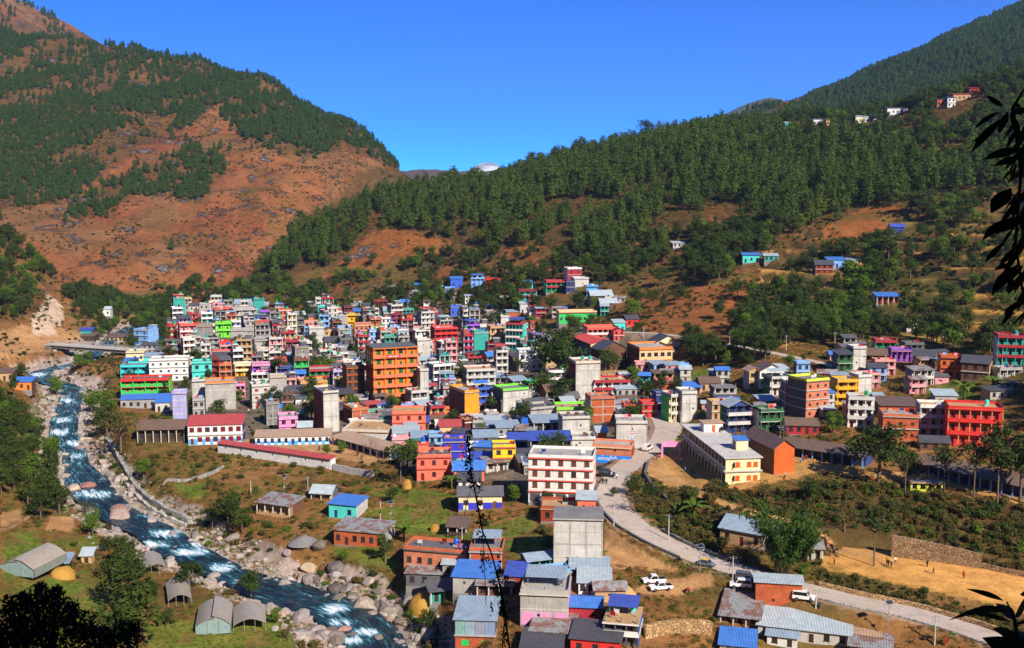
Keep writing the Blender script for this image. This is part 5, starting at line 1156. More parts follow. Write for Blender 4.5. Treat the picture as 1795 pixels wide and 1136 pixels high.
h('cream house with open balconies', 452,484,615,643,'cream','dgrey',n=3,st='bal',a=18,cols=3,slab='lconc')
h('cyan two storey house', 213,257,643,665,'cyan','cyan',n=2,st='bal',a=6,cols=3,slab='cyan',frame='navy')
h('pale yellow house', 222,252,619,634,'cream','gold',n=1,a=8,cols=3,junk=2)
h('teal roofed low house', 253,284,626,640,'aqua','teal',n=1,a=8,roof='shed',rc='steelblue')
h('small blue shack', 218,240,634,642,'white','blue',n=1,roof='shed',rc='bluetin',a=10)
h('aqua green house with twin windows', 338,371,637,666,'aqua','dgrey',n=2,a=14,cols=2,slab='teal',frame='dgrey',win=(1.6,1.6))
h('dark red open house', 372,384,631,662,'crimson','maroon',n=3,st='bal',a=14,cols=1,slab='maroon')
h('grey and brick house', 385,406,641,663,'brick','dgrey',n=2,st='bal',a=12,cols=2,junk=2)
h('yellow balcony house', 413,442,641,660,'gold','gold',n=2,st='bal',a=12,cols=2,slab='cream')
h('purple balcony house', 443,473,641,664,'purple','magenta',n=2,st='bal',a=12,cols=2,slab='pink',rail='pink')
h('tall pale concrete house', 338,361,669,706,'lconc','dconc',n=3,st='blank',a=14,tank='g')
h('grey concrete house with orange parapet', 362,413,672,718,'conc','lconc',n=4,st='blank',a=14,par='orange',d=9)
h('pink and white house', 414,430,676,698,'rose','conc',n=2,st='bal',a=14,cols=2,slab='pink')
h('cream house with dark open side', 443,474,677,716,'lconc','dgrey',n=3,a=22,cols=2,frame='coral',win=(1.2,.9),tank='g')
h('broad concrete house', 474,503,662,702,'conc','dgrey',n=3,st='blank',a=15)
h('lavender grey brick tower', 304,328,690,737,'lavender','dgrey',n=4,st='blank',a=12,mat='concrete')
h('grey house with orange brown side', 339,359,702,731,'grey','dorange',n=2,a=20,cols=2)
h('long shed under a blue tin roof', 214,296,700,716,'grey','dgrey',n=1,st='win',a=8,d=6,roof='shed',rc='bluetin',rise=.9,name='shed',cat='shed')
h('small blue roofed shed', 273,297,706,722,'lconc','grey',n=1,roof='shed',rc='bluetin',a=8,name='shed',cat='shed')
h('long brown tin shed by the river', 243,322,752,776,'dbrown','brown',n=1,st='open',a=6,roof='gable',rc='browntin',d=9,name='shed',cat='shed',rail='brown')
# --- the row between the white house and the hotel
h('royal blue balcony house', 492,517,646,674,'royal','royal',n=2,st='bal',a=15,cols=2,slab='navy')
h('green four storey house', 517,542,632,670,'green','emerald',n=3,st='bal',a=15,cols=2,slab='brown',frame='dgreen',win=(1.4,1.4),rail='green')
h('emerald balcony house', 543,589,650,674,'emerald','emerald',n=2,st='bal',a=12,cols=4,slab='crimson')
h('rose coloured balcony house', 590,609,652,670,'rose','brown',n=2,st='bal',a=15,cols=2,slab='maroon')
h('small yellow house', 589,605,668,692,'yellow','gold',n=2,a=15,cols=2,frame='dgreen')
h('orange balcony house', 553,584,629,648,'orange','peach',n=1,st='bal',a=14,cols=4,slab='white')
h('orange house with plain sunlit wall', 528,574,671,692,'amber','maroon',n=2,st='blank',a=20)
h('blue roofed house', 583,613,638,652,'white','blue',n=1,roof='shed',rc='bluetin',a=12)
h('grey shaded house', 601,625,622,650,'dconc','dgrey',n=3,st='blank',a=15)
h('dark roofed house', 502,548,687,703,'crimson','brown',n=1,roof='gable',rc='slate',a=10,d=8)
h('blue tarpaulin roofed shack', 483,512,692,704,'dgreen','dgrey',n=1,roof='shed',rc='bluetin',a=10)
h('cream tall house with balconies', 505,521,552,594,'cream','grey',n=4,st='bal',a=22,cols=2,slab='lconc')
h('narrow purple grey house', 521,534,560,592,'dgrey','slate',n=3,st='bal',a=18,cols=1)
h('brick house with pale parapet', 533,572,567,590,'pbrick','dbrick',n=2,st='blank',a=14,tank='g')
h('stepped grey concrete house', 543,569,576,612,'lconc','dconc',n=3,st='blank',a=14,tank='g',stair=1)
h('tan house with gabled end', 568,588,580,598,'tan','tan',n=2,roof='gabley',rc='browntin',a=20)
h('orange brown house with gabled end', 588,607,579,600,'dorange','tan',n=2,roof='gabley',rc='slate',a=20)
h('white house with red end and tin roof', 571,604,599,617,'white','red',n=2,roof='gable',rc='slate',a=18,frame='teal')
h('vivid cyan house', 558,581,539,564,'cyan','cyan',n=3,st='bal',a=-12,cols=2,slab='aqua',label='vivid cyan house at the upper edge of the town',land='the vivid cyan house')
h('yellow framed house', 609,626,553,576,'gold','dbrown',n=2,st='bal',a=16,cols=1,slab='gold',rail='gold')
h('narrow grey concrete house', 595,609,555,580,'conc','maroon',n=3,st='blank',a=18)
h('large brick house with pale frame', 622,655,571,598,'pbrick','brick',n=3,a=12,cols=4,slab='peach',win=(1.0,1.0))
h('cream concrete house', 655,685,560,584,'lconc','conc',n=2,st='win',a=12,cols=2)
h('magenta fronted house', 684,706,552,577,'magenta','brick',n=3,st='bal',a=14,cols=2,slab='maroon')
h('low teal house with dark gable roof', 643,667,550,563,'teal','teal',n=1,roof='gable',rc='slate',a=10)
h('arched grey hangar roof house', 673,700,545,558,'lgrey','lconc',n=1,roof='gable',rc='steelblue',a=10)
h('dark crimson two storey house', 656,680,529,549,'crimson','maroon',n=2,st='bal',a=12,cols=3,slab='maroon')
h('low maroon house', 638,658,536,549,'maroon','maroon',n=1,st='bal',a=12,cols=3,roof='gable',rc='slate')
h('blue roofed hut', 702,721,530,541,'white','grey',n=1,roof='gable',rc='bluetin',a=10)
h('white framed house with dark floors', 655,680,584,608,'white','lgrey',n=3,st='bal',a=14,cols=3)
h('plain orange brick house', 680,706,580,602,'brick','brick',n=2,st='blank',a=14)
h('long teal house with dark roof', 717,748,555,569,'teal','grey',n=1,roof='gable',rc='slate',a=8,d=7,cols=5)
h('red long house with orange gable', 749,780,560,575,'red','orange',n=1,roof='gable',rc='slate',a=10,cols=4)
h('mint green low house', 714,745,578,592,'mint','peach',n=1,st='bal',a=10,cols=4,slab='rose')
h('pale grey concrete slab house', 732,755,597,642,'lconc','dgrey',n=4,st='blank',a=18)
h('pink low house', 716,762,586,596,'coral','rose',n=1,a=10,cols=4,roof='shed',rc='redtin')
h('dark blue shop house', 753,763,640,664,'navy','dgrey',n=2,st='bal',a=15,cols=1)
h('white concrete narrow house', 737,752,650,711,'lconc','dconc',n=4,st='blank',a=18,tank='')
# --- middle
h('lavender four storey house', 818,842,571,609,'lavender','slate',n=4,st='bal',a=18,cols=2,slab='purple',rc='dbluetin')
h('tan balcony house', 842,859,573,607,'tan','tan',n=3,st='bal',a=16,cols=2,slab='lconc')
h('peach balcony house', 860,887,575,611,'peach','tan',n=3,st='bal',a=16,cols=3,slab='tan')
h('raw concrete house with green tank', 878,893,556,580,'lconc','lconc',n=2,st='blank',a=12,tank='g')
h('teal striped five storey house', 886,916,569,616,'teal','aqua',n=4,st='bal',a=-16,cols=5,slab='crimson',frame='dgrey',rail='white',rc='dbluetin',land='the teal striped house',label='tall teal house with crimson slabs and aqua side wall')
h('brick topped house', 930,944,567,584,'dbrick','brick',n=2,st='blank',a=12)
h('dark grey shop house', 931,947,588,612,'slate','dgrey',n=2,a=15)
h('narrow grey house', 947,960,588,614,'conc','dgrey',n=2,st='blank',a=15)
h('white house with twin windows', 910,951,618,650,'white','white',n=2,a=8,cols=4,frame='slate',d=9,land='the small white house',label='white two storey house with small windows below the teal house')
h('white hut with green window', 793,817,632,644,'white','lgrey',n=1,a=6,cols=2,frame='dgreen',roof='shed',rc='slate')
h('low brick house', 773,795,640,653,'brick','dbrick',n=1,st='blank',a=10,roof='shed',rc='palesteel')
h('small blue house', 845,866,606,619,'lightblue','navy',n=1,a=12,roof='shed',rc='dbluetin')
h('white low house', 845,866,621,634,'white','brown',n=1,st='blank',a=14,roof='shed',rc='crimson')
h('tall narrow pale house with three windows', 871,881,619,658,'lconc','conc',n=3,cols=1,a=16)
h('bare orange brick wall house', 855,872,641,664,'brick','dbrick',n=2,st='blank',a=14)
h('grey flats with white slabs', 819,869,650,687,'lgrey','dgrey',n=3,st='bal',a=12,cols=4,slab='lgrey',junk=2)
h('grey blue concrete house', 770,799,666,690,'lavender','dgrey',n=2,st='blank',a=10,mat='concrete',rc='steelblue')
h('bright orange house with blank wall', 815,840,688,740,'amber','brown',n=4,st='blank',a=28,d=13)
h('low orange house', 771,814,716,735,'orange','dorange',n=1,a=8,cols=4,slab='coral')
h('pale concrete house with green trim', 882,927,684,720,'lconc','slate',n=3,st='blank',a=24,par='lime',d=9)
h('concrete house with green parapet', 927,955,673,705,'lconc','dgrey',n=3,st='blank',a=18,par='green',junk=2)
h('shaded blue house', 834,862,683,718,'blue','navy',n=3,st='bal',a=20,cols=3,rc='bluetin')
h('broad low concrete house', 930,974,717,740,'conc','slate',n=2,st='blank',a=24,d=9)
h('green and yellow shop row', 976,1032,718,735,'lime','conc',n=1,a=4,cols=6,shop='gold',name='shop_row',cat='shops')
h('light concrete house above the dark blue roof', 986,1034,734,770,'lconc','conc',n=2,st='blank',a=8)
h('brick and concrete house', 1035,1078,699,741,'brick','conc',n=3,st='blank',a=10,junk=2)
h('open stall under a pale tin roof', 936,984,741,762,'slate','slate',n=1,st='open',a=10,roof='shed',rc='steelblue',rise=1.0,name='market_stall',cat='stall')
h('house under a dark blue tin roof', 930,1002,772,800,'slate','slate',n=2,st='open',a=4,d=7,roof='shed',rc='dbluetin',rise=1.3,junk=2,land='the dark blue roof')
h('low concrete house', 1003,1044,770,790,'lconc','conc',n=1,st='blank',a=4,d=7)
h('small tin roofed lookout shed', 1046,1064,758,782,'orange','grey',n=1,st='open',a=4,roof='shed',rc='palesteel',d=4,name='shed',cat='shed')
h('brick house above the blue sign', 1038,1106,784,806,'pbrick','dbrick',n=1,st='blank',a=-14,d=7,slab='peach',land='the blue sign',label='brick house with pale columns behind the blue sign')
h('yellow two storey house', 864,904,784,822,'yellow','slate',n=2,a=4,cols=2,slab='coral',frame='maroon',win=(1.3,1.3),shop='slate',land='the yellow house',label='small yellow house with red bands')
h('royal blue house', 778,819,774,808,'royal','navy',n=2,a=6,cols=2,frame='red',win=(1.2,1.2),slab='conc',junk=2)
h('salmon house with blue tin roof', 796,849,823,846,'salmon','salmon',n=1,a=4,cols=3,roof='gable',rc='bluetin',d=7)
h('salmon two storey house', 731,791,801,842,'salmon','salmon',n=2,a=4,cols=3,slab='coral',frame='maroon',pane='maroon',tank='b',stair=-1,junk=2,land='the salmon house',label='salmon pink two storey house with roof terrace')
h('salmon house', 688,746,725,757,'salmon','salmon',n=2,a=4,cols=3,slab='coral',frame='maroon',pane='maroon',stair=0,land='the upper salmon house',label='salmon house with flat roof below the orange hotel')
h('low grey roofed house', 828,862,806,824,'dgrey','grey',n=1,roof='shed',rc='dbluetin',a=6)
h('pale tin roofed shed', 812,850,738,750,'grey','dgrey',n=1,roof='shed',rc='palesteel',a=8,name='shed',cat='shed')
h('pale tin roofed shed', 852,892,741,754,'dgrey','dgrey',n=1,roof='shed',rc='palesteel',a=8,name='shed',cat='shed')
h('long tin roofed shed', 872,912,750,766,'grey','dgrey',n=1,roof='shed',rc='steelblue',a=10,name='shed',cat='shed')
h('tin roofed shed in the bus yard', 832,872,767,780,'dgrey','grey',n=1,roof='shed',rc='steelblue',a=6,name='shed',cat='shed')
h('blue tin shed', 892,925,771,786,'navy','slate',n=1,roof='shed',rc='dbluetin',a=6,name='shed',cat='shed')
h('brown roofed white house', 771,808,748,770,'peach','white',n=1,roof='shed',rc='redtin',a=4,cols=4)
h('low teal shed', 722,760,768,784,'teal','conc',n=1,roof='shed',rc='steelblue',a=6,name='shed',cat='shed')
h('blue tarpaulin roof shack', 716,752,741,756,'brown','dbrown',n=1,roof='shed',rc='dbluetin',a=4,name='shed',cat='shed')
h('low grey roofed workshop', 690,735,760,776,'slate','dgrey',n=1,st='open',roof='shed',rc='palesteel',a=6,name='shed',cat='shed')
h('blue grey house', 752,776,766,790,'lightblue','grey',n=2,a=6,cols=2,junk=1)
h('cream and blue house with grey roof', 804,880,868,893,'cream','royal',n=1,a=2,d=7,cols=3,roof='gable',rc='dgrey',rise=1.5,frame='brown',win=(1.3,1.2),pane='dbrown',dado=('royal',.48),land='the cream and blue house',label='single storey cream and blue house with grey roof')
h('grey house with tin roof', 804,842,842,858,'white','dgrey',n=1,a=4,d=6,roof='gable',rc='slate')
h('brick house with pale roof', 572,598,700,716,'rose','dgrey',n=1,roof='shed',rc='palesteel',a=14)
h('pink house with concrete top', 490,522,734,761,'pink','dgrey',n=2,a=16,cols=2,slab='pink',frame='crimson',win=(1.4,1.4),d=8,junk=1,land='the pink house',label='pink two storey house with grey side wall')
h('unfinished grey top storey house', 468,490,708,745,'dconc','dgrey',n=3,st='blank',a=20)
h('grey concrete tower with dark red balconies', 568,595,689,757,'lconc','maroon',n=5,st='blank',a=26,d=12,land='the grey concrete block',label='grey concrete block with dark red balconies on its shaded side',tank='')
h('low red brick house', 618,647,718,745,'brick','dbrick',n=2,st='blank',a=30,d=9,name='house')
h('low building with broad brown flat roof', 600,680,757,772,'lconc','conc',n=1,st='blank',a=-8,d=16,land='the brown flat roof')
h('small tin roofed house', 523,546,748,762,'tan','conc',n=1,roof='gable',rc='palesteel',a=8)
h('blue and white school wing with brown roof', 449,578,765,780,'white','white',n=1,a=6,d=6,cols=11,dado=('skyblue',.5),roof='shed',rc='tintan',rise=1.0,name='school_wing',cat='school',frame='navy',win=(1.0,1.4))
# --- street and right side of the road
h('grey shop house with posters', 1080,1134,742,786,'lconc','dgrey',n=2,st='blank',a=-2,d=9,junk=3,land='the grey shop house',label='grey concrete shop house with posters beside the street')
h('small red house', 1126,1152,709,732,'red','red',n=2,a=10,cols=2,frame='maroon')
h('pink roofed house', 1094,1124,712,730,'rose','grey',n=1,st='bal',a=4,cols=3,slab='coral',junk=3,tank='t')
h('white house with red bands', 1042,1104,670,697,'white','rose',n=2,st='bal',a=6,cols=4,slab='crimson',junk=2)
h('blue shaded house', 1150,1168,692,722,'navy','navy',n=2,a=10)
h('grey house with green frame and balconies', 1176,1194,695,741,'cream','green',n=3,st='bal',a=20,cols=2,slab='lconc',d=7)
h('grey concrete house', 1195,1221,690,740,'lconc','conc',n=3,st='blank',a=8,d=8,junk=2)
h('brown tin roofed house', 1228,1262,671,685,'tan','brown',n=1,roof='gable',rc='browntin',a=4)
h('brick house', 1152,1190,672,690,'brick','brown',n=1,a=4,cols=3,junk=2)
h('ruined grey house with open front', 1253,1290,680,707,'conc','dgrey',n=2,st='open',a=4,cols=3,par='none')
h('small blue front hut', 1250,1278,656,670,'lgrey','navy',n=1,roof='shed',rc='palesteel',a=6)
h('white house with green windows', 1332,1374,650,680,'white','conc',n=2,a=8,cols=4,roof='gabley',rc='browntin',frame='dgreen',name='house')
h('grey stone gabled house', 1313,1334,650,682,'tan','conc',n=2,a=10,cols=2,roof='gabley',rc='tintan')
h('dark teal house with grey gable', 1277,1316,712,760,'navy','dgreen',n=3,st='bal',a=12,cols=3,slab='lgrey',roof='gabley',rc='palesteel',junk=1)
h('teal house with white end wall', 1334,1372,722,756,'dgreen','white',n=2,st='bal',a=10,cols=3,junk=3)
h('grey tin walled house', 1353,1388,664,694,'lconc','dgreen',n=2,st='bal',a=12,cols=2,rc='palesteel')
h('brick house with lime top', 1413,1451,668,731,'pbrick','slate',n=4,a=24,d=9,cols=3,sidewin=2,win=(.8,.8),par='lemon',land='the tall brick house',label='tall brick house with lime top storey and balconies on its shaded side',junk=2,door=False)
h('purple balcony house', 1377,1411,672,722,'rose','dgrey',n=3,st='bal',a=4,cols=3,slab='white',frame='crimson',rail='magenta',junk=2)
h('yellow orange house', 1468,1503,669,710,'gold','gold',n=3,st='bal',a=6,cols=2,slab='gold',junk=1)
h('grey concrete end wall house', 1504,1527,661,702,'lconc','conc',n=3,st='blank',a=14)
h('narrow pink house', 1455,1467,672,700,'pink','slate',n=2,a=6,cols=1)
h('white and red three storey house', 1487,1530,700,752,'white','brick',n=3,st='bal',a=-10,cols=3,frame='maroon',slab='lgrey',land='the white and red house',label='white three storey house with red doors and brick side',tank='g')
h('brick house with gabled end', 1548,1607,731,772,'brick','brick',n=2,a=-10,cols=3,win=(.9,.8),land='the wide brick house',label='wide plain brick house above the school',junk=4,door=False)
h('white and grey house', 1613,1661,714,768,'lgrey','conc',n=3,st='bal',a=-10,cols=3,slab='white',frame='maroon',rail='lgrey')
h('grey concrete house behind', 1640,1676,694,714,'conc','grey',n=1,roof='shed',rc='palesteel',a=-6)
h('low pinkish tin roofed house', 1545,1608,712,732,'dbrick','dgrey',n=1,roof='shed',rc='browntin',a=-6,cols=4)
h('red fronted low house with brown roof', 1380,1434,745,762,'crimson','white',n=1,a=-6,d=6,cols=4,roof='gable',rc='browntin')
h('grey roofed low house', 1615,1662,775,790,'brown','tan',n=1,a=-10,d=5,roof='gable',rc='slate')
h('yellow house with brick end', 1516,1553,622,650,'yellow','brick',n=2,st='bal',a=-12,cols=3,slab='brown',roof='gable',rc='browntin')
h('grey concrete tower house', 1495,1517,611,650,'lconc','dgrey',n=3,st='blank',a=8)
h('dark green balcony house', 1470,1494,622,652,'dgreen','slate',n=2,st='bal',a=6,cols=2,roof='shed',rc='slate')
h('green house with red slab', 1535,1572,600,622,'emerald','lconc',n=1,st='bal',a=-8,cols=3,slab='crimson',junk=3)
h('long low purple and blue house', 1563,1600,616,636,'purple','navy',n=1,st='bal',a=-8,cols=4,junk=3)
h('brick ended house with dark roof', 1600,1637,624,652,'slate','brick',n=2,st='bal',a=-20,cols=3,roof='gable',rc='slate')
h('orange house', 1649,1684,628,664,'dorange','orange',n=2,a=-12,cols=3,slab='maroon',junk=3)
h('tan gable ended house with grey roof', 1686,1731,636,668,'brown','tan',n=2,st='win',a=-30,cols=3,roof='gable',rc='slate')
h('teal three storey house', 1749,1793,592,644,'teal','lgrey',n=3,st='bal',a=-14,cols=3,slab='crimson',tank='t',land='the teal corner house',label='teal three storey house at the edge of the hillside')
h('white hut', 1590,1608,571,581,'lgrey','lgrey',n=1,a=-5,roof='flat',cols=1)
# --- above the town
h('blue hut', 790,811,489,506,'blue','blue',n=1,a=6,cols=2,roof='shed',rc='bluetin')
h('grey blue house', 826,850,489,507,'lightblue','grey',n=1,st='bal',a=6,cols=3,rc='bluetin')
h('bright red house', 851,876,491,508,'red','royal',n=1,st='bal',a=-6,cols=3,slab='red')
h('aqua house with red slab', 910,941,511,530,'aqua','teal',n=2,st='bal',a=6,cols=3,slab='maroon',land='the hamlet aqua house',label='aqua two storey house of the hamlet above the town')
h('small aqua hut', 920,934,496,509,'aqua','white',n=1,roof='shed',rc='bluetin',a=8)
h('green house', 958,992,495,513,'emerald','mint',n=2,st='bal',a=8,cols=4,slab='crimson')
h('dark blue house', 993,1008,494,513,'navy','navy',n=2,a=8,cols=2)
h('crimson and white tower house', 995,1020,472,492,'crimson','lgrey',n=2,a=14,cols=2,par='white')
h('grey plinth house', 1006,1032,489,503,'lgrey','conc',n=1,st='blank',a=10)
h('blue and red small house', 1028,1047,503,518,'skyblue','blue',n=1,a=-10,cols=2)
h('grey tin roofed house', 1036,1074,518,532,'dbrown','conc',n=1,roof='gable',rc='palesteel',a=8)
h('grey tin roofed hut', 1053,1082,531,545,'brown','dgrey',n=1,roof='gable',rc='palesteel',a=8)
h('long hall with red roof and green end', 980,1046,548,567,'green','peach',n=1,a=8,d=8,cols=8,slab='crimson',par='peach',junk=0)
h('blue and red hut', 790,808,539,554,'blue','crimson',n=1,a=8)
h('pale pink hut', 809,823,541,553,'rose','rose',n=1,a=8,roof='shed',rc='slate')
h('brown tin roofed hut', 824,842,546,556,'brown','dbrick',n=1,a=6,roof='gable',rc='slate')
h('white walled hut', 912,928,533,549,'lgrey','white',n=1,a=8,roof='shed',rc='palesteel')
h('long low white hut', 928,956,547,557,'white','grey',n=1,a=8,roof='shed',rc='slate')
h('pink and white guest house', 1030,1084,577,597,'rose','peach',n=2,st='bal',a=8,cols=6,slab='coral',rail='white')
h('small red pagoda roofed house', 1076,1094,580,597,'coral','coral',n=2,a=8,roof='gabley',rc='crimson')
h('mint green hut', 1077,1096,566,581,'aqua','mint',n=1,a=8,roof='shed',rc='palesteel')
h('red roofed hut', 1098,1119,559,572,'red','brown',n=1,a=8,roof='gable',rc='slate')
h('brown gabled hall', 1054,1098,612,650,'brown','dbrown',n=2,a=26,d=8,cols=3,roof='gabley',rc='slate',name='hall',cat='hall')
h('white hut on the dry slope', 1180,1202,427,434,'lgrey','grey',n=1,a=6,roof='shed',rc='palesteel',label='small white hut alone on the upper slope')
h('aqua and orange hut', 1302,1332,448,461,'aqua','orange',n=1,a=-6,roof='shed',rc='bluetin',label='aqua and orange hut below the pine wood')
h('hut with dark tin roof', 1340,1364,449,458,'teal','dgrey',n=1,a=-6,roof='shed',rc='palesteel',label='low teal hut beside the aqua and orange one')
h('brown house', 1430,1460,464,480,'dbrick','dgrey',n=2,a=-4,roof='gable',rc='slate',label='brown two storey hillside house among trees')
h('blue grey house', 1452,1482,456,470,'lightblue','slate',n=1,a=-4,roof='shed',rc='bluetin',label='blue grey hut behind the brown hillside house')
h('grey long hut', 1484,1510,457,466,'conc','brown',n=1,a=-4,roof='shed',rc='palesteel',label='long grey hut right of the brown hillside house')
h('dark blue hut', 1562,1584,398,412,'navy','tan',n=1,a=-6,roof='gable',rc='dbluetin',label='lone dark blue hut high on the terraces')
h('blue roofed hut', 1538,1576,520,534,'dbrick','skyblue',n=1,a=-6,roof='shed',rc='bluetin',st='open',label='hut with blue tin roof on the middle terraces')
for i, (a_, b_, c_, d_, p, rc_, l_) in enumerate([(1376,1388,211,220,'aqua','palesteel','aqua hut on the skyline of the ridge village'),(1398,1410,224,233,'orange','slate','small orange hut below the ridge skyline'),(1425,1442,209,219,'white','slate','white hut on the ridge village crest'),(1448,1468,208,217,'tan','browntin','tan hut with brown roof on the ridge crest'),
   (1500,1511,200,212,'cream','palesteel','cream tower house of the ridge village'),(1512,1528,203,212,'lgrey','palesteel','white low house of the ridge village'),(1530,1548,204,212,'lgrey','palesteel','pale long hut in the middle of the ridge village'),(1556,1590,196,207,'white','slate','white house with dark roof in the ridge village'),(1643,1660,175,186,'brick','slate','brick hut left of the upper farm'),(1661,1674,172,188,'white','slate','white tall farm house on the ridge'),(1672,1700,166,176,'tan','redtin','red roofed farm house on the ridge'),(1700,1716,155,164,'dbrick','crimson','uppermost dark red farm house on the ridge')]):
    h('', a_, b_, c_, d_, p, 'dgrey', n=1 if d_ - c_ < 14 else 2, a=-4, roof='shed', rc=rc_, label=l_, d=6, Y=[858, 845, 850, 848, 832, 832, 828, 820, None, None, None, None][i])
# --- far bank
h('white hut beyond the bridge', 176,193,542,554,'white','lgrey',n=1,a=4,roof='gable',rc='palesteel',label='white hut among trees beyond the bridge')
h('tin hut', 140,160,580,592,'teal','slate',n=1,a=4,roof='shed',rc='dbluetin',label='dark teal hut above the bridge')
h('low shed', 132,164,590,598,'dbrown','dbrown',n=1,a=4,roof='shed',rc='browntin',label='long brown shed by the bridge road',name='shed',cat='shed')
h('low shed', 186,214,592,599,'tan','brown',n=1,a=4,roof='shed',rc='browntin',label='low tan shed beside the bridge road end',name='shed',cat='shed')
h('blue roofed shack', 22,54,670,684,'orange','brown',n=1,a=10,roof='shed',rc='bluetin',label='orange shack with blue tin roof across the river',name='shed',cat='shed')
h('brown shack', -6,22,654,668,'tan','brown',n=1,a=10,roof='shed',rc='browntin',label='brown shack at the far left river bank',name='shed',cat='shed')
# --- foreground
h('', 970,1056,908,998,'lconc','dconc',n=4,st='blank',a=-4,d=9,slab='conc',land='the grey blank building',label='tall blank grey concrete building beside the road',par='none',tank='',up=0)
h('old brick house with water tanks', 948,1040,893,915,'dbrick','rust',n=1,st='win',a=-4,d=8,cols=4,roof='flat',tank='bk')
h('salmon roadside kiosk', 1012,1044,876,900,'salmon','salmon',n=1,a=-6,roof='shed',rc='palesteel',d=4,st='blank',name='kiosk',cat='kiosk')
h('brick house with stained wall', 823,880,966,1006,'brick','dbrick',n=2,st='blank',a=-4,d=8,slab='conc',rc='steelblue')
h('long low brick house with junk on its roof', 708,818,966,1000,'pbrick','brick',n=1,st='win',a=-14,d=7,cols=6,junk=6,par='brick',tank='b')
h('grey patched tin shed', 712,776,1006,1028,'dgrey','slate',n=1,a=-6,d=7,roof='shed',rc='rust',name='shed',cat='shed',rise=.8)
h('tin shed with pale roof', 776,816,990,1006,'conc','dgrey',n=1,a=-6,d=6,roof='shed',rc='palesteel',name='shed',cat='shed')
h('grey block shed with blue roof', 794,866,1012,1042,'conc','conc',n=1,st='blank',a=-8,d=8,roof='shed',rc='bluetin',rise=.9,name='shed',cat='shed',land='the blue roofed shed',label='long grey block shed with bright blue roof')
h('brick shed with blue roof', 886,920,1010,1034,'dbrick','brick',n=1,st='blank',a=-8,d=6,roof='shed',rc='dbluetin',name='shed',cat='shed')
h('', 798,868,1086,1140,'brick','slate',n=2,st='win',a=-4,d=10,cols=2,roof='shed',rc='steelblue',rise=.9,frame='green',pane='green',clad='steelblue',win=(1.4,1.1),slab='conc',land='the pale tin roofed house',label='nearest brick house with broad pale tin roof and green windows',door=False)
h('', 912,996,1040,1096,'conc','pink',n=2,st='blank',a=-6,d=10,dado=('pink',.42),land='the pink sided house',label='grey fronted house with pink side walls and flat roof',slab='lconc',rc='steelblue')
h('low white house with tin roof', 1014,1070,1022,1042,'white','white',n=1,a=-4,d=7,cols=4,roof='shed',rc='palesteel',rise=.7)
h('long shed roof by the grey building', 1000,1066,998,1012,'slate','dgrey',n=1,a=-4,d=5,roof='shed',rc='steelblue',name='shed',cat='shed')
h('small tiled hut', 1048,1074,1030,1046,'lgrey','grey',n=1,a=-4,d=3,roof='gable',rc='browntin',name='hut',cat='hut')
h('patched rust and steel roofed shed', 930,1002,1108,1126,'slate','dgrey',n=1,a=-10,d=8,roof='shed',rc='rust',rise=.8,name='shed',cat='shed')
h('dark roofed red shed', 1000,1086,1122,1150,'red','dbrick',n=1,a=-12,d=7,roof='shed',rc='slate',rise=1.0,name='shed',cat='shed')
h('dark roofed shed at the bottom edge', 914,984,1136,1160,'slate','dgrey',n=1,a=-6,d=7,roof='shed',rc='slate',rise=.9,name='shed',cat='shed')
h('', 1057,1118,1092,1136,'slate','blue',n=2,st='bal',a=-12,d=9,cols=3,slab='white',rail='white',rc='dbluetin',tank='c',junk=3,land='the blue walled house',label='house with blue painted side wall and teal tank on its terrace',par='none')
h('', 1262,1336,930,957,'tan','lgrey',n=1,st='win',a=-34,d=9,cols=3,roof='gable',rc='steelblue',rise=2.0,land='the metal roofed house',label='stone house with streaked metal gable roof below the school',frame='maroon')
h('', 1325,1404,1022,1064,'brick','brick',n=1,st='blank',a=-10,d=4,roof='shed',rc='palesteel',rise=.4,land='the roadside brick shed',label='long brick shed with flat tin roof beside the road',name='shed',cat='shed')
h('long low farm with patched rust roof', 1262,1330,1082,1100,'tan','conc',n=1,st='open',a=-18,d=12,cols=3,roof='shed',rc='rust',rise=1.8,name='farm_shed',cat='shed')
h('long pale tin roofed farm wing', 1330,1486,1104,1126,'lconc','conc',n=1,a=-18,d=7,cols=6,roof='shed',rc='palesteel',rise=1.2,name='farm_shed',cat='shed',land='the long farm roof',label='long low farm building with pale tin roof')
h('small tin porch', 1345,1396,1116,1134,'white','lgrey',n=1,a=-18,d=5,roof='shed',rc='steelblue',name='shed',cat='shed')
h('shed with pinkish tan roof', 1480,1540,1112,1128,'tan','conc',n=1,a=-20,d=8,roof='shed',rc='tintan',rise=.8,name='shed',cat='shed')
h('shed with rusty grey roof', 1490,1560,1136,1156,'grey','conc',n=1,a=-20,d=7,roof='shed',rc='rust',name='shed',cat='shed')
h('shed under bright blue sheet roof', 1262,1322,1132,1150,'grey','dgrey',n=1,a=-14,d=6,roof='shed',rc='bluetin',name='shed',cat='shed')
h('', 577,624,885,909,'aqua','lgrey',n=1,st='win',a=-18,d=7,cols=2,roof='shed',rc='bluetin',rise=.7,frame='navy',land='the small aqua house',label='small aqua house with blue roof alone in the fields')
h('rusty roofed shed', 450,506,884,906,'tan','brown',n=1,st='open',a=-24,d=7,roof='shed',rc='rust',rise=.9,name='shed',cat='shed',rail='tan')
h('small tin shed', 545,580,864,876,'conc','dgrey',n=1,st='open',a=-10,d=6,roof='gable',rc='palesteel',name='shed',cat='shed')
h('long rusty tin shed', 586,672,932,958,'brick','conc',n=1,st='win',a=-16,d=7,cols=6,roof='shed',rc='rust',rise=1.0,name='shed',cat='shed')
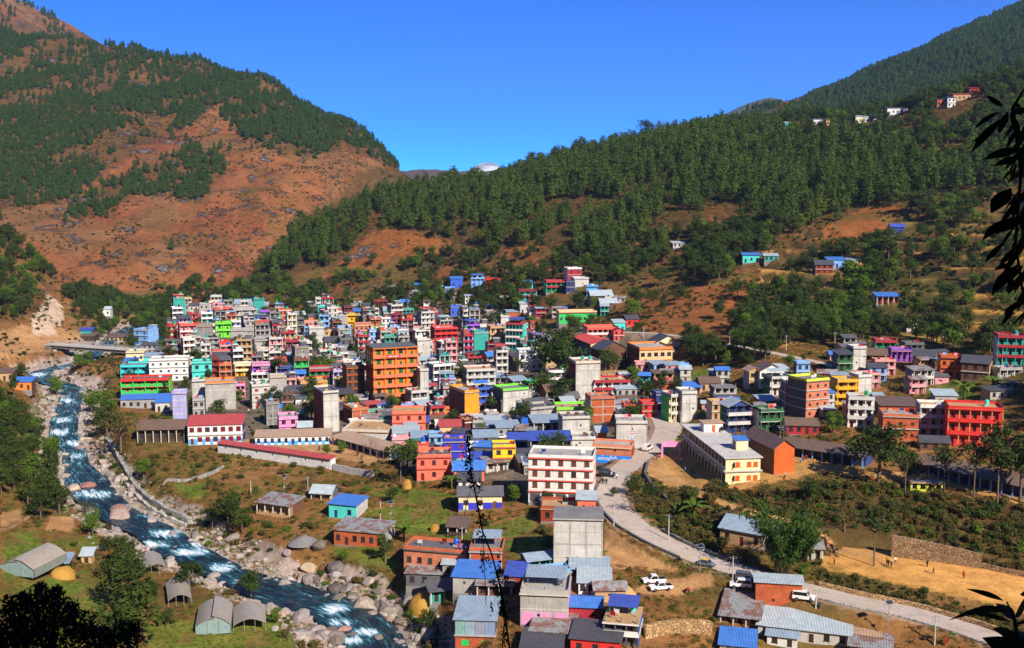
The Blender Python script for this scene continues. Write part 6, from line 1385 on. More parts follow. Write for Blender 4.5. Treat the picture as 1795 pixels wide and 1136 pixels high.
h('low brown shed in the fields', 784,818,924,940,'dbrown','brown',n=1,st='open',a=-8,d=5,roof='shed',rc='browntin',name='shed',cat='shed')
h('yellow toilet block', 1598,1650,846,862,'lemon','cream',n=1,st='win',a=-10,d=3,cols=4,roof='flat',slab='tan',par='none',name='toilet_block',cat='building')
h('small hut with tin roof', 143,160,974,988,'tan','tan',n=1,st='win',a=4,d=2.5,cols=1,roof='shed',rc='palesteel',name='hut',cat='hut',label='tiny hut with tin roof near the hay shelter')
h('small stone hut with pink cloth', 1410,1442,962,984,'conc','conc',n=1,st='open',a=-8,d=4,roof='shed',rc='rust',name='hut',cat='hut',label='low stone hut by the football field entrance')
# --- houses filling the inner town, seen between the others
FILL = [(0,0)]
def fill_town():
    rs = random.Random(77); n = 0
    cols_ = ['grey','lconc','conc','dconc','dconc','grey','conc','dgrey','slate','white','rose','peach','lightblue','cream','maroon','teal','brick','pbrick','lavender','tan','dgrey','dgrey']
    for it in range(4000):
        if n >= 215: break
        u, v = rs.uniform(300, 1040), rs.uniform(545, 762)
        if not inpoly([(300,545),(480,550),(700,562),(900,566),(950,600),(1000,700),(1035,735),(990,765),(900,765),(720,740),(640,735),(500,705),(460,670),(330,640),(270,625)], np.array([u]), np.array([v]))[0]: continue
        P, s = hit(u, v)
        if any(math.hypot(P.x - x, P.y - y) < r_ + 2.0 for x, y, r_ in HOUSE_SPOTS): continue
        d_, (rz, rw) = polydist(ROAD3, np.array([P.x]), np.array([P.y]))
        if d_[0] < 8: continue
        w = rs.uniform(4.2, 7.5) * s; st_ = rs.choice(['win', 'bal', 'bal', 'bal', 'blank', 'open', 'open']); ns = rs.choice([1, 2, 2, 3, 3, 4] if v < 680 else [1, 1, 2, 2])
        c = rs.choice(cols_); roof = rs.choice(['flat', 'flat', 'flat', 'shed', 'gable']) if ns < 3 else 'flat'
        nm = {'lconc': 'pale concrete', 'conc': 'concrete', 'dgrey': 'dark grey', 'pbrick': 'pale brick', 'rose': 'dusty pink', 'lightblue': 'light blue', 'skyblue': 'sky blue', 'gold': 'ochre'}.get(c, c)
        rcn = rs.choice(['slate', 'slate', 'palesteel', 'steelblue', 'dgrey', 'bluetin', 'browntin', 'redtin'])
        rn = {'slate': 'dark', 'palesteel': 'pale tin', 'steelblue': 'steel', 'bluetin': 'blue tin', 'browntin': 'brown tin', 'redtin': 'red tin', 'dgrey': 'dull grey'}[rcn]
        sw = {1: 'one', 2: 'two', 3: 'three', 4: 'four'}[ns]
        desc = '%s %s storey house%s' % (nm, sw, ' with %s roof' % rn if roof != 'flat' else '')
        house(desc, u - w / 2, u + w / 2, v - ns * 2.9 * s, v, c, rs.choice(['slate', 'dgrey', 'dgrey', 'dconc', 'brick']), n=ns, st=st_, roof=roof, a=rs.uniform(8, 28), d=rs.uniform(4.5, 7.5), rc=rcn if roof != 'flat' else (rcn if rs.random() < .3 else None), tank=rs.choice(['', '', 'g', 'b', 'k', 't']) if roof == 'flat' and ns > 1 else '', slab=rs.choice([None, None, None, 'lgrey', 'white', 'lconc', 'crimson']), junk=rs.choice([0, 1, 2, 3]), stair=rs.choice([0, 0, 1, -1]))
        n += 1

def fill_sheds():
    rs = random.Random(99); cnt = 0
    Zs = [([(560,700),(760,690),(900,720),(1040,740),(1040,800),(900,842),(800,842),(700,790),(590,740)], 46, 1), ([(1040,640),(1200,650),(1235,690),(1170,735),(1060,735)], 16, 2), ([(1235,660),(1480,650),(1560,700),(1500,752),(1380,748),(1250,755)], 26, 2), ([(640,520),(760,500),(960,520),(1090,530),(1060,572),(900,560),(700,560),(600,556)], 34, 2), ([(1450,610),(1770,640),(1790,700),(1600,712),(1470,665)], 20, 2), ([(690,980),(1070,985),(1080,1060),(1000,1112),(880,1122),(780,1060)], 12, 1), ([(470,690),(570,700),(560,752),(440,740)], 8, 2), ([(230,600),(330,560),(330,640),(240,640)], 10, 2), ([(1100,690),(1230,740),(1160,760),(1060,745)], 5, 1)]
    cs = [('conc','grey'),('lconc','pale'),('brick','brick'),('tan','tan'),('white','white'),('dgrey','dark grey'),('rose','dusty pink'),('teal','teal'),('lightblue','light blue'),('crimson','crimson'),('brown','brown'),('grey','grey')]
    rcs = [('slate','dark tin'),('palesteel','pale tin'),('steelblue','steel'),('rust','rusty'),('dgrey','dull grey'),('browntin','brown tin'),('slate','dark tin'),('rust','rusty'),('bluetin','blue tin')]
    for poly, want, ns in Zs:
        got = 0; us = [q[0] for q in poly]; vs = [q[1] for q in poly]
        for it in range(want * 14):
            if got >= want: break
            u, v = rs.uniform(min(us), max(us)), rs.uniform(min(vs), max(vs))
            if not inpoly(poly, np.array([u]), np.array([v]))[0]: continue
            P, s_ = hit(u, v)
            if any(math.hypot(P.x - x, P.y - y) < r_ + 1.2 for x, y, r_ in HOUSE_SPOTS): continue
            if not roads_clear(np.array([P.x]), np.array([P.y]), 3.0)[0]: continue
            w = rs.uniform(3.6, 7.5) * s_; k = rs.choice([1, 1, ns]); c, cn = rs.choice(cs); r_, rn = rs.choice(rcs); rf = rs.choice(['shed', 'shed', 'gable', 'flat'] if k == 1 else ['flat', 'shed', 'gable'])
            nm = 'tin_roofed_hut' if rf != 'flat' and k == 1 else 'house'
            house('%s %s' % (cn, 'hut with %s roof' % rn if rf != 'flat' and k == 1 else 'two storey house' if k == 2 else 'flat roofed house'), u - w / 2, u + w / 2, v - k * rs.uniform(2.3, 2.8) * s_, v, c, rs.choice(['conc', 'dgrey', 'brick', 'tan', 'dconc']), n=k, st=rs.choice(['win', 'open', 'blank', 'bal'] if k == 1 else ['bal', 'win']), roof=rf, rc=r_ if rf != 'flat' else None, a=rs.uniform(-8, 22), d=rs.uniform(3.4, 6), rise=rs.uniform(.5, 1.1), name=nm, cat='hut' if nm != 'house' else 'house', junk=rs.choice([0, 1, 2]), rail='brown' if k == 1 else None)
            got += 1
# ------------------------------------------------------------------ long buildings laid between two measured ground points
def longhouse(name, label, cat, p1, p2, hgt, d, wallc, roofc, lower=None, cols=8, rise=.9, roofside='shed', post=None, win=None, frame='dbrown', sidec=None, verandah=False, rm='metal', land=None):
    A_, s1 = hit(*p1); B_, s2 = hit(*p2); z = min(A_.z, B_.z)
    D = B_ - A_; L = math.hypot(D.x, D.y); yaw = math.atan2(D.y, D.x); sl = (B_.z - A_.z) / L
    root = empty(name, A_, yaw); tag(root, label, cat)
    def sk(me):                                   # follow the fall of the ground along its length
        for v in me.vertices: v.co.z += v.co.x * sl
        return me
    back = 1.7 if verandah else 0.0
    wc = PAL[wallc]; sc_ = PAL[sidec] if sidec else wc
    put('wall', sk(MB().box(0, L, back + .16, d, -2.5, hgt).mesh('wall', 'paint')), root, color=sc_)
    holes = []; items = []
    cw = L / cols
    for i in range(cols):
        x = (i + .5) * cw
        if win == 'vent': holes.append((x - .35, x + .35, hgt * .55, hgt * .55 + .5)); items.append(('vent', x, hgt * .55, .7, .5))
        elif i % 3 == 1 and verandah: holes.append((x - .5, x + .5, .05, 2.1)); items.append(('door', x, .05, 1.0, 2.05))
        else: holes.append((x - .65, x + .65, .95, 2.15)); items.append(('win', x, .95, 1.3, 1.2))
    fm = facade_mesh(L, hgt, [(a - L / 2, b_ - L / 2, c, e) for a, b_, c, e in holes], .16, 'paint')
    for v in fm.vertices: v.co.x += L / 2
    put('facade', sk(fm), root, (0, back, 0), color=wc)
    if lower: put('dado', sk(MB().box(0, L, -.03, .0, -.3, 1.0).mesh('dado', 'paint')), root, (0, back - .003, 0), color=PAL[lower]) if win == 'vent' else None
    for k, x, zz, a_, b_ in items:
        z_ = zz + x * sl
        if k == 'win': add_window(root, x, back + .06, z_, a_, b_, PAL[frame])
        elif k == 'door': put('door', boxm(a_, .06, b_, 'wood'), root, (x, back + .1, z_), color=PAL[frame])
        else: put('vent', boxm(a_, .04, b_, 'glass'), root, (x, back + .1, z_))
    if verandah:
        for i in range(cols + 1):
            x = .2 + i * (L - .4) / cols; put('column', boxm(.34, .34, hgt, 'paint'), root, (x, .2, x * sl), color=PAL[post or 'lightblue'])
        put('verandah_floor', sk(MB().box(0, L, -.3, back, -.6, .06).mesh('verandah_floor', 'concrete')), root, color=PAL['tan'])
    D2 = d + .5
    if roofside == 'gable':
        mb = MB().prism([(-.6, -.1), (d / 2, rise), (D2, -.1), (D2, .0), (d / 2, rise + .1), (-.6, .0)], 'x', -.5, L + .5)
        for e0 in (0, L - .15): put('gable_wall', sk(MB().prism([(back, 0), (d, 0), (d / 2, rise * .9)], 'x', e0, e0 + .15).mesh('gable_wall', 'paint')), root, (0, 0, hgt), color=sc_)
    else: mb = MB().prism([(-.6, -.05), (D2, rise), (D2, rise + .1), (-.6, .05)], 'x', -.3, L + .3)
    nb = max(2, int(L / 4))
    put('roof', sk(mb.mesh('roof', rm)), root, (0, 0, hgt + .04), color=PAL[roofc])
    for t in np.linspace(0.05, .95, max(2, int(L / 6))): HOUSE_SPOTS.append((A_.x + D.x * t - math.sin(yaw) * d / 2, A_.y + D.y * t + math.cos(yaw) * d / 2, d * .8))
    if land: LAND.append(((p1[0] + p2[0]) / 2, (p1[1] + p2[1]) / 2, land, root))
    return root
def build_long():
    longhouse('boundary_building', 'long low white building with red roof along the school yard', 'building', (382, 794), (580, 824), 3.3, 2.3, 'white', 'redtin', cols=7, win='vent', rise=.45)
    longhouse('school_wing', 'long grey roofed school wing with blue doors beside the yard', 'school', (582, 779), (684, 808), 2.6, 6, 'navy', 'tintan', cols=9, verandah=True, post='white', rise=1.0)
    longhouse('long_school', 'long blue school with white columns left of the big tree', 'school', (1372, 800), (1512, 822), 3.0, 7, 'navy', 'browntin', cols=8, verandah=True, post='lightblue', rise=1.9, roofside='gable')
    longhouse('long_school', 'long blue school wing with white columns right of the big tree', 'school', (1608, 832), (1815, 880), 3.0, 7, 'navy', 'browntin', cols=11, verandah=True, post='lightblue', rise=1.9, roofside='gable', land='the right school wing')
    house('', 1357,1391,784,830,'dorange','brown',n=1,roof='gabley',rc='browntin',a=14,d=17,cols=2,st='blank',label='orange brick gabled house with long brown roof beside the cream school',rise=2.0)
    # cream school: a short sunlit end and a long verandah in shade
    P, s = hit(1271, 850); yaw = R(7); w, d, H = 9.2, 40.0, 7.0
    root = empty('cream_school', P, yaw); tag(root, 'cream two storey school with flat roof and long shaded verandah', 'school'); LAND.append((1260, 800, 'the cream school', root))
    cr = PAL['cream']
    put('wall', boxm(w - 2.2, d - .2, H + 3, 'paint', -3), root, (w / 2 + 1.1, d / 2 + .1, 0), color=cr)
    holes = [(x - .6, x + .6, z, z + 1.25) for z in (1.1, 4.6) for x in (-1.4, 1.6, 3.3)]
    put('facade', facade_mesh(w, H, holes, .18, 'paint'), root, (w / 2, -.1, 0), color=cr)
    for a_, b_, c_, e_ in holes:
        o = put('window', window_mesh(1.2, 1.25)[0], root, ((a_ + b_) / 2 + w / 2, -.05, c_), color=PAL['dorange']); put('shutter', boxm(1.05, .04, 1.1, 'wood', .07), o, color=PAL['dorange'])
    put('plinth', boxm(w + .2, d + .2, 3.2, 'concrete', -3.4), root, (w / 2, d / 2, .1), color=PAL['dconc'])
    for f, z in ((1, 3.5), (2, 7.0)):
        put('floor_slab' if f == 1 else 'roof_slab', boxm(w + 1.0, d + 1.2, .28, 'concrete'), root, (w / 2, d / 2, z - .1), color=PAL['lconc'])
    for i in range(14):
        y = .3 + i * (d - .6) / 13; put('column', boxm(.35, .35, H, 'paint'), root, (.2, y, 0), color=cr)
        if i % 2 == 0 and i > 0:
            for z in (0, 3.5): put('door', boxm(.06, 1.1, 2.1, 'wood'), root, (2.16, y + 1.2, z + .2), color=PAL['dbrown'])
        for z in (0, 3.5): add_window(root, 2.17, y - .6, z + 1.2, 1.2, 1.2, PAL['dbrown'], -math.pi / 2)
    put('balcony_wall', boxm(.12, d - 1, .8, 'paint'), root, (.1, d / 2, 3.7), color=cr)
    put('stair_tower', boxm(3.2, 3.4, 2.6, 'paint'), root, (6.8, 9, 7.2), color=cr); put('tower_roof', shed_roof(3.2, 3.4, 2.6, 3.0, .3, 'metal'), root, (6.8, 9, 7.2), color=PAL['bluetin'])
    put('tower_door', boxm(.05, .9, 1.9, 'wood'), root, (5.17, 9, 7.25), color=PAL['brown'])
    put('roof_room', boxm(5.5, 3.6, 2.5, 'paint'), root, (5.8, 31, 7.2), color=PAL['white']); put('room_roof', boxm(6.3, 4.4, .2, 'concrete'), root, (5.8, 31, 9.7), color=PAL['tintan']); put('room_door', boxm(.9, .05, 1.9, 'wood'), root, (5.9, 29.18, 7.25), color=PAL['dorange'])
    add_tank(root, 8.2, 28.6, 7.2, 'black', .5)
    for t in range(6): HOUSE_SPOTS.append((P.x + w / 2 - math.sin(yaw) * t * 7, P.y + math.cos(yaw) * t * 7 + 3, 7))
    # pink gate arch over the lane
    P, s = hit(1176, 800); g = empty('entrance_gate', P, R(-4)); tag(g, 'pink entrance arch over the lane by the cream school', 'gate')
    for x in (-2.5, 2.5): put('pillar', boxm(.5, .6, 3.6, 'paint', -.8), g, (x, 0, 0), color=PAL['pink'])
    arc = [(-2.75, 2.8), (2.75, 2.8), (2.75, 4.0), (1.4, 4.35), (0, 4.45), (-1.4, 4.35), (-2.75, 4.0)]
    put('arch_board', MB().prism(arc, 'y', -.2, .2).mesh('arch_board', 'paint'), g, color=PAL['pink'])
    # blue sign with its place name
    hs_ = [l for l in LAND if l[2] == 'the blue sign'][0][3]; W_ = hs_['dims'][0]
    sg = empty('signboard', hs_.matrix_basis @ Vector((0, -.75, .3)), hs_.rotation_euler.z); tag(sg, 'long blue signboard with white Devanagari lettering beside the road', 'sign')
    bw = W_ * 1.02
    put('board', boxm(bw, .08, 2.3, 'plain'), sg, (0, 0, -1.2), color=srgb('0f86ee'))
    put('emblem', MB().prism([(-.5, 0), (.5, 0), (.15, 1.0)], 'y', -.07, -.05).mesh('emblem', 'plain'), sg, (-bw * .44, 0, -.3), color=srgb('d0455a'))
    def text(body, size, loc, colr, parent, nm='lettering', rot=(math.pi / 2, 0, 0), width=None):
        cu = bpy.data.curves.new('lettering', 'FONT'); cu.body = body; cu.size = size; cu.extrude = .01; to = bpy.data.objects.new('lettering_source', cu); col.objects.link(to)
        dg = bpy.context.evaluated_depsgraph_get(); me = bpy.data.meshes.new_from_object(to.evaluated_get(dg)); bpy.data.objects.remove(to)
        me.materials.clear(); me.materials.append(M['plain'])
        xs = [v.co.x for v in me.vertices] or [0, 1]; k = width / (max(xs) - min(xs)) if width else 1.0
        o = put(nm, me, parent, loc, rot, colr); o.scale = (k, k if False else 1.0, 1.0); return o
    text('\u0905\u0918\u093e\u0916\u093e\u0901\u091a\u0940', 1.5, (-bw * .36, -.06, -.42), (.9, .92, .95), sg, width=bw * .5)
    put('lettering', boxm(bw * .05, .03, .1, 'plain'), sg, (-bw * .215, -.07, .92), (0, -.7, 0), (.9, .92, .95))
    put('lettering', boxm(bw * .22, .03, .28, 'plain'), sg, (bw * .27, -.06, -.62), color=(.8, .86, .95))
    # red banner of the hotel
    ho = [l for l in LAND if l[2] == 'the orange hotel'][0][3]; W_, d_, H_, fh_ = ho['dims'][:]
    for k_ in range(3): put('stair_glazing', boxm(.06, 1.9, H_ - 4, 'glass'), ho, (-W_ / 2 - .02, 3.2 + k_ * 3.6, 2))
    bn = empty('banner', ho.matrix_basis @ Vector((-W_ * .06, -.12, H_ - fh_ + .1)), ho.rotation_euler.z); tag(bn, 'red hotel banner with white lettering on the top balcony', 'banner')
    put('cloth', boxm(W_ * .30, .05, .95, 'cloth'), bn, color=srgb('d8203c')); put('lettering', boxm(W_ * .10, .02, .32, 'plain'), bn, (-W_ * .07, -.04, .32), color=(.9, .75, .78)); put('lettering', boxm(W_ * .12, .02, .32, 'plain'), bn, (W_ * .06, -.04, .32), color=(.9, .75, .78))
    # wall advertisement on the blue side
    hb = [l for l in LAND if l[2] == 'the blue walled house'][0][3]; W_, d_, H_, fh_ = hb['dims'][:]
    ad = put('wall_advertisement', MB().box(0, .03, .8, d_ - .6, .2, H_ - .4).mesh('wall_advertisement', 'plain'), None, hb.matrix_basis @ Vector((W_ / 2 + .02, 0, 0)), (0, 0, hb.rotation_euler.z), srgb('2f6fc8')); tag(ad, 'blue painted wall advertisement with colourful stripes on the house side', 'advertisement')
    for k, (y0, c) in enumerate(((2.6, 'd23a4a'), (3.3, '3fae4c'), (4.0, 'e6d24a'))):
        put('painted_stripe', MB().prism([(y0, 1.0), (y0 + .6, 1.0), (y0 + 1.8, H_ - 1.4), (y0 + 1.2, H_ - 1.4)], 'x', .035, .05).mesh('painted_stripe', 'plain'), ad, color=srgb(c))
    # posters on the shop house
    hp_ = [l for l in LAND if l[2] == 'the grey shop house'][0][3]; W_ = hp_['dims'][0]; H_ = hp_['dims'][2]
    for i, (c, zz) in enumerate((('e0566a', .58), ('6fb8e8', .38))):
        o = put('poster', boxm(.95, .03, .9, 'plain'), None, hp_.matrix_basis @ Vector((.2, -.03, H_ * zz)), (0, 0, hp_.rotation_euler.z), srgb(c)); tag(o, ('pink and white poster, the upper one on the grey shop house', 'pale blue poster, the lower one on the grey shop house')[i], 'poster')
        put('picture', boxm(.6, .02, .35, 'plain'), o, (0, -.02, .3), color=(.85, .85, .85))
# ------------------------------------------------------------------ walls
def wall_line(name, label, pts, h0, th, mat='masonry', c='dconc', depth=3.0, n=40, cat='wall'):
    """pts: world (x, y); a wall following the ground"""
    P = np.array(pts); s = np.append(0, np.cumsum(np.hypot(np.diff(P[:, 0]), np.diff(P[:, 1])))); t = np.linspace(0, s[-1], n); x = np.interp(t, s, P[:, 0]); y = np.interp(t, s, P[:, 1])
    for _ in range(2): x[1:-1] = (x[:-2] + 2 * x[1:-1] + x[2:]) / 4; y[1:-1] = (y[:-2] + 2 * y[1:-1] + y[2:]) / 4
    z = height(x, y) if P.shape[1] < 3 else np.interp(t, s, P[:, 2])
    dx, dy = np.gradient(x), np.gradient(y); L = np.hypot(dx, dy); nx, ny = -dy / L * th / 2, dx / L * th / 2
    mb = MB()
    for i in range(n):
        j = rnd.uniform(-.06, .06) if mat == 'masonry' else 0
        top = z[i] + (h0[0] + (h0[1] - h0[0]) * i / (n - 1) if isinstance(h0, tuple) else h0) + j
        mb.v += [(x[i] - nx[i] * 1.25, y[i] - ny[i] * 1.25, z[i] - depth), (x[i] - nx[i], y[i] - ny[i], top), (x[i] + nx[i], y[i] + ny[i], top), (x[i] + nx[i] * 1.25, y[i] + ny[i] * 1.25, z[i] - depth)]
    for i in range(n - 1):
        for k in range(3): mb.f.append((4 * i + k, 4 * i + k + 1, 4 * i + k + 5, 4 * i + k + 4))
    mb.f += [(0, 1, 2, 3), (4 * n - 4, 4 * n - 3, 4 * n - 2, 4 * n - 1)]
    o = put(name, mb.mesh(name, mat), color=PAL[c]); tag(o, label, cat); return o
def px_line(l): return [tuple(hit(u, v)[0])[:2] for u, v in l]
def road_edge(side, u0, u1, off):
    q, (nx, ny) = RQ1, RN1; u, v, d = project(q[0], q[1], q[2]); out = []
    for i in range(len(u)):
        if min(u0, u1) <= u[i] <= max(u0, u1) and v[i] > 850: out.append((q[0][i] + nx[i] * side * (q[3][i] + off), q[1][i] + ny[i] * side * (q[3][i] + off), q[2][i]))
    return out
def build_walls():
    # which side of the road line lies towards the viewer
    e = road_edge(1, 1150, 1200, .3); f = road_edge(-1, 1150, 1200, .3); near = 1 if np.mean([p[1] for p in e]) < np.mean([p[1] for p in f]) else -1
    wall_line('retaining_wall', 'dark retaining wall carrying the valley side of the road', road_edge(near, 1062, 1215, .35), .55, .5, 'concrete', 'dgrey', 4.0)
    wall_line('retaining_wall', 'low stone wall along the hill side of the road below the slope', road_edge(-near, 1130, 1290, .5), .8, .5, 'masonry', 'dconc', 1.0)
    wall_line('retaining_wall', 'low stone wall between the road and the football field', road_edge(-near, 1420, 1795, .6), .9, .5, 'masonry', 'tan', 1.0)
    wall_line('road_kerb', 'low stone edge along the farm side of the road', road_edge(near, 1425, 1795, .3), .35, .4, 'masonry', 'conc', 1.5)
    wall_line('retaining_wall', 'grey wall curving above the road bend', px_line([(1136, 812), (1130, 835), (1148, 862), (1180, 888)]), 1.0, .5, 'concrete', 'dgrey', 4.0)
    wall_line('retaining_wall', 'tall stone retaining wall behind the football field', px_line([(1562, 975), (1640, 984), (1720, 996)]), (5.0, 3.2), .8, 'masonry', 'stonetan', 2.0)
    wall_line('retaining_wall', 'low stone wall continuing along the football field edge', px_line([(1722, 996), (1760, 1004), (1830, 1018)]), (1.2, .7), .6, 'masonry', 'stonetan', 2.0)
    wall_line('river_wall', 'long grey stone river wall on the right bank', px_line([(186, 772), (206, 800), (222, 830), (238, 858), (268, 884), (300, 902), (334, 918)]), 1.5, 1.2, 'masonry', 'conc', 3.0, 70)
    wall_line('river_wall', 'second stone wall line closer to the water', px_line([(214, 836), (228, 860), (258, 890), (295, 912), (328, 924)]), 1.0, .9, 'masonry', 'lconc', 3.0, 60)
    wall_line('garden_wall', 'low stone wall crossing the terraced fields by the river', px_line([(288, 849), (330, 845), (360, 836), (392, 820)]), .9, .5, 'masonry', 'conc', 1.0)
    wall_line('stone_wall', 'rough stone wall below the dry plot near the farm', px_line([(1130, 1118), (1170, 1110), (1210, 1108), (1248, 1112)]), 2.6, .7, 'masonry', 'tan', 2.0)
    wall_line('yard_wall', 'grey block wall with brown top closing the school yard', px_line([(584, 824), (620, 832), (655, 838)]), 2.0, .4, 'concrete', 'lconc', 1.0)
    wall_line('yard_wall', 'brown stone wall below the peach school', px_line([(1050, 662), (1090, 660), (1140, 662), (1180, 668)]), 2.6, .6, 'masonry', 'tan', 2.0)
    wall_line('field_wall', 'rocky terrace edge above the greenhouses', px_line([(0, 930), (40, 915), (70, 890)]), .5, .4, 'masonry', 'tan', 1.0)
# ------------------------------------------------------------------ bridge
def build_bridge():
    A_ = Vector(atz(92, 602, 1.6)); B_ = Vector(atz(246, 614, 1.2)); D = B_ - A_; L = D.length; yaw = math.atan2(D.y, D.x)
    g = empty('road_bridge', A_, yaw); tag(g, 'grey concrete road bridge over the river at the far end of town', 'bridge')
    put('deck', MB().box(-2, L + 2, -3.2, 3.2, -.5, 0).mesh('deck', 'concrete'), g, color=PAL['lconc'])
    for y in (-2.0, 0, 2.0): put('girder', MB().box(0, L, y - .3, y + .3, -2.0, -.5).mesh('girder', 'concrete'), g, color=PAL['dconc'])
    for x in (0, L): put('abutment', MB().box(x - 1.2, x + 1.2, -3.6, 3.6, -10, -.52).mesh('abutment', 'masonry'), g, color=PAL['dconc'])
    for y in (-3.05, 3.05):
        mb = MB().box(-1, L + 1, y - .06, y + .06, .85, .97).box(-1, L + 1, y - .05, y + .05, .4, .48)
        for i in range(int(L / 2) + 1): mb.box(i * 2 - .07, i * 2 + .07, y - .07, y + .07, 0, .85)
        put('railing', mb.mesh('railing', 'concrete'), g, color=PAL['conc'])
# ------------------------------------------------------------------ greenhouses and farm things
def greenhouse(label, ul, ur, vb, length, rise, side, yaw, closed=True):
    P, s = hit((ul + ur) / 2, vb); yaw = R(yaw); w = (ur - ul) / s / max(.5, math.cos(yaw + math.atan2(P.x, P.y)))
    g = empty('greenhouse', P, yaw); tag(g, label, 'greenhouse')
    def arch(x0, x1, z0, z1, r_, k=9):
        return [(x0 + (x1 - x0) * i / (k - 1), z0 + (z1 - z0) * i / (k - 1) + math.sin(math.pi * i / (k - 1)) * r_) for i in range(k)]
    prof = [arch(-w / 2, 0.06 * w, side, side + rise, .42), arch(-.02 * w, w / 2, side + rise + .55, side, .42)] if closed else [arch(-w / 2, w / 2, side, side, rise, 13)]
    for pr in prof:
        out = pr + [(x, z - .05) for x, z in reversed(pr)]
        put('roof_cover', MB().prism(out, 'y', -.3, length).mesh('roof_cover', 'film', False), g, color=srgb('a89c8c'))
    ends = [(-w / 2, 0), (w / 2, 0), (w / 2, side)] + [p for pr in reversed(prof) for p in reversed(pr)][1:-1] + [(-w / 2, side)]
    if closed:
        put('end_cover', MB().prism([(x * .985, z * .985) for x, z in ends], 'y', .02, .06).mesh('end_cover', 'film'), g, color=srgb('8fa6a4'))
        for x in (-w / 2, w / 2): put('side_cover', boxm(.05, length - .3, side, 'film'), g, (x, length / 2, 0), color=srgb('8a8f86'))
    for yy in ([0, length] if closed else np.linspace(0, length, 4)):
        for x in (-w / 2, -w / 6, w / 6, w / 2): put('post', boxm(.09, .09, side + (rise * .9 if abs(x) < w / 4 else 0) - .02, 'steel'), g, (x * .98, yy - (.06 if yy == 0 else 0), 0))
    for yy in np.linspace(0, length, 5):
        mb = MB()
        for pr in prof: mb.tube([(x, yy - .1, z - .09) for x, z in pr], .04, 5)
        put('hoop', mb.mesh('hoop', 'steel'), g)
    HOUSE_SPOTS.append((P.x - math.sin(yaw) * length / 2, P.y + math.cos(yaw) * length / 2, max(w, length) * .55))
def mound(name, label, cat, u, v, wpx, hpx, mat, c=None, seed=1, lum=.12):
    P, s = hit(u, v); w = wpx / s; h_ = hpx / s; rs = np.random.RandomState(seed); V = []; F = []; nr_, na = 10, 22
    for i in range(nr_ + 1):
        t = i / nr_; r_ = (t ** .9 if name != 'haystack' else math.sin(t * math.pi / 2)) * w / 2; z = (1 - t ** 1.35) * h_ if name != 'haystack' else math.cos(t * math.pi / 2) ** .75 * h_
        for j in range(na):
            a = 6.283 * j / na; k = 1 + (fbm(np.array([math.cos(a) * 1.6 + seed]), np.array([math.sin(a) * 1.6 + t * 2.2]), 3, seed)[0] - .5) * 5 * lum
            V.append((math.cos(a) * r_ * k, math.sin(a) * r_ * k * .9, z * (1 + (k - 1) * 1.2 * min(1, t * 3)) - .3 * t))
    for i in range(nr_):
        for j in range(na): F.append((i * na + j, i * na + (j + 1) % na, (i + 1) * na + (j + 1) % na, (i + 1) * na + j))
    o = put(name, mesh(name, V, F, mat, True), None, P, (0, 0, 0), c); tag(o, label, cat); return o, P, s
def haystack(label, u, v, wpx, hpx, seed):
    o, P, s = mound('haystack', label, 'haystack', u, v, wpx, hpx, 'straw', None, seed, .06)
    rs = np.random.RandomState(seed); n = 700; w = wpx / s; h_ = hpx / s; a = rs.rand(n) * 6.283; t = np.arccos(rs.rand(n)) 
    d = np.stack([np.cos(a) * np.sin(t) * w / 2, np.sin(a) * np.sin(t) * w / 2 * .9, np.cos(t) ** .8 * h_], 1)
    v_, f_ = leaf_faces(d * 1.0, d + rs.normal(size=(n, 3)) * .3, .26, .12, rs, 2.0); put('loose_straw', qmesh('loose_straw', v_, f_, ['straw']), o)
def build_farm():
    greenhouse('plastic greenhouse with split arched roof on the green terrace', 0, 57, 1010, 11, 1.5, 1.9, -14)
    greenhouse('closed plastic greenhouse with raised roof vent in the middle of the farm', 344, 404, 1112, 11, 1.5, 1.9, 12)
    greenhouse('open sided greenhouse behind the closed one', 296, 336, 1064, 11, 1.1, 1.7, 20, False)
    greenhouse('open sided greenhouse nearest the river', 410, 466, 1108, 10, 1.2, 1.7, 14, False)
    greenhouse('open sided greenhouse half hidden by trees', 253, 292, 1008, 10, 1.1, 1.6, 26, False)
    haystack('large golden haystack above the boulders', 742, 1072, 54, 34, 3); haystack('haystack beside the salmon house', 713, 856, 18, 16, 5); haystack('small haystack in the terraced garden', 762, 930, 17, 12, 7); haystack('golden straw heap under the torn blue shelter', 110, 1012, 44, 19, 9)
    mound('gravel_pile', 'grey gravel pile beside the long rusty shed', 'gravel pile', 534, 950, 60, 12, 'concrete', PAL['dconc'], 11, .05)
    mound('sand_pile', 'orange sand pile beside the white pickups', 'sand pile', 1096, 1044, 50, 20, 'dirt', None, 13, .07)
    P, s = hit(104, 1000); g = empty('hay_shelter', P, R(4)); tag(g, 'torn blue grey tarpaulin shelter over the straw heap', 'shelter')
    for x in (-1.9, 1.9):
        for y in (0, 3.4): put('post', boxm(.12, .12, 2.2, 'wood', -.3), g, (x, y, 0), color=PAL['brown'])
    put('tarpaulin', shed_roof(4.2, 3.6, 1.7, 2.6, .3, 'metal', .05), g, (0, 1.7, 0), color=srgb('8fa2b8')); put('tarpaulin', shed_roof(3.6, 1.6, 2.3, 2.5, .2, 'metal', .05), g, (-.2, 4.2, 0), color=srgb('9fb0c0'))
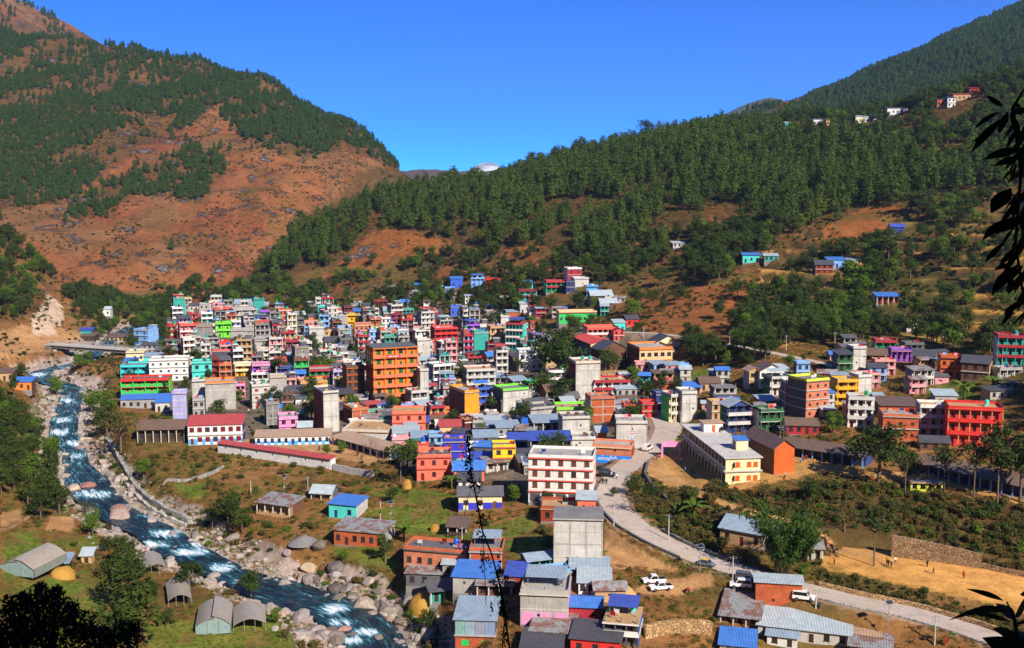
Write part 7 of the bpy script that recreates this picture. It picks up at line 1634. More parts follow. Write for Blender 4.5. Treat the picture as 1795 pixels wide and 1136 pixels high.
# ------------------------------------------------------------------ boulders
def rock_mesh(seed, sub=2):
    bm = bmesh.new(); bmesh.ops.create_icosphere(bm, subdivisions=sub, radius=1.0); rs = random.Random(seed)
    pl = [(Vector((rs.gauss(0, 1), rs.gauss(0, 1), rs.gauss(0, .8))).normalized(), rs.uniform(.55, .9)) for _ in range(9)]
    for v in bm.verts:
        for n_, d_ in pl:
            k = v.co.dot(n_)
            if k > d_: v.co -= n_ * (k - d_) * .9
        v.co *= 1 + rs.uniform(-.03, .03); v.co.z *= .72
    me = bpy.data.meshes.new('boulder'); bm.to_mesh(me); bm.free(); me.materials.append(M['rock']); return me
def build_boulders():
    RK = [rock_mesh(i) for i in range(8)]; RS = [rock_mesh(20 + i, 1) for i in range(6)]
    big = [(157,858,34,(1.0,.55,.5),'large reddish boulder in the middle of the river'),(212,900,38,(1.0,.68,.62),'large pinkish boulder below the red one in the river'),(212,912,48,(.95,.8,.75),'flat slab boulder beside the large pinkish one'),(150,775,26,(1.15,1.05,.85),'yellowish boulder beside the upper rapids'),(168,786,22,(1.0,.8,.75),'pink boulder right of the upper rapids'),(146,790,24,(1.0,.8,.72),'low pink boulder at the river bend'),(76,750,26,(1.1,1,.95),'pale boulder on the left river edge'),(130,862,34,(1.15,1,.85),'flat cream boulder left of the red one'),
           (640,1068,48,(1.0,.92,.82),'huge pale boulder beside the lower rapids'),(602,1112,34,(1.0,.62,.58),'reddish boulder in the lower rapids'),(570,1120,36,(1.1,.95,.9),'white grey boulder at the lower left bank'),(590,998,40,(.5,.5,.55),'large dark grey boulder on the right bank'),(540,1000,34,(1.1,.95,.7),'ochre boulder above the calm pool'),(680,1092,28,(1.0,.88,.75),'rounded boulder below the huge pale one'),(655,1082,26,(.85,.75,.7),'brownish boulder next to the huge pale one'),(560,960,30,(.55,.52,.5),'dark boulder under the bushes above the stone bank'),(612,1035,30,(.6,.6,.66),'blue grey boulder at the pool edge'),(535,1018,34,(1.05,.85,.7),'tan boulder sloping into the pool'),(276,928,18,(1.2,1.1,1.05),'white boulder in the middle rapids'),(255,925,16,(1.2,1.1,1.05),'small white boulder left in the middle rapids'),(182,712,30,(1.15,1.02,.9),'pale boulder under the leaning light green tree'),(490,1080,26,(1.1,.9,.85),'grey pink boulder left of the lower rapids')]
    for u, v, w, c, lab in big:
        P, s = hit(u, v); P.z = max(P.z, -12) + .25 * w / s * .5
        o = put('boulder', RK[rnd.randrange(8)], None, P, (rnd.uniform(-.2, .2), rnd.uniform(-.2, .2), rnd.random() * 6.28), c, (w / s / 2 * 1.05, w / s / 2 * .9, w / s / 2 * .85)); tag(o, lab, 'boulder')
    # the stony banks
    rs = np.random.RandomState(5); P = np.array(RIV); seg = np.append(0, np.cumsum(np.hypot(np.diff(P[:, 0]), np.diff(P[:, 1])))); n = 6200
    t = rs.uniform(60, seg[-1] - 20, n); cx = np.interp(t, seg, P[:, 0]); cy = np.interp(t, seg, P[:, 1]); dx = np.interp(t + 3, seg, P[:, 0]) - cx; dy = np.interp(t + 3, seg, P[:, 1]) - cy; L = np.hypot(dx, dy) + 1e-6
    rw = np.interp(t, seg, P[:, 3]); side = rs.choice([-1, 1], n, p=[.45, .55]); off = side * (rw * .85 + np.abs(rs.normal(size=n)) * 5.0); inr = rs.rand(n) < .15; off = np.where(inr, rs.uniform(-.8, .8, n) * rw, off)
    x = cx - dy / L * off; y = cy + dx / L * off; z = height(x, y); zr = np.interp(t, seg, P[:, 2]); ok = z < zr + 4.2
    sz = np.minimum(.22 + rs.exponential(.38, n), 2.3); u, v, d = project(x, y, z)
    dark = (u > 520) & (u < 760) & (v > 950); sz = np.where(dark, sz * 1.35, sz); sz = np.where(inr, sz * .8, sz)
    x, y, z, sz, u, v, d = (a[ok] for a in (x, y, z, sz, u, v, d))
    inr = np.zeros(len(x), bool)
    vis = (u > 0) & (u < 1795) & (v < 1136); ind = pick_largest(sz / d, vis, 260)
    for i in np.nonzero(ind)[0]:
        dk = u[i] > 540 and v[i] > 950
        g_ = rs.choice([.45, .65, .9, 1.05]) if dk else rs.choice([.75, .9, 1.0, 1.1]); c = (g_, g_ * rs.uniform(.92, 1.04), g_ * rs.uniform(.88, 1.08))
        lab, grp = ('boulder of the rocky bank by the lower rapids', 'boulders by the lower rapids') if u[i] > 420 else ('boulder of the stony bank along the middle river', 'boulders along the middle river') if v[i] > 800 else ('boulder on the stony bed of the upper river', 'boulders of the upper river')
        sw = ('big ' if sz[i] > 1.5 else 'medium ') + ('dark ' if g_ < .7 else 'light '); lab, grp = sw + lab, sw + grp
        o = put('boulder', RK[rs.randint(8)], None, (x[i], y[i], z[i] + sz[i] * .2), (rs.uniform(-.3, .3), rs.uniform(-.3, .3), rs.rand() * 6.28), c, (sz[i], sz[i] * rs.uniform(.7, 1), sz[i] * rs.uniform(.7, 1))); tag(o, lab, 'boulder', grp)
    o = ~ind; scatter('river_stones', RS, np.stack([x, y, z + sz * .12], 1)[o], sz[o] * .9, rs.rand(o.sum()) * 6.28, rs.randint(0, 6, o.sum()), label='pale stones strewn along both river banks', cat='stones')
# ------------------------------------------------------------------ vehicles
def wheel_parts(root, x, y, r_, w_):
    k = round(r_, 2)
    if ('wh', k) not in _boxes:
        ty = MB().lathe([(r_ * .55, -w_ / 2), (r_ * .95, -w_ / 2), (r_, -w_ * .3), (r_, w_ * .3), (r_ * .95, w_ / 2), (r_ * .55, w_ / 2)], 14).mesh('wheel', 'rubber'); ri = MB().lathe([(r_ * .2, -w_ * .52), (r_ * .56, -w_ * .45), (r_ * .56, w_ * .45), (r_ * .2, w_ * .52)], 10).mesh('rim', 'steel'); _boxes[('wh', k)] = (ty, ri)
    ty, ri = _boxes[('wh', k)]; o = put('wheel', ty, root, (x, y, r_), (0, math.pi / 2, math.pi / 2)); put('rim', ri, o)
def vehicle(name, label, cat, u, v, yaw, kind, c):
    P, s = hit(u, v); d, (rz, rw) = polydist(ROAD1, np.array([P.x]), np.array([P.y]))
    if d[0] < rw[0]: P.z = rz[0] + .15
    g = empty(name, P, R(yaw)); tag(g, label, cat); cc = srgb(c)
    # local: x forward; profiles in (x, z)
    if kind == 'pickup':
        L, W_, base, belt, top = 4.9, 1.8, .45, 1.05, 1.85; body = [(-2.45, base), (2.4, base), (2.45, .95), (1.2, belt + .05), (-2.45, belt)]; cab = [(-.75, belt), (1.15, belt), (.55, top), (-.6, top)]; wb = (-1.45, 1.5); wr = .38
    elif kind == 'jeep':
        L, W_, base, belt, top = 4.4, 1.75, .48, 1.1, 1.95; body = [(-2.2, base), (2.15, base), (2.2, 1.0), (1.15, belt + .03), (-2.2, belt)]; cab = [(-2.15, belt), (1.05, belt), (.6, top), (-2.1, top)]; wb = (-1.3, 1.35); wr = .38
    elif kind == 'truck':
        L, W_, base, belt, top = 7.0, 2.3, .7, 1.4, 2.7; body = [(-3.5, base), (3.4, base), (3.5, 1.2), (3.4, belt), (-3.5, belt)]; cab = [(1.6, belt), (3.4, belt), (3.1, top), (1.6, top)]; wb = (-2.0, 2.4); wr = .5
    else:
        L, W_, base, belt, top = 3.7, 1.55, .32, .85, 1.45; body = [(-1.85, base), (1.8, base), (1.85, .65), (1.0, belt + .02), (-1.8, belt)]; cab = [(-1.6, belt), (1.0, belt), (.45, top), (-1.2, top)]; wb = (-1.15, 1.2); wr = .28
    put('body', MB().prism(body, 'y', -W_ / 2, W_ / 2).mesh('body', 'carpaint'), g, color=cc)
    mb = MB(); n0 = 0
    for sgn, yy in ((1, W_ / 2 - .04), (-1, -W_ / 2 + .04)): mb.v += [(x, yy * (.86 if z > belt + .1 else 1), z) for x, z in cab]
    mb.f = [(0, 1, 2, 3), (7, 6, 5, 4)] + [(i, 4 + i, 4 + (i + 1) % 4, (i + 1) % 4) for i in range(4)]
    put('cabin', mb.mesh('cabin', 'carpaint'), g, color=cc)
    (xa, za), (xb, zb), (xc, zc), (xd, zd) = cab
    for sgn, nm in ((1, 'side_window'), (-1, 'side_window')):
        yb, yt = (W_ / 2 - .03) * sgn, (W_ / 2 - .04) * .87 * sgn
        m = MB().poly((xa + .12 * (xd - xa + .3), yb * .985 + .02 * sgn, za + .08), (xb - .2, yb * .985 + .02 * sgn, za + .08), (xc - .08, yt + .02 * sgn, zc - .1), (xd + .1, yt + .02 * sgn, zd - .1)); put(nm, m.mesh(nm, 'glass'), g)
    put('windscreen', MB().poly((xb + .02, -W_ * .42, zb + .06), (xb + .02, W_ * .42, zb + .06), (xc + .06, W_ * .36, zc - .06), (xc + .06, -W_ * .36, zc - .06)).mesh('windscreen', 'glass'), g)
    for x in wb:
        for y in (-W_ / 2 + .08, W_ / 2 - .08): wheel_parts(g, x, y, wr, .2)
    fx = body[2][0]
    for y in (-W_ * .34, W_ * .34): put('headlight', boxm(.06, .26, .16, 'plain'), g, (fx + .01, y, base + .28), color=(.8, .8, .78)); put('tail_light', boxm(.05, .16, .2, 'plain'), g, (-L / 2 - .01, y, base + .3), color=(.5, .03, .03))
    put('bumper', boxm(.12, W_ * .95, .18, 'plain'), g, (fx + .05, 0, base - .02), color=(.06, .06, .06))
    if kind == 'truck': put('cargo_box', MB().box(-3.5, 1.4, -W_ / 2, W_ / 2, belt, belt + 1.5).mesh('cargo_box', 'carpaint'), g, color=srgb('2f6ad0'))
    if kind == 'pickup': put('load_bed', MB().box(-2.42, -.8, -W_ / 2 + .12, W_ / 2 - .12, belt + .005, belt + .02).mesh('load_bed', 'rubber'), g)
    return g
def motorbike(label, u, v, yaw):
    P, s = hit(u, v); d, (rz, rw) = polydist(ROAD1, np.array([P.x]), np.array([P.y]))
    if d[0] < rw[0]: P.z = rz[0] + .15
    g = empty('motorbike', P, R(yaw)); tag(g, label, 'motorbike'); 
    for x in (-.65, .65): wheel_parts(g, x, 0, .3, .1)
    put('frame', MB().tube([(-.6, 0, .35), (0, 0, .5), (.55, 0, .75), (.65, 0, .3)], .05).mesh('frame', 'plain'), g, color=(.03, .03, .04)); put('fuel_tank', MB().prism([(-.05, .6), (.45, .68), (.4, .9), (0, .88)], 'y', -.14, .14).mesh('fuel_tank', 'carpaint'), g, color=(.03, .03, .05)); put('seat', MB().prism([(-.75, .75), (0, .7), (0, .82), (-.75, .88)], 'y', -.13, .13).mesh('seat', 'rubber'), g)
    put('handlebar', MB().tube([(.45, -.35, 1.0), (.55, 0, .95), (.45, .35, 1.0)], .02).mesh('handlebar', 'steel'), g)
def build_vehicles():
    vehicle('parked_pickup', 'white pickup parked nearer the dirt slope, tailgate to the road', 'pickup', 1158, 1034, 194, 'pickup', 'f2f0ec'); vehicle('parked_pickup', 'white pickup parked behind the other one by the wall', 'pickup', 1146, 1022, 190, 'pickup', 'ece8e2')
    t = vehicle('taxi', 'grey hatchback with yellow roof coming down the road', 'car', 1238, 993, -30, 'car', '6c747c'); put('roof_panel', MB().box(-1.15, .42, -.62, .62, 1.45, 1.48).mesh('roof_panel', 'carpaint'), t, color=srgb('e8b820'))
    vehicle('parked_jeep', 'white open jeep parked at the road side by the brick shed', 'jeep', 1298, 1030, 168, 'jeep', 'eeeae4'); vehicle('parked_car', 'dark grey estate car parked behind the white jeep', 'car', 1308, 1018, -20, 'jeep', '5a6068')
    vehicle('parked_jeep', 'white jeep half hidden by the roadside brick shed', 'jeep', 1409, 1052, -20, 'jeep', 'f0ece6'); vehicle('parked_car', 'dark car parked below the blue sign', 'car', 1064, 836, -14, 'jeep', '24262c'); vehicle('cargo_truck', 'blue cargo truck in the town street', 'truck', 911, 745, 120, 'truck', '2f66c8')
    vehicle('parked_car', 'pale blue car in the bus yard', 'car', 857, 764, -70, 'car', '9fb4c4'); vehicle('parked_car', 'white car beside the tin sheds', 'car', 880, 768, 10, 'car', 'e8e6e0'); vehicle('parked_car', 'white van in the street behind the truck', 'van', 880, 736, 100, 'jeep', 'e6e4de'); vehicle('parked_van', 'white van beside the pink poster wall', 'van', 1135, 790, 60, 'jeep', 'e9e6e0')
    motorbike('black motorbike parked on the road edge by the pole', 1628, 1122, 160); motorbike('motorbike ridden past the white pickups', 1205, 1038, 40); motorbike('motorbike on the track below the cream school', 1244, 858, 60); motorbike('motorbike before the white hotel', 1056, 846, 20)
# ------------------------------------------------------------------ people
def person_meshes():
    out = []
    poses = [dict(la=(.06, .02), ra=(.06, -.02), ll=.10, rl=.10, ly=0, ry=0), dict(la=(.10, .22), ra=(.08, -.2), ll=.10, rl=.10, ly=.24, ry=-.22), dict(la=(.2, -.15), ra=(.3, .2), ll=.14, rl=.12, ly=-.05, ry=.1)]
    for k, p in enumerate(poses):
        V = [(0, 0, .95), (0, 0, 1.12), (0, 0, 1.36), (0, 0, 1.48), (0, -.01, 1.60), (0, -.01, 1.70)]; E = [(0, 1), (1, 2), (2, 3), (3, 4), (4, 5)]; Rr = [.14, .125, .15, .055, .095, .07]
        for sgn, (ax, ay) in ((-1, p['la']), (1, p['ra'])):
            n = len(V); V += [(sgn * .19, 0, 1.38), (sgn * (.23 + ax * .5), ay * .5, 1.12), (sgn * (.24 + ax), ay - .06, .88), (sgn * (.24 + ax), ay - .09, .78)]; E += [(2, n), (n, n + 1), (n + 1, n + 2), (n + 2, n + 3)]; Rr += [.065, .05, .036, .035]
        for sgn, wx, ly in ((-1, p['ll'], p['ly']), (1, p['rl'], p['ry'])):
            n = len(V); V += [(sgn * .09, 0, .86), (sgn * wx, ly * .4 - .03, .48), (sgn * wx, ly, .09), (sgn * wx, ly - .15, .04)]; E += [(0, n), (n, n + 1), (n + 1, n + 2), (n + 2, n + 3)]; Rr += [.092, .066, .045, .04]
        me = bpy.data.meshes.new('body'); me.from_pydata(V, E, []); o = bpy.data.objects.new('body_source', me); col.objects.link(o)
        md = o.modifiers.new('skin', 'SKIN'); sv = me.skin_vertices[0].data
        for i, r_ in enumerate(Rr): sv[i].radius = (r_, r_ * (.72 if i < 3 else 1)); sv[i].use_root = (i == 0)
        o.modifiers.new('sub', 'SUBSURF').levels = 1
        b_ = bpy.data.meshes.new_from_object(o.evaluated_get(bpy.context.evaluated_depsgraph_get())); bpy.data.objects.remove(o); b_.materials.clear(); b_.materials.append(M['plain'])
        co = np.array([v.co for v in b_.vertices]); no = np.array([v.normal for v in b_.vertices])
        def piece(nm, sel, off, mat):
            fs = [tuple(f.vertices) for f in b_.polygons if sel(f.center)]; ids = sorted({i for f in fs for i in f}); mp = {i: j for j, i in enumerate(ids)}
            return mesh(nm, co[ids] + no[ids] * off, [tuple(mp[i] for i in f) for f in fs], mat, True)
        out.append((b_, piece('shirt', lambda c: .9 < c.z < 1.46 and (abs(c.x) < .5), .022, 'cloth'), piece('trousers', lambda c: .1 < c.z < 1.0 and abs(c.x) < .21, .018, 'cloth'), piece('hair', lambda c: c.z > 1.66 or (c.z > 1.56 and c.y > .01), .02, 'plain')))
    return out
def build_people():
    PM = person_meshes()
    L = [(1557,993,0,'1c1c20','202024',0,'person in black standing left in the football group'),(1562,996,2,'1a1a1e','26262a',40,'person in black in the middle of the football group'),(1554,990,0,'26262a','1c1c20',90,'person in black behind the football group'),(1569,988,1,'e8e6e2','3a4a6a',20,'person in white shirt beside the football group'),(1625,994,0,'24180e','1a1a1c',30,'person in dark clothes standing alone mid field'),(1636,1006,1,'8a3a20','30302e',70,'person in brown shirt walking across the field'),(1655,983,1,'58a8e0','28406a',10,'person in light blue shirt near the stone wall'),(1663,985,0,'1e2430','20242c',200,'person in dark blue beside the one in light blue'),(1689,1014,1,'d8282a','5a1a20',160,'person in red walking on the football field'),(1462,991,0,'2a1c18','2c2422',90,'person in dark clothes at the left end of the field'),
         (1436,1068,0,'28306a','20284a',0,'person in dark blue walking on the road'),(1656,1132,0,'c02832','a02028',180,'person in red dress on the road'),(1081,841,0,'e6e4e0','3a6a9a',0,'person in white shirt beside the dark car'),(1072,838,0,'d8c8c8','5a3a4a',40,'person in pale clothes by the tea stall'),(1056,849,0,'20222a','22242a',20,'person in black walking before the white hotel'),(1063,850,1,'24262c','1c1c22',20,'second walker in black beside the white hotel'),
         (1201,828,0,'4a78c8','2c3a5a',60,'person in blue on the school lane'),(1194,812,0,'e6e6e6','3a4a6a',20,'person in white shirt near the pink gate'),(1214,830,1,'22262c','24242a',100,'person in black on the school lane'),(1152,806,0,'b03040','3a3a48',0,'person in red by the lane wall'),(1206,1042,0,'c83028','2c2c34',40,'rider in red on the motorbike by the pickups'),
         (1408,808,0,'b83030','2a3a60',0,'pupil in red before the long school, leftmost'),(1413,806,1,'a82c34','2a3a60',30,'pupil in dark red before the long school'),(1403,812,0,'7aa8dc','28406a',0,'pupil in light blue before the long school'),(1425,812,0,'383c44','26262c',90,'pupil in grey before the long school'),(1453,811,0,'302c2c','22222a',60,'pupil in black before the long school'),(1480,812,0,'c03838','3a2c30',10,'pupil in bright red before the long school'),(1497,814,1,'3a4a3c','22242a',20,'pupil in olive before the long school'),(1376,838,0,'c8b8a8','4a2c2c',0,'person in pale shirt on the school ground'),(1374,846,1,'b04040','3c2a2a',120,'person in red top walking on the school ground'),(1530,848,0,'d03828','4a2020',0,'person in red under the big school tree'),(1605,858,0,'3848a8','24284a',30,'person in blue before the toilet block'),(1758,876,0,'4858a8','26284a',0,'pupil in blue by the right school wing'),(1752,874,0,'b83848','2a2c44',40,'pupil in red by the right school wing'),(1768,878,0,'e0dcd8','2c3860',80,'pupil in white by the right school wing'),
         (627,800,0,'2c2c34','22242c',0,'person in black in the school yard'),(634,806,1,'5a2c30','26242c',60,'person in maroon in the school yard'),(560,790,0,'283a80','24284a',0,'person in blue in the school yard'),(430,720,0,'b83c48','2c2c3c',0,'person in red on the path among houses'),(436,724,0,'d8d4d0','3a3a4a',50,'person in white on the path among houses'),(1033,1050,0,'a83030','3a2a30',0,'person in red in the garden near the tiled hut'),(1066,1110,0,'d02830','7a2028',20,'person in red on the terrace of the blue walled house') if False else (1022,1052,0,'3848a0','28284a',90,'person in blue in the garden near the tiled hut'),(712,1010,0,'c03a40','3a3038',0,'person in red beside the patched sheds')]
    skin = srgb('9a6a4c')
    for u, v, k, sh, tr, rz, lab in L:
        P, s = hit(u, v); d, (zz, rw) = polydist(ROAD1, np.array([P.x]), np.array([P.y]))
        if d[0] < rw[0]: P.z = zz[0] + .14
        sc_ = .97 if 'pupil' not in lab else .86
        g = empty('person', P, R(rz)); g.scale = (sc_, sc_, sc_); tag(g, lab, 'person'); b_, a_, t_, h_ = PM[k]
        put('body', b_, g, color=skin); put('shirt', a_, g, color=srgb(sh)); put('trousers', t_, g, color=srgb(tr)); put('hair', h_, g, color=(.012, .01, .01))
# ------------------------------------------------------------------ poles and lamps
def build_poles():
    for u, v, hp, lab in ((1227,1006,50,'solar street lamp on the road bend by the taxi'),(1556,1126,72,'solar street lamp beside the long farm roof'),(685,926,46,'solar street lamp in the terraced garden'),(499,880,46,'solar street lamp by the rusty shed'),(645,712,24,'solar street lamp before the orange hotel'),(624,700,20,'street lamp left of the orange hotel'),(875,1050,40,'solar lamp beside the blue roofed shed'),(1367,790,42,'street lamp left of the long school')):
        P, s = hit(u, v); H = hp / s; g = empty('solar_street_lamp', P, R(20)); tag(g, lab, 'street lamp')
        put('pole', MB().tube([(0, 0, -.4), (0, 0, H * .5), (0, 0, H)], [.075, .065, .05], 7).mesh('pole', 'steel'), g); put('solar_panel', MB().box(-.75, .75, -.5, .5, -.03, .03).mesh('solar_panel', 'plain'), g, (0, 0, H + .1), (R(30), 0, 0), srgb('b8bcc0')); put('solar_cells', MB().box(-.7, .7, -.45, .45, .031, .04).mesh('solar_cells', 'glass'), g, (0, 0, H + .1), (R(30), 0, 0)); put('lamp_arm', MB().tube([(0, 0, H - .7), (0, -.9, H - .5)], .03, 5).mesh('lamp_arm', 'steel'), g); put('lamp_head', boxm(.25, .5, .08, 'plain'), g, (0, -1.0, H - .55), color=(.7, .7, .7)); put('battery_box', boxm(.4, .3, .45, 'plain'), g, (0, .22, H * .55), color=(.5, .5, .5))
    for u, v, hp, lab in ((1284,1020,47,'concrete power pole behind the white jeep'),(1638,1130,55,'concrete power pole beside the parked motorbike'),(1172,948,48,'power pole on the hill side of the road'),(1430,1066,36,'thin pole by the walking person in blue'),(1076,922,48,'power pole at the road bend wall'),(667,918,40,'thin pole right of the small aqua house'),(810,958,36,'thin pole beside the brown shed in the fields'),(1128,595,22,'power pole by the hillside road above the peach school'),(1279,604,22,'power pole on the hillside road bend'),(1298,612,22,'second power pole on the hillside road'),(1378,615,28,'tall power pole against the dark woods'),(1463,612,30,'power pole with crossarm above the grey tower house'),(1000,650,42,'steel pole left of the grey tower'),(1193,760,40,'power pole at the street corner by the cream school'),(955,745,40,'power pole over the tin stall'),(918,722,34,'power pole beside the truck'),(880,730,30,'power pole by the pale concrete house'),(1210,320,34,'pale bare trunk pole in the pine wood'),(1795,640,50,'power pole beside the teal corner house'),(1756,645,40,'thin pole in front of the teal corner house'),(540,868,34,'thin pole beside the small tin shed'),(440,870,28,'short yellow pole in the terraced field')):
        P, s = hit(u, v); H = hp / s; g = empty('power_pole', P, R(rnd.uniform(-30, 30))); tag(g, lab, 'pole')
        put('pole', MB().tube([(0, 0, -.4), (0, 0, H * .6), (.02, 0, H)], [.14, .11, .08], 7).mesh('pole', 'concrete'), g, color=PAL['lconc']); put('crossarm', boxm(1.5, .09, .09, 'steel'), g, (0, 0, H - .5))
        for x in (-.65, 0, .65): put('insulator', MB().lathe([(.03, 0), (.06, .05), (.03, .1), (.055, .15), (.02, .2)], 7).mesh('insulator', 'plastic'), g, (x, 0, H - .4), color=(.5, .5, .5))
# ------------------------------------------------------------------ close to the viewer
def near_leaf(base, tip, wid, bow, k=9):
    b0, t0 = Vector(base), Vector(tip); d = t0 - b0; L = d.length; up = Vector((0, -.3, 1)); sd = d.cross(Vector((0, 1, 0))).normalized(); V = []; F = []
    for i in range(k):
        t = i / (k - 1); w = wid * math.sin(math.pi * (t * .97 + .015)) ** 1.0 * (1.1 - .4 * t); c = b0 + d * t + sd * bow * 4 * t * (1 - t)
        V += [c - sd * w * .5 + Vector((0, -.15 * w, 0)), c, c + sd * w * .5 + Vector((0, -.15 * w, 0))]
    for i in range(k - 1):
        a = 3 * i; F += [(a, a + 1, a + 4, a + 3), (a + 1, a + 2, a + 5, a + 4)]
    return V, F
def leafy_branch(name, label, cat, Y, leaves, stems, n_extra=None, mat='near_leaf'):
    root = empty(name, stems[0][0] if stems else (0, 0, 0)); tag(root, label, cat); inv = Vector(root.location)
    for st, r_ in [(s_[0:-1], s_[-1]) for s_ in stems]: put('stem', MB().tube([Vector(p) - inv for p in st], r_, 6).mesh('stem', 'near_leaf', True), root)
    for (u0, v0, u1, v1, w, bow, dy) in leaves:
        a, b_ = Vector(at(u0, v0, Y)), Vector(at(u1, v1, Y + dy)); k = Y / FPX
        V, F = near_leaf(a, b_, w * k * 1.0, bow * k); put('leaf', mesh('leaf', [v - inv for v in V], F, mat, True), root)
    return root
def build_near():
    Y = 4.0
    A_ = lambda u, v, dy=0: at(u, v, Y + dy)
    lv = [(1759,1053,1692,1032,11,-3,-.2),(1770,1073,1662,1088,17,-13,-.3),(1771,1090,1704,1076,11,-4,.1),(1778,1082,1803,1048,30,3,.2),(1779,1086,1745,1058,22,3,.2),(1788,1042,1808,1034,14,0,.1),(1778,1095,1812,1078,14,-4,-.1),
          (1790,1150,1722,1118,40,-4,0),(1800,1130,1740,1102,36,-4,.2),(1795,1160,1735,1140,44,0,.1),(1805,1120,1768,1104,36,0,.2),(1800,1145,1760,1120,44,0,.3),(1785,1130,1828,1100,30,0,.1)]
    leafy_branch('leafy_sapling', 'dark shaded leaves at the lower right corner close to the viewer', 'plant', Y, lv, [(A_(1800, 1250), A_(1790, 1150), A_(1778, 1085), A_(1765, 1055), [.02, .012, .006, .003])])
    lv = [(1759,186,1729,166,11,2,0),(1752,196,1708,226,10,-3,.1),(1757,208,1703,268,17,-4,.1),(1737,234,1702,250,9,-1,0),(1765,196,1750,236,18,0,.1),(1770,200,1790,245,16,0,.1),(1790,186,1775,184,8,0,0),(1800,190,1770,200,16,0,.1),(1790,262,1722,280,18,-3,.1),(1790,275,1740,292,14,-2,.1),(1778,230,1764,262,12,0,.1),(1800,210,1785,262,22,0,.2),(1772,296,1758,316,14,0,.1),(1800,290,1766,322,30,0,.2),
          (1772,330,1738,374,34,-4,.1),(1802,330,1770,366,30,0,.2),(1766,384,1722,422,19,-4,.1),(1795,380,1745,410,24,-3,.1),(1762,424,1726,462,13,-3,.1),(1792,424,1750,470,20,-3,.2),(1775,425,1782,448,16,0,.1),(1785,464,1738,518,24,-5,.1),(1775,462,1742,474,12,-2,.1),(1800,470,1772,512,30,0,.2),(1800,520,1760,552,26,-3,.2),(1796,545,1775,570,20,0,.2),(1800,350,1790,400,30,0,.2),(1800,400,1785,445,30,0,.2),(1800,240,1792,300,26,0,.2),(1798,500,1784,545,26,0,.2)]
    for _ in range(34):
        u_, v_ = rnd.uniform(1772, 1806), rnd.uniform(190, 560); lv.append((u_, v_, u_ - rnd.uniform(4, 32), v_ + rnd.uniform(14, 44), rnd.uniform(10, 18), rnd.uniform(-4, 2), rnd.uniform(.05, .3)))
    leafy_branch('hanging_branch', 'dark leafy branch hanging down at the right edge close to the viewer', 'branch', Y, lv, [(A_(1830, 100), A_(1775, 190), A_(1790, 300), A_(1780, 425), A_(1800, 560), [.008, .007, .006, .005, .004]), (A_(1830, 250), A_(1790, 262), A_(1770, 300), [.006, .005, .003])])
    # dark tree below the viewer, lower left corner
    Yt = 30.0; rs = np.random.RandomState(4); k = Yt / FPX
    blobs = [(20,1100,48),(60,1085,46),(100,1090,44),(60,1050,26),(95,1048,22),(72,1030,12),(100,1034,10),(140,1095,30),(20,1060,22),(150,1125,34),(185,1120,26),(215,1105,20),(232,1118,20),(120,1070,24),(60,1140,60),(200,1150,40),(5,1130,50),(238,1098,10),(40,1050,14)]
    cen = []; nr = []
    for u, v, r_ in blobs:
        c = np.array(at(u, v, Yt + rs.uniform(-.6, .6))); m = int(30 + r_ * r_ * .42); d = rs.normal(size=(m, 3)); d /= np.linalg.norm(d, axis=1, keepdims=True); cen.append(c + d * r_ * k * (rs.rand(m, 1) ** .33) * np.array([1, 1, 1])); nr.append(d + rs.normal(size=(m, 3)) * .8)
    v_, f_ = leaf_faces(np.concatenate(cen), np.concatenate(nr), .082, .34, rs, .5)
    base = Vector(at(90, 1330, Yt)); base.z = gz(base.x, base.y)
    root = empty('dark_tree', base); tag(root, 'dark shaded tree crown filling the lower left corner', 'tree'); put('crown', qmesh('crown', v_ - np.array(base), f_, ['near_leaf']), root)
    br = []
    for u, v, r_ in blobs[:12]: br.append(([(0, 0, 0), tuple((Vector(at(90, 1230, Yt + .5)) - base)), tuple(Vector(at(u, v + r_ * .4, Yt + .2)) - base)], [.14, .06, .008]))
    tv, tf = tubes_q(br, 6); put('trunk', qmesh('trunk', tv, tf, ['bark']), root)
    # dry creeper climbing a wire
    Yv = 22.0; line = [(905,1260),(893,1136),(880,1040),(862,972),(846,932),(836,880),(826,830),(822,790),(818,756)]; pts = [Vector(at(u, v, Yv)) for u, v in line]; b0 = pts[0].copy(); b0.z = gz(b0.x, b0.y); root = empty('climbing_vine', b0); tag(root, 'thin black creeper covered wire standing in the middle foreground', 'vine')
    put('stem', MB().tube([Vector((0, 0, 0))] + [p - b0 for p in pts], [.03] + [.022] * 3 + [.018] * 3 + [.014] * 3, 6).mesh('stem', 'near_leaf'), root)
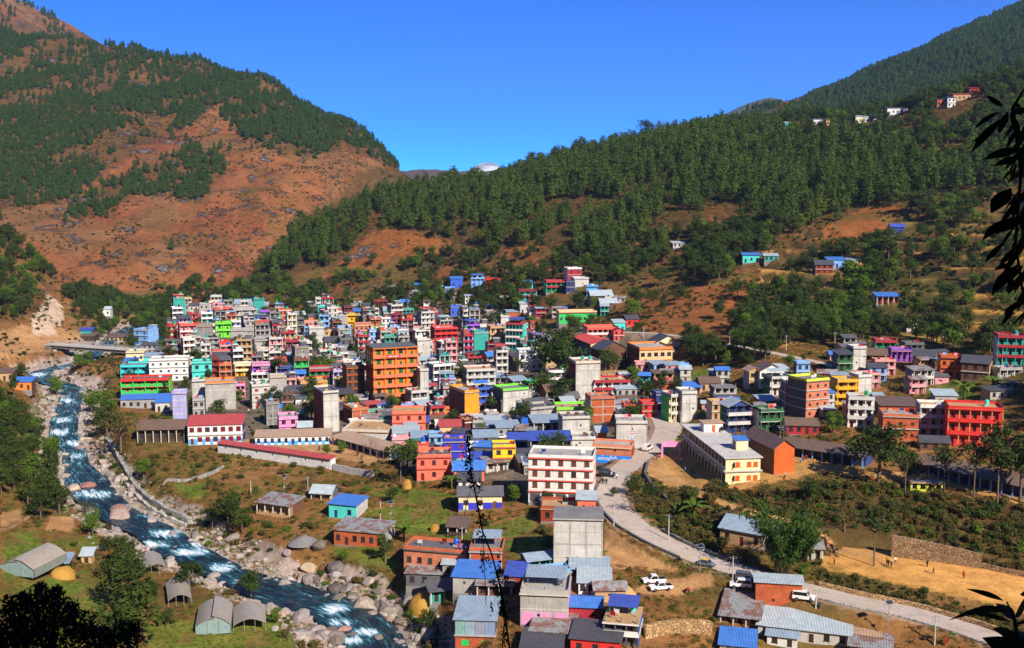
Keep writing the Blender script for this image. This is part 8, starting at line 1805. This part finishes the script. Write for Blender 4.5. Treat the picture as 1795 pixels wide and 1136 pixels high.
    put('stem', MB().tube([Vector(at(u, v, Yv)) - b0 for u, v in ((846,932),(848,980),(850,1010),(852,1060))], .008, 5).mesh('stem', 'near_leaf'), root); put('stem', MB().tube([Vector(at(u, v, Yv + .3)) - b0 for u, v in ((872,1000),(884,1090),(880,1140))], .012, 5).mesh('stem', 'near_leaf'), root)
    put('stem', MB().tube([Vector(at(u, v, Yv)) - b0 for u, v in ((828,850),(818,880),(814,905))], .008, 5).mesh('stem', 'near_leaf'), root)
    cl = [(820,775,6,14,1),(823,800,9,16,1.4),(824,828,8,14,1.2),(816,812,6,6,.5),(828,850,9,10,1),(842,856,4,8,.5),(838,880,5,14,.8),(845,912,6,12,.8),(856,905,4,6,.3),(842,938,5,10,.6),(850,972,7,10,.7),(847,992,5,10,.5),(858,985,5,10,.5),(874,985,4,22,.7),(876,1005,9,12,1.2),(885,1018,7,8,.6),(872,1030,7,10,.7),(878,1055,8,16,1.3),(888,1075,6,14,.8),(884,1110,5,16,.7),(890,1125,7,12,.7),(862,1065,3,18,.3)]
    cen = []; nr = []
    for u, v, ru, rv, dn in cl:
        m = int(48 * dn); cen.append(np.array([at(u + rs.normal() * ru * .6, v + rs.normal() * rv * .6, Yv + rs.normal() * .08) for _ in range(m)])); nr.append(rs.normal(size=(m, 3)))
    v_, f_ = leaf_faces(np.concatenate(cen), np.concatenate(nr), .040, .42, rs, 1.0); put('dry_leaves', qmesh('dry_leaves', v_ - np.array(b0), f_, ['near_leaf']), root)
build_long()
fill_town()
fill_sheds()
build_farm()
finish_labels()
build_walls()
build_bridge()
build_boulders()
build_woods()
build_grass()
build_crops()
build_plants()
build_vehicles()
build_people()
build_poles()
build_near()
# the air: pale haze over the valley
b = NB('haze'); vp = b.n('ShaderNodeVolumePrincipled'); vp.inputs['Color'].default_value = (0.5, 0.75, 1.0, 1); vp.inputs['Density'].default_value = 0.000065; vp.inputs['Anisotropy'].default_value = 0.2
b.l(vp.outputs[0], b.out.inputs['Volume']); M['haze'] = b.m
hz = put('haze', MB().box(-7500, 7500, -7000, 9600, -45, 1000).mesh('haze', 'haze')); hz['kind'] = 'stuff'; hz['label'] = 'thin blue haze in the valley air'; hz['category'] = 'haze'
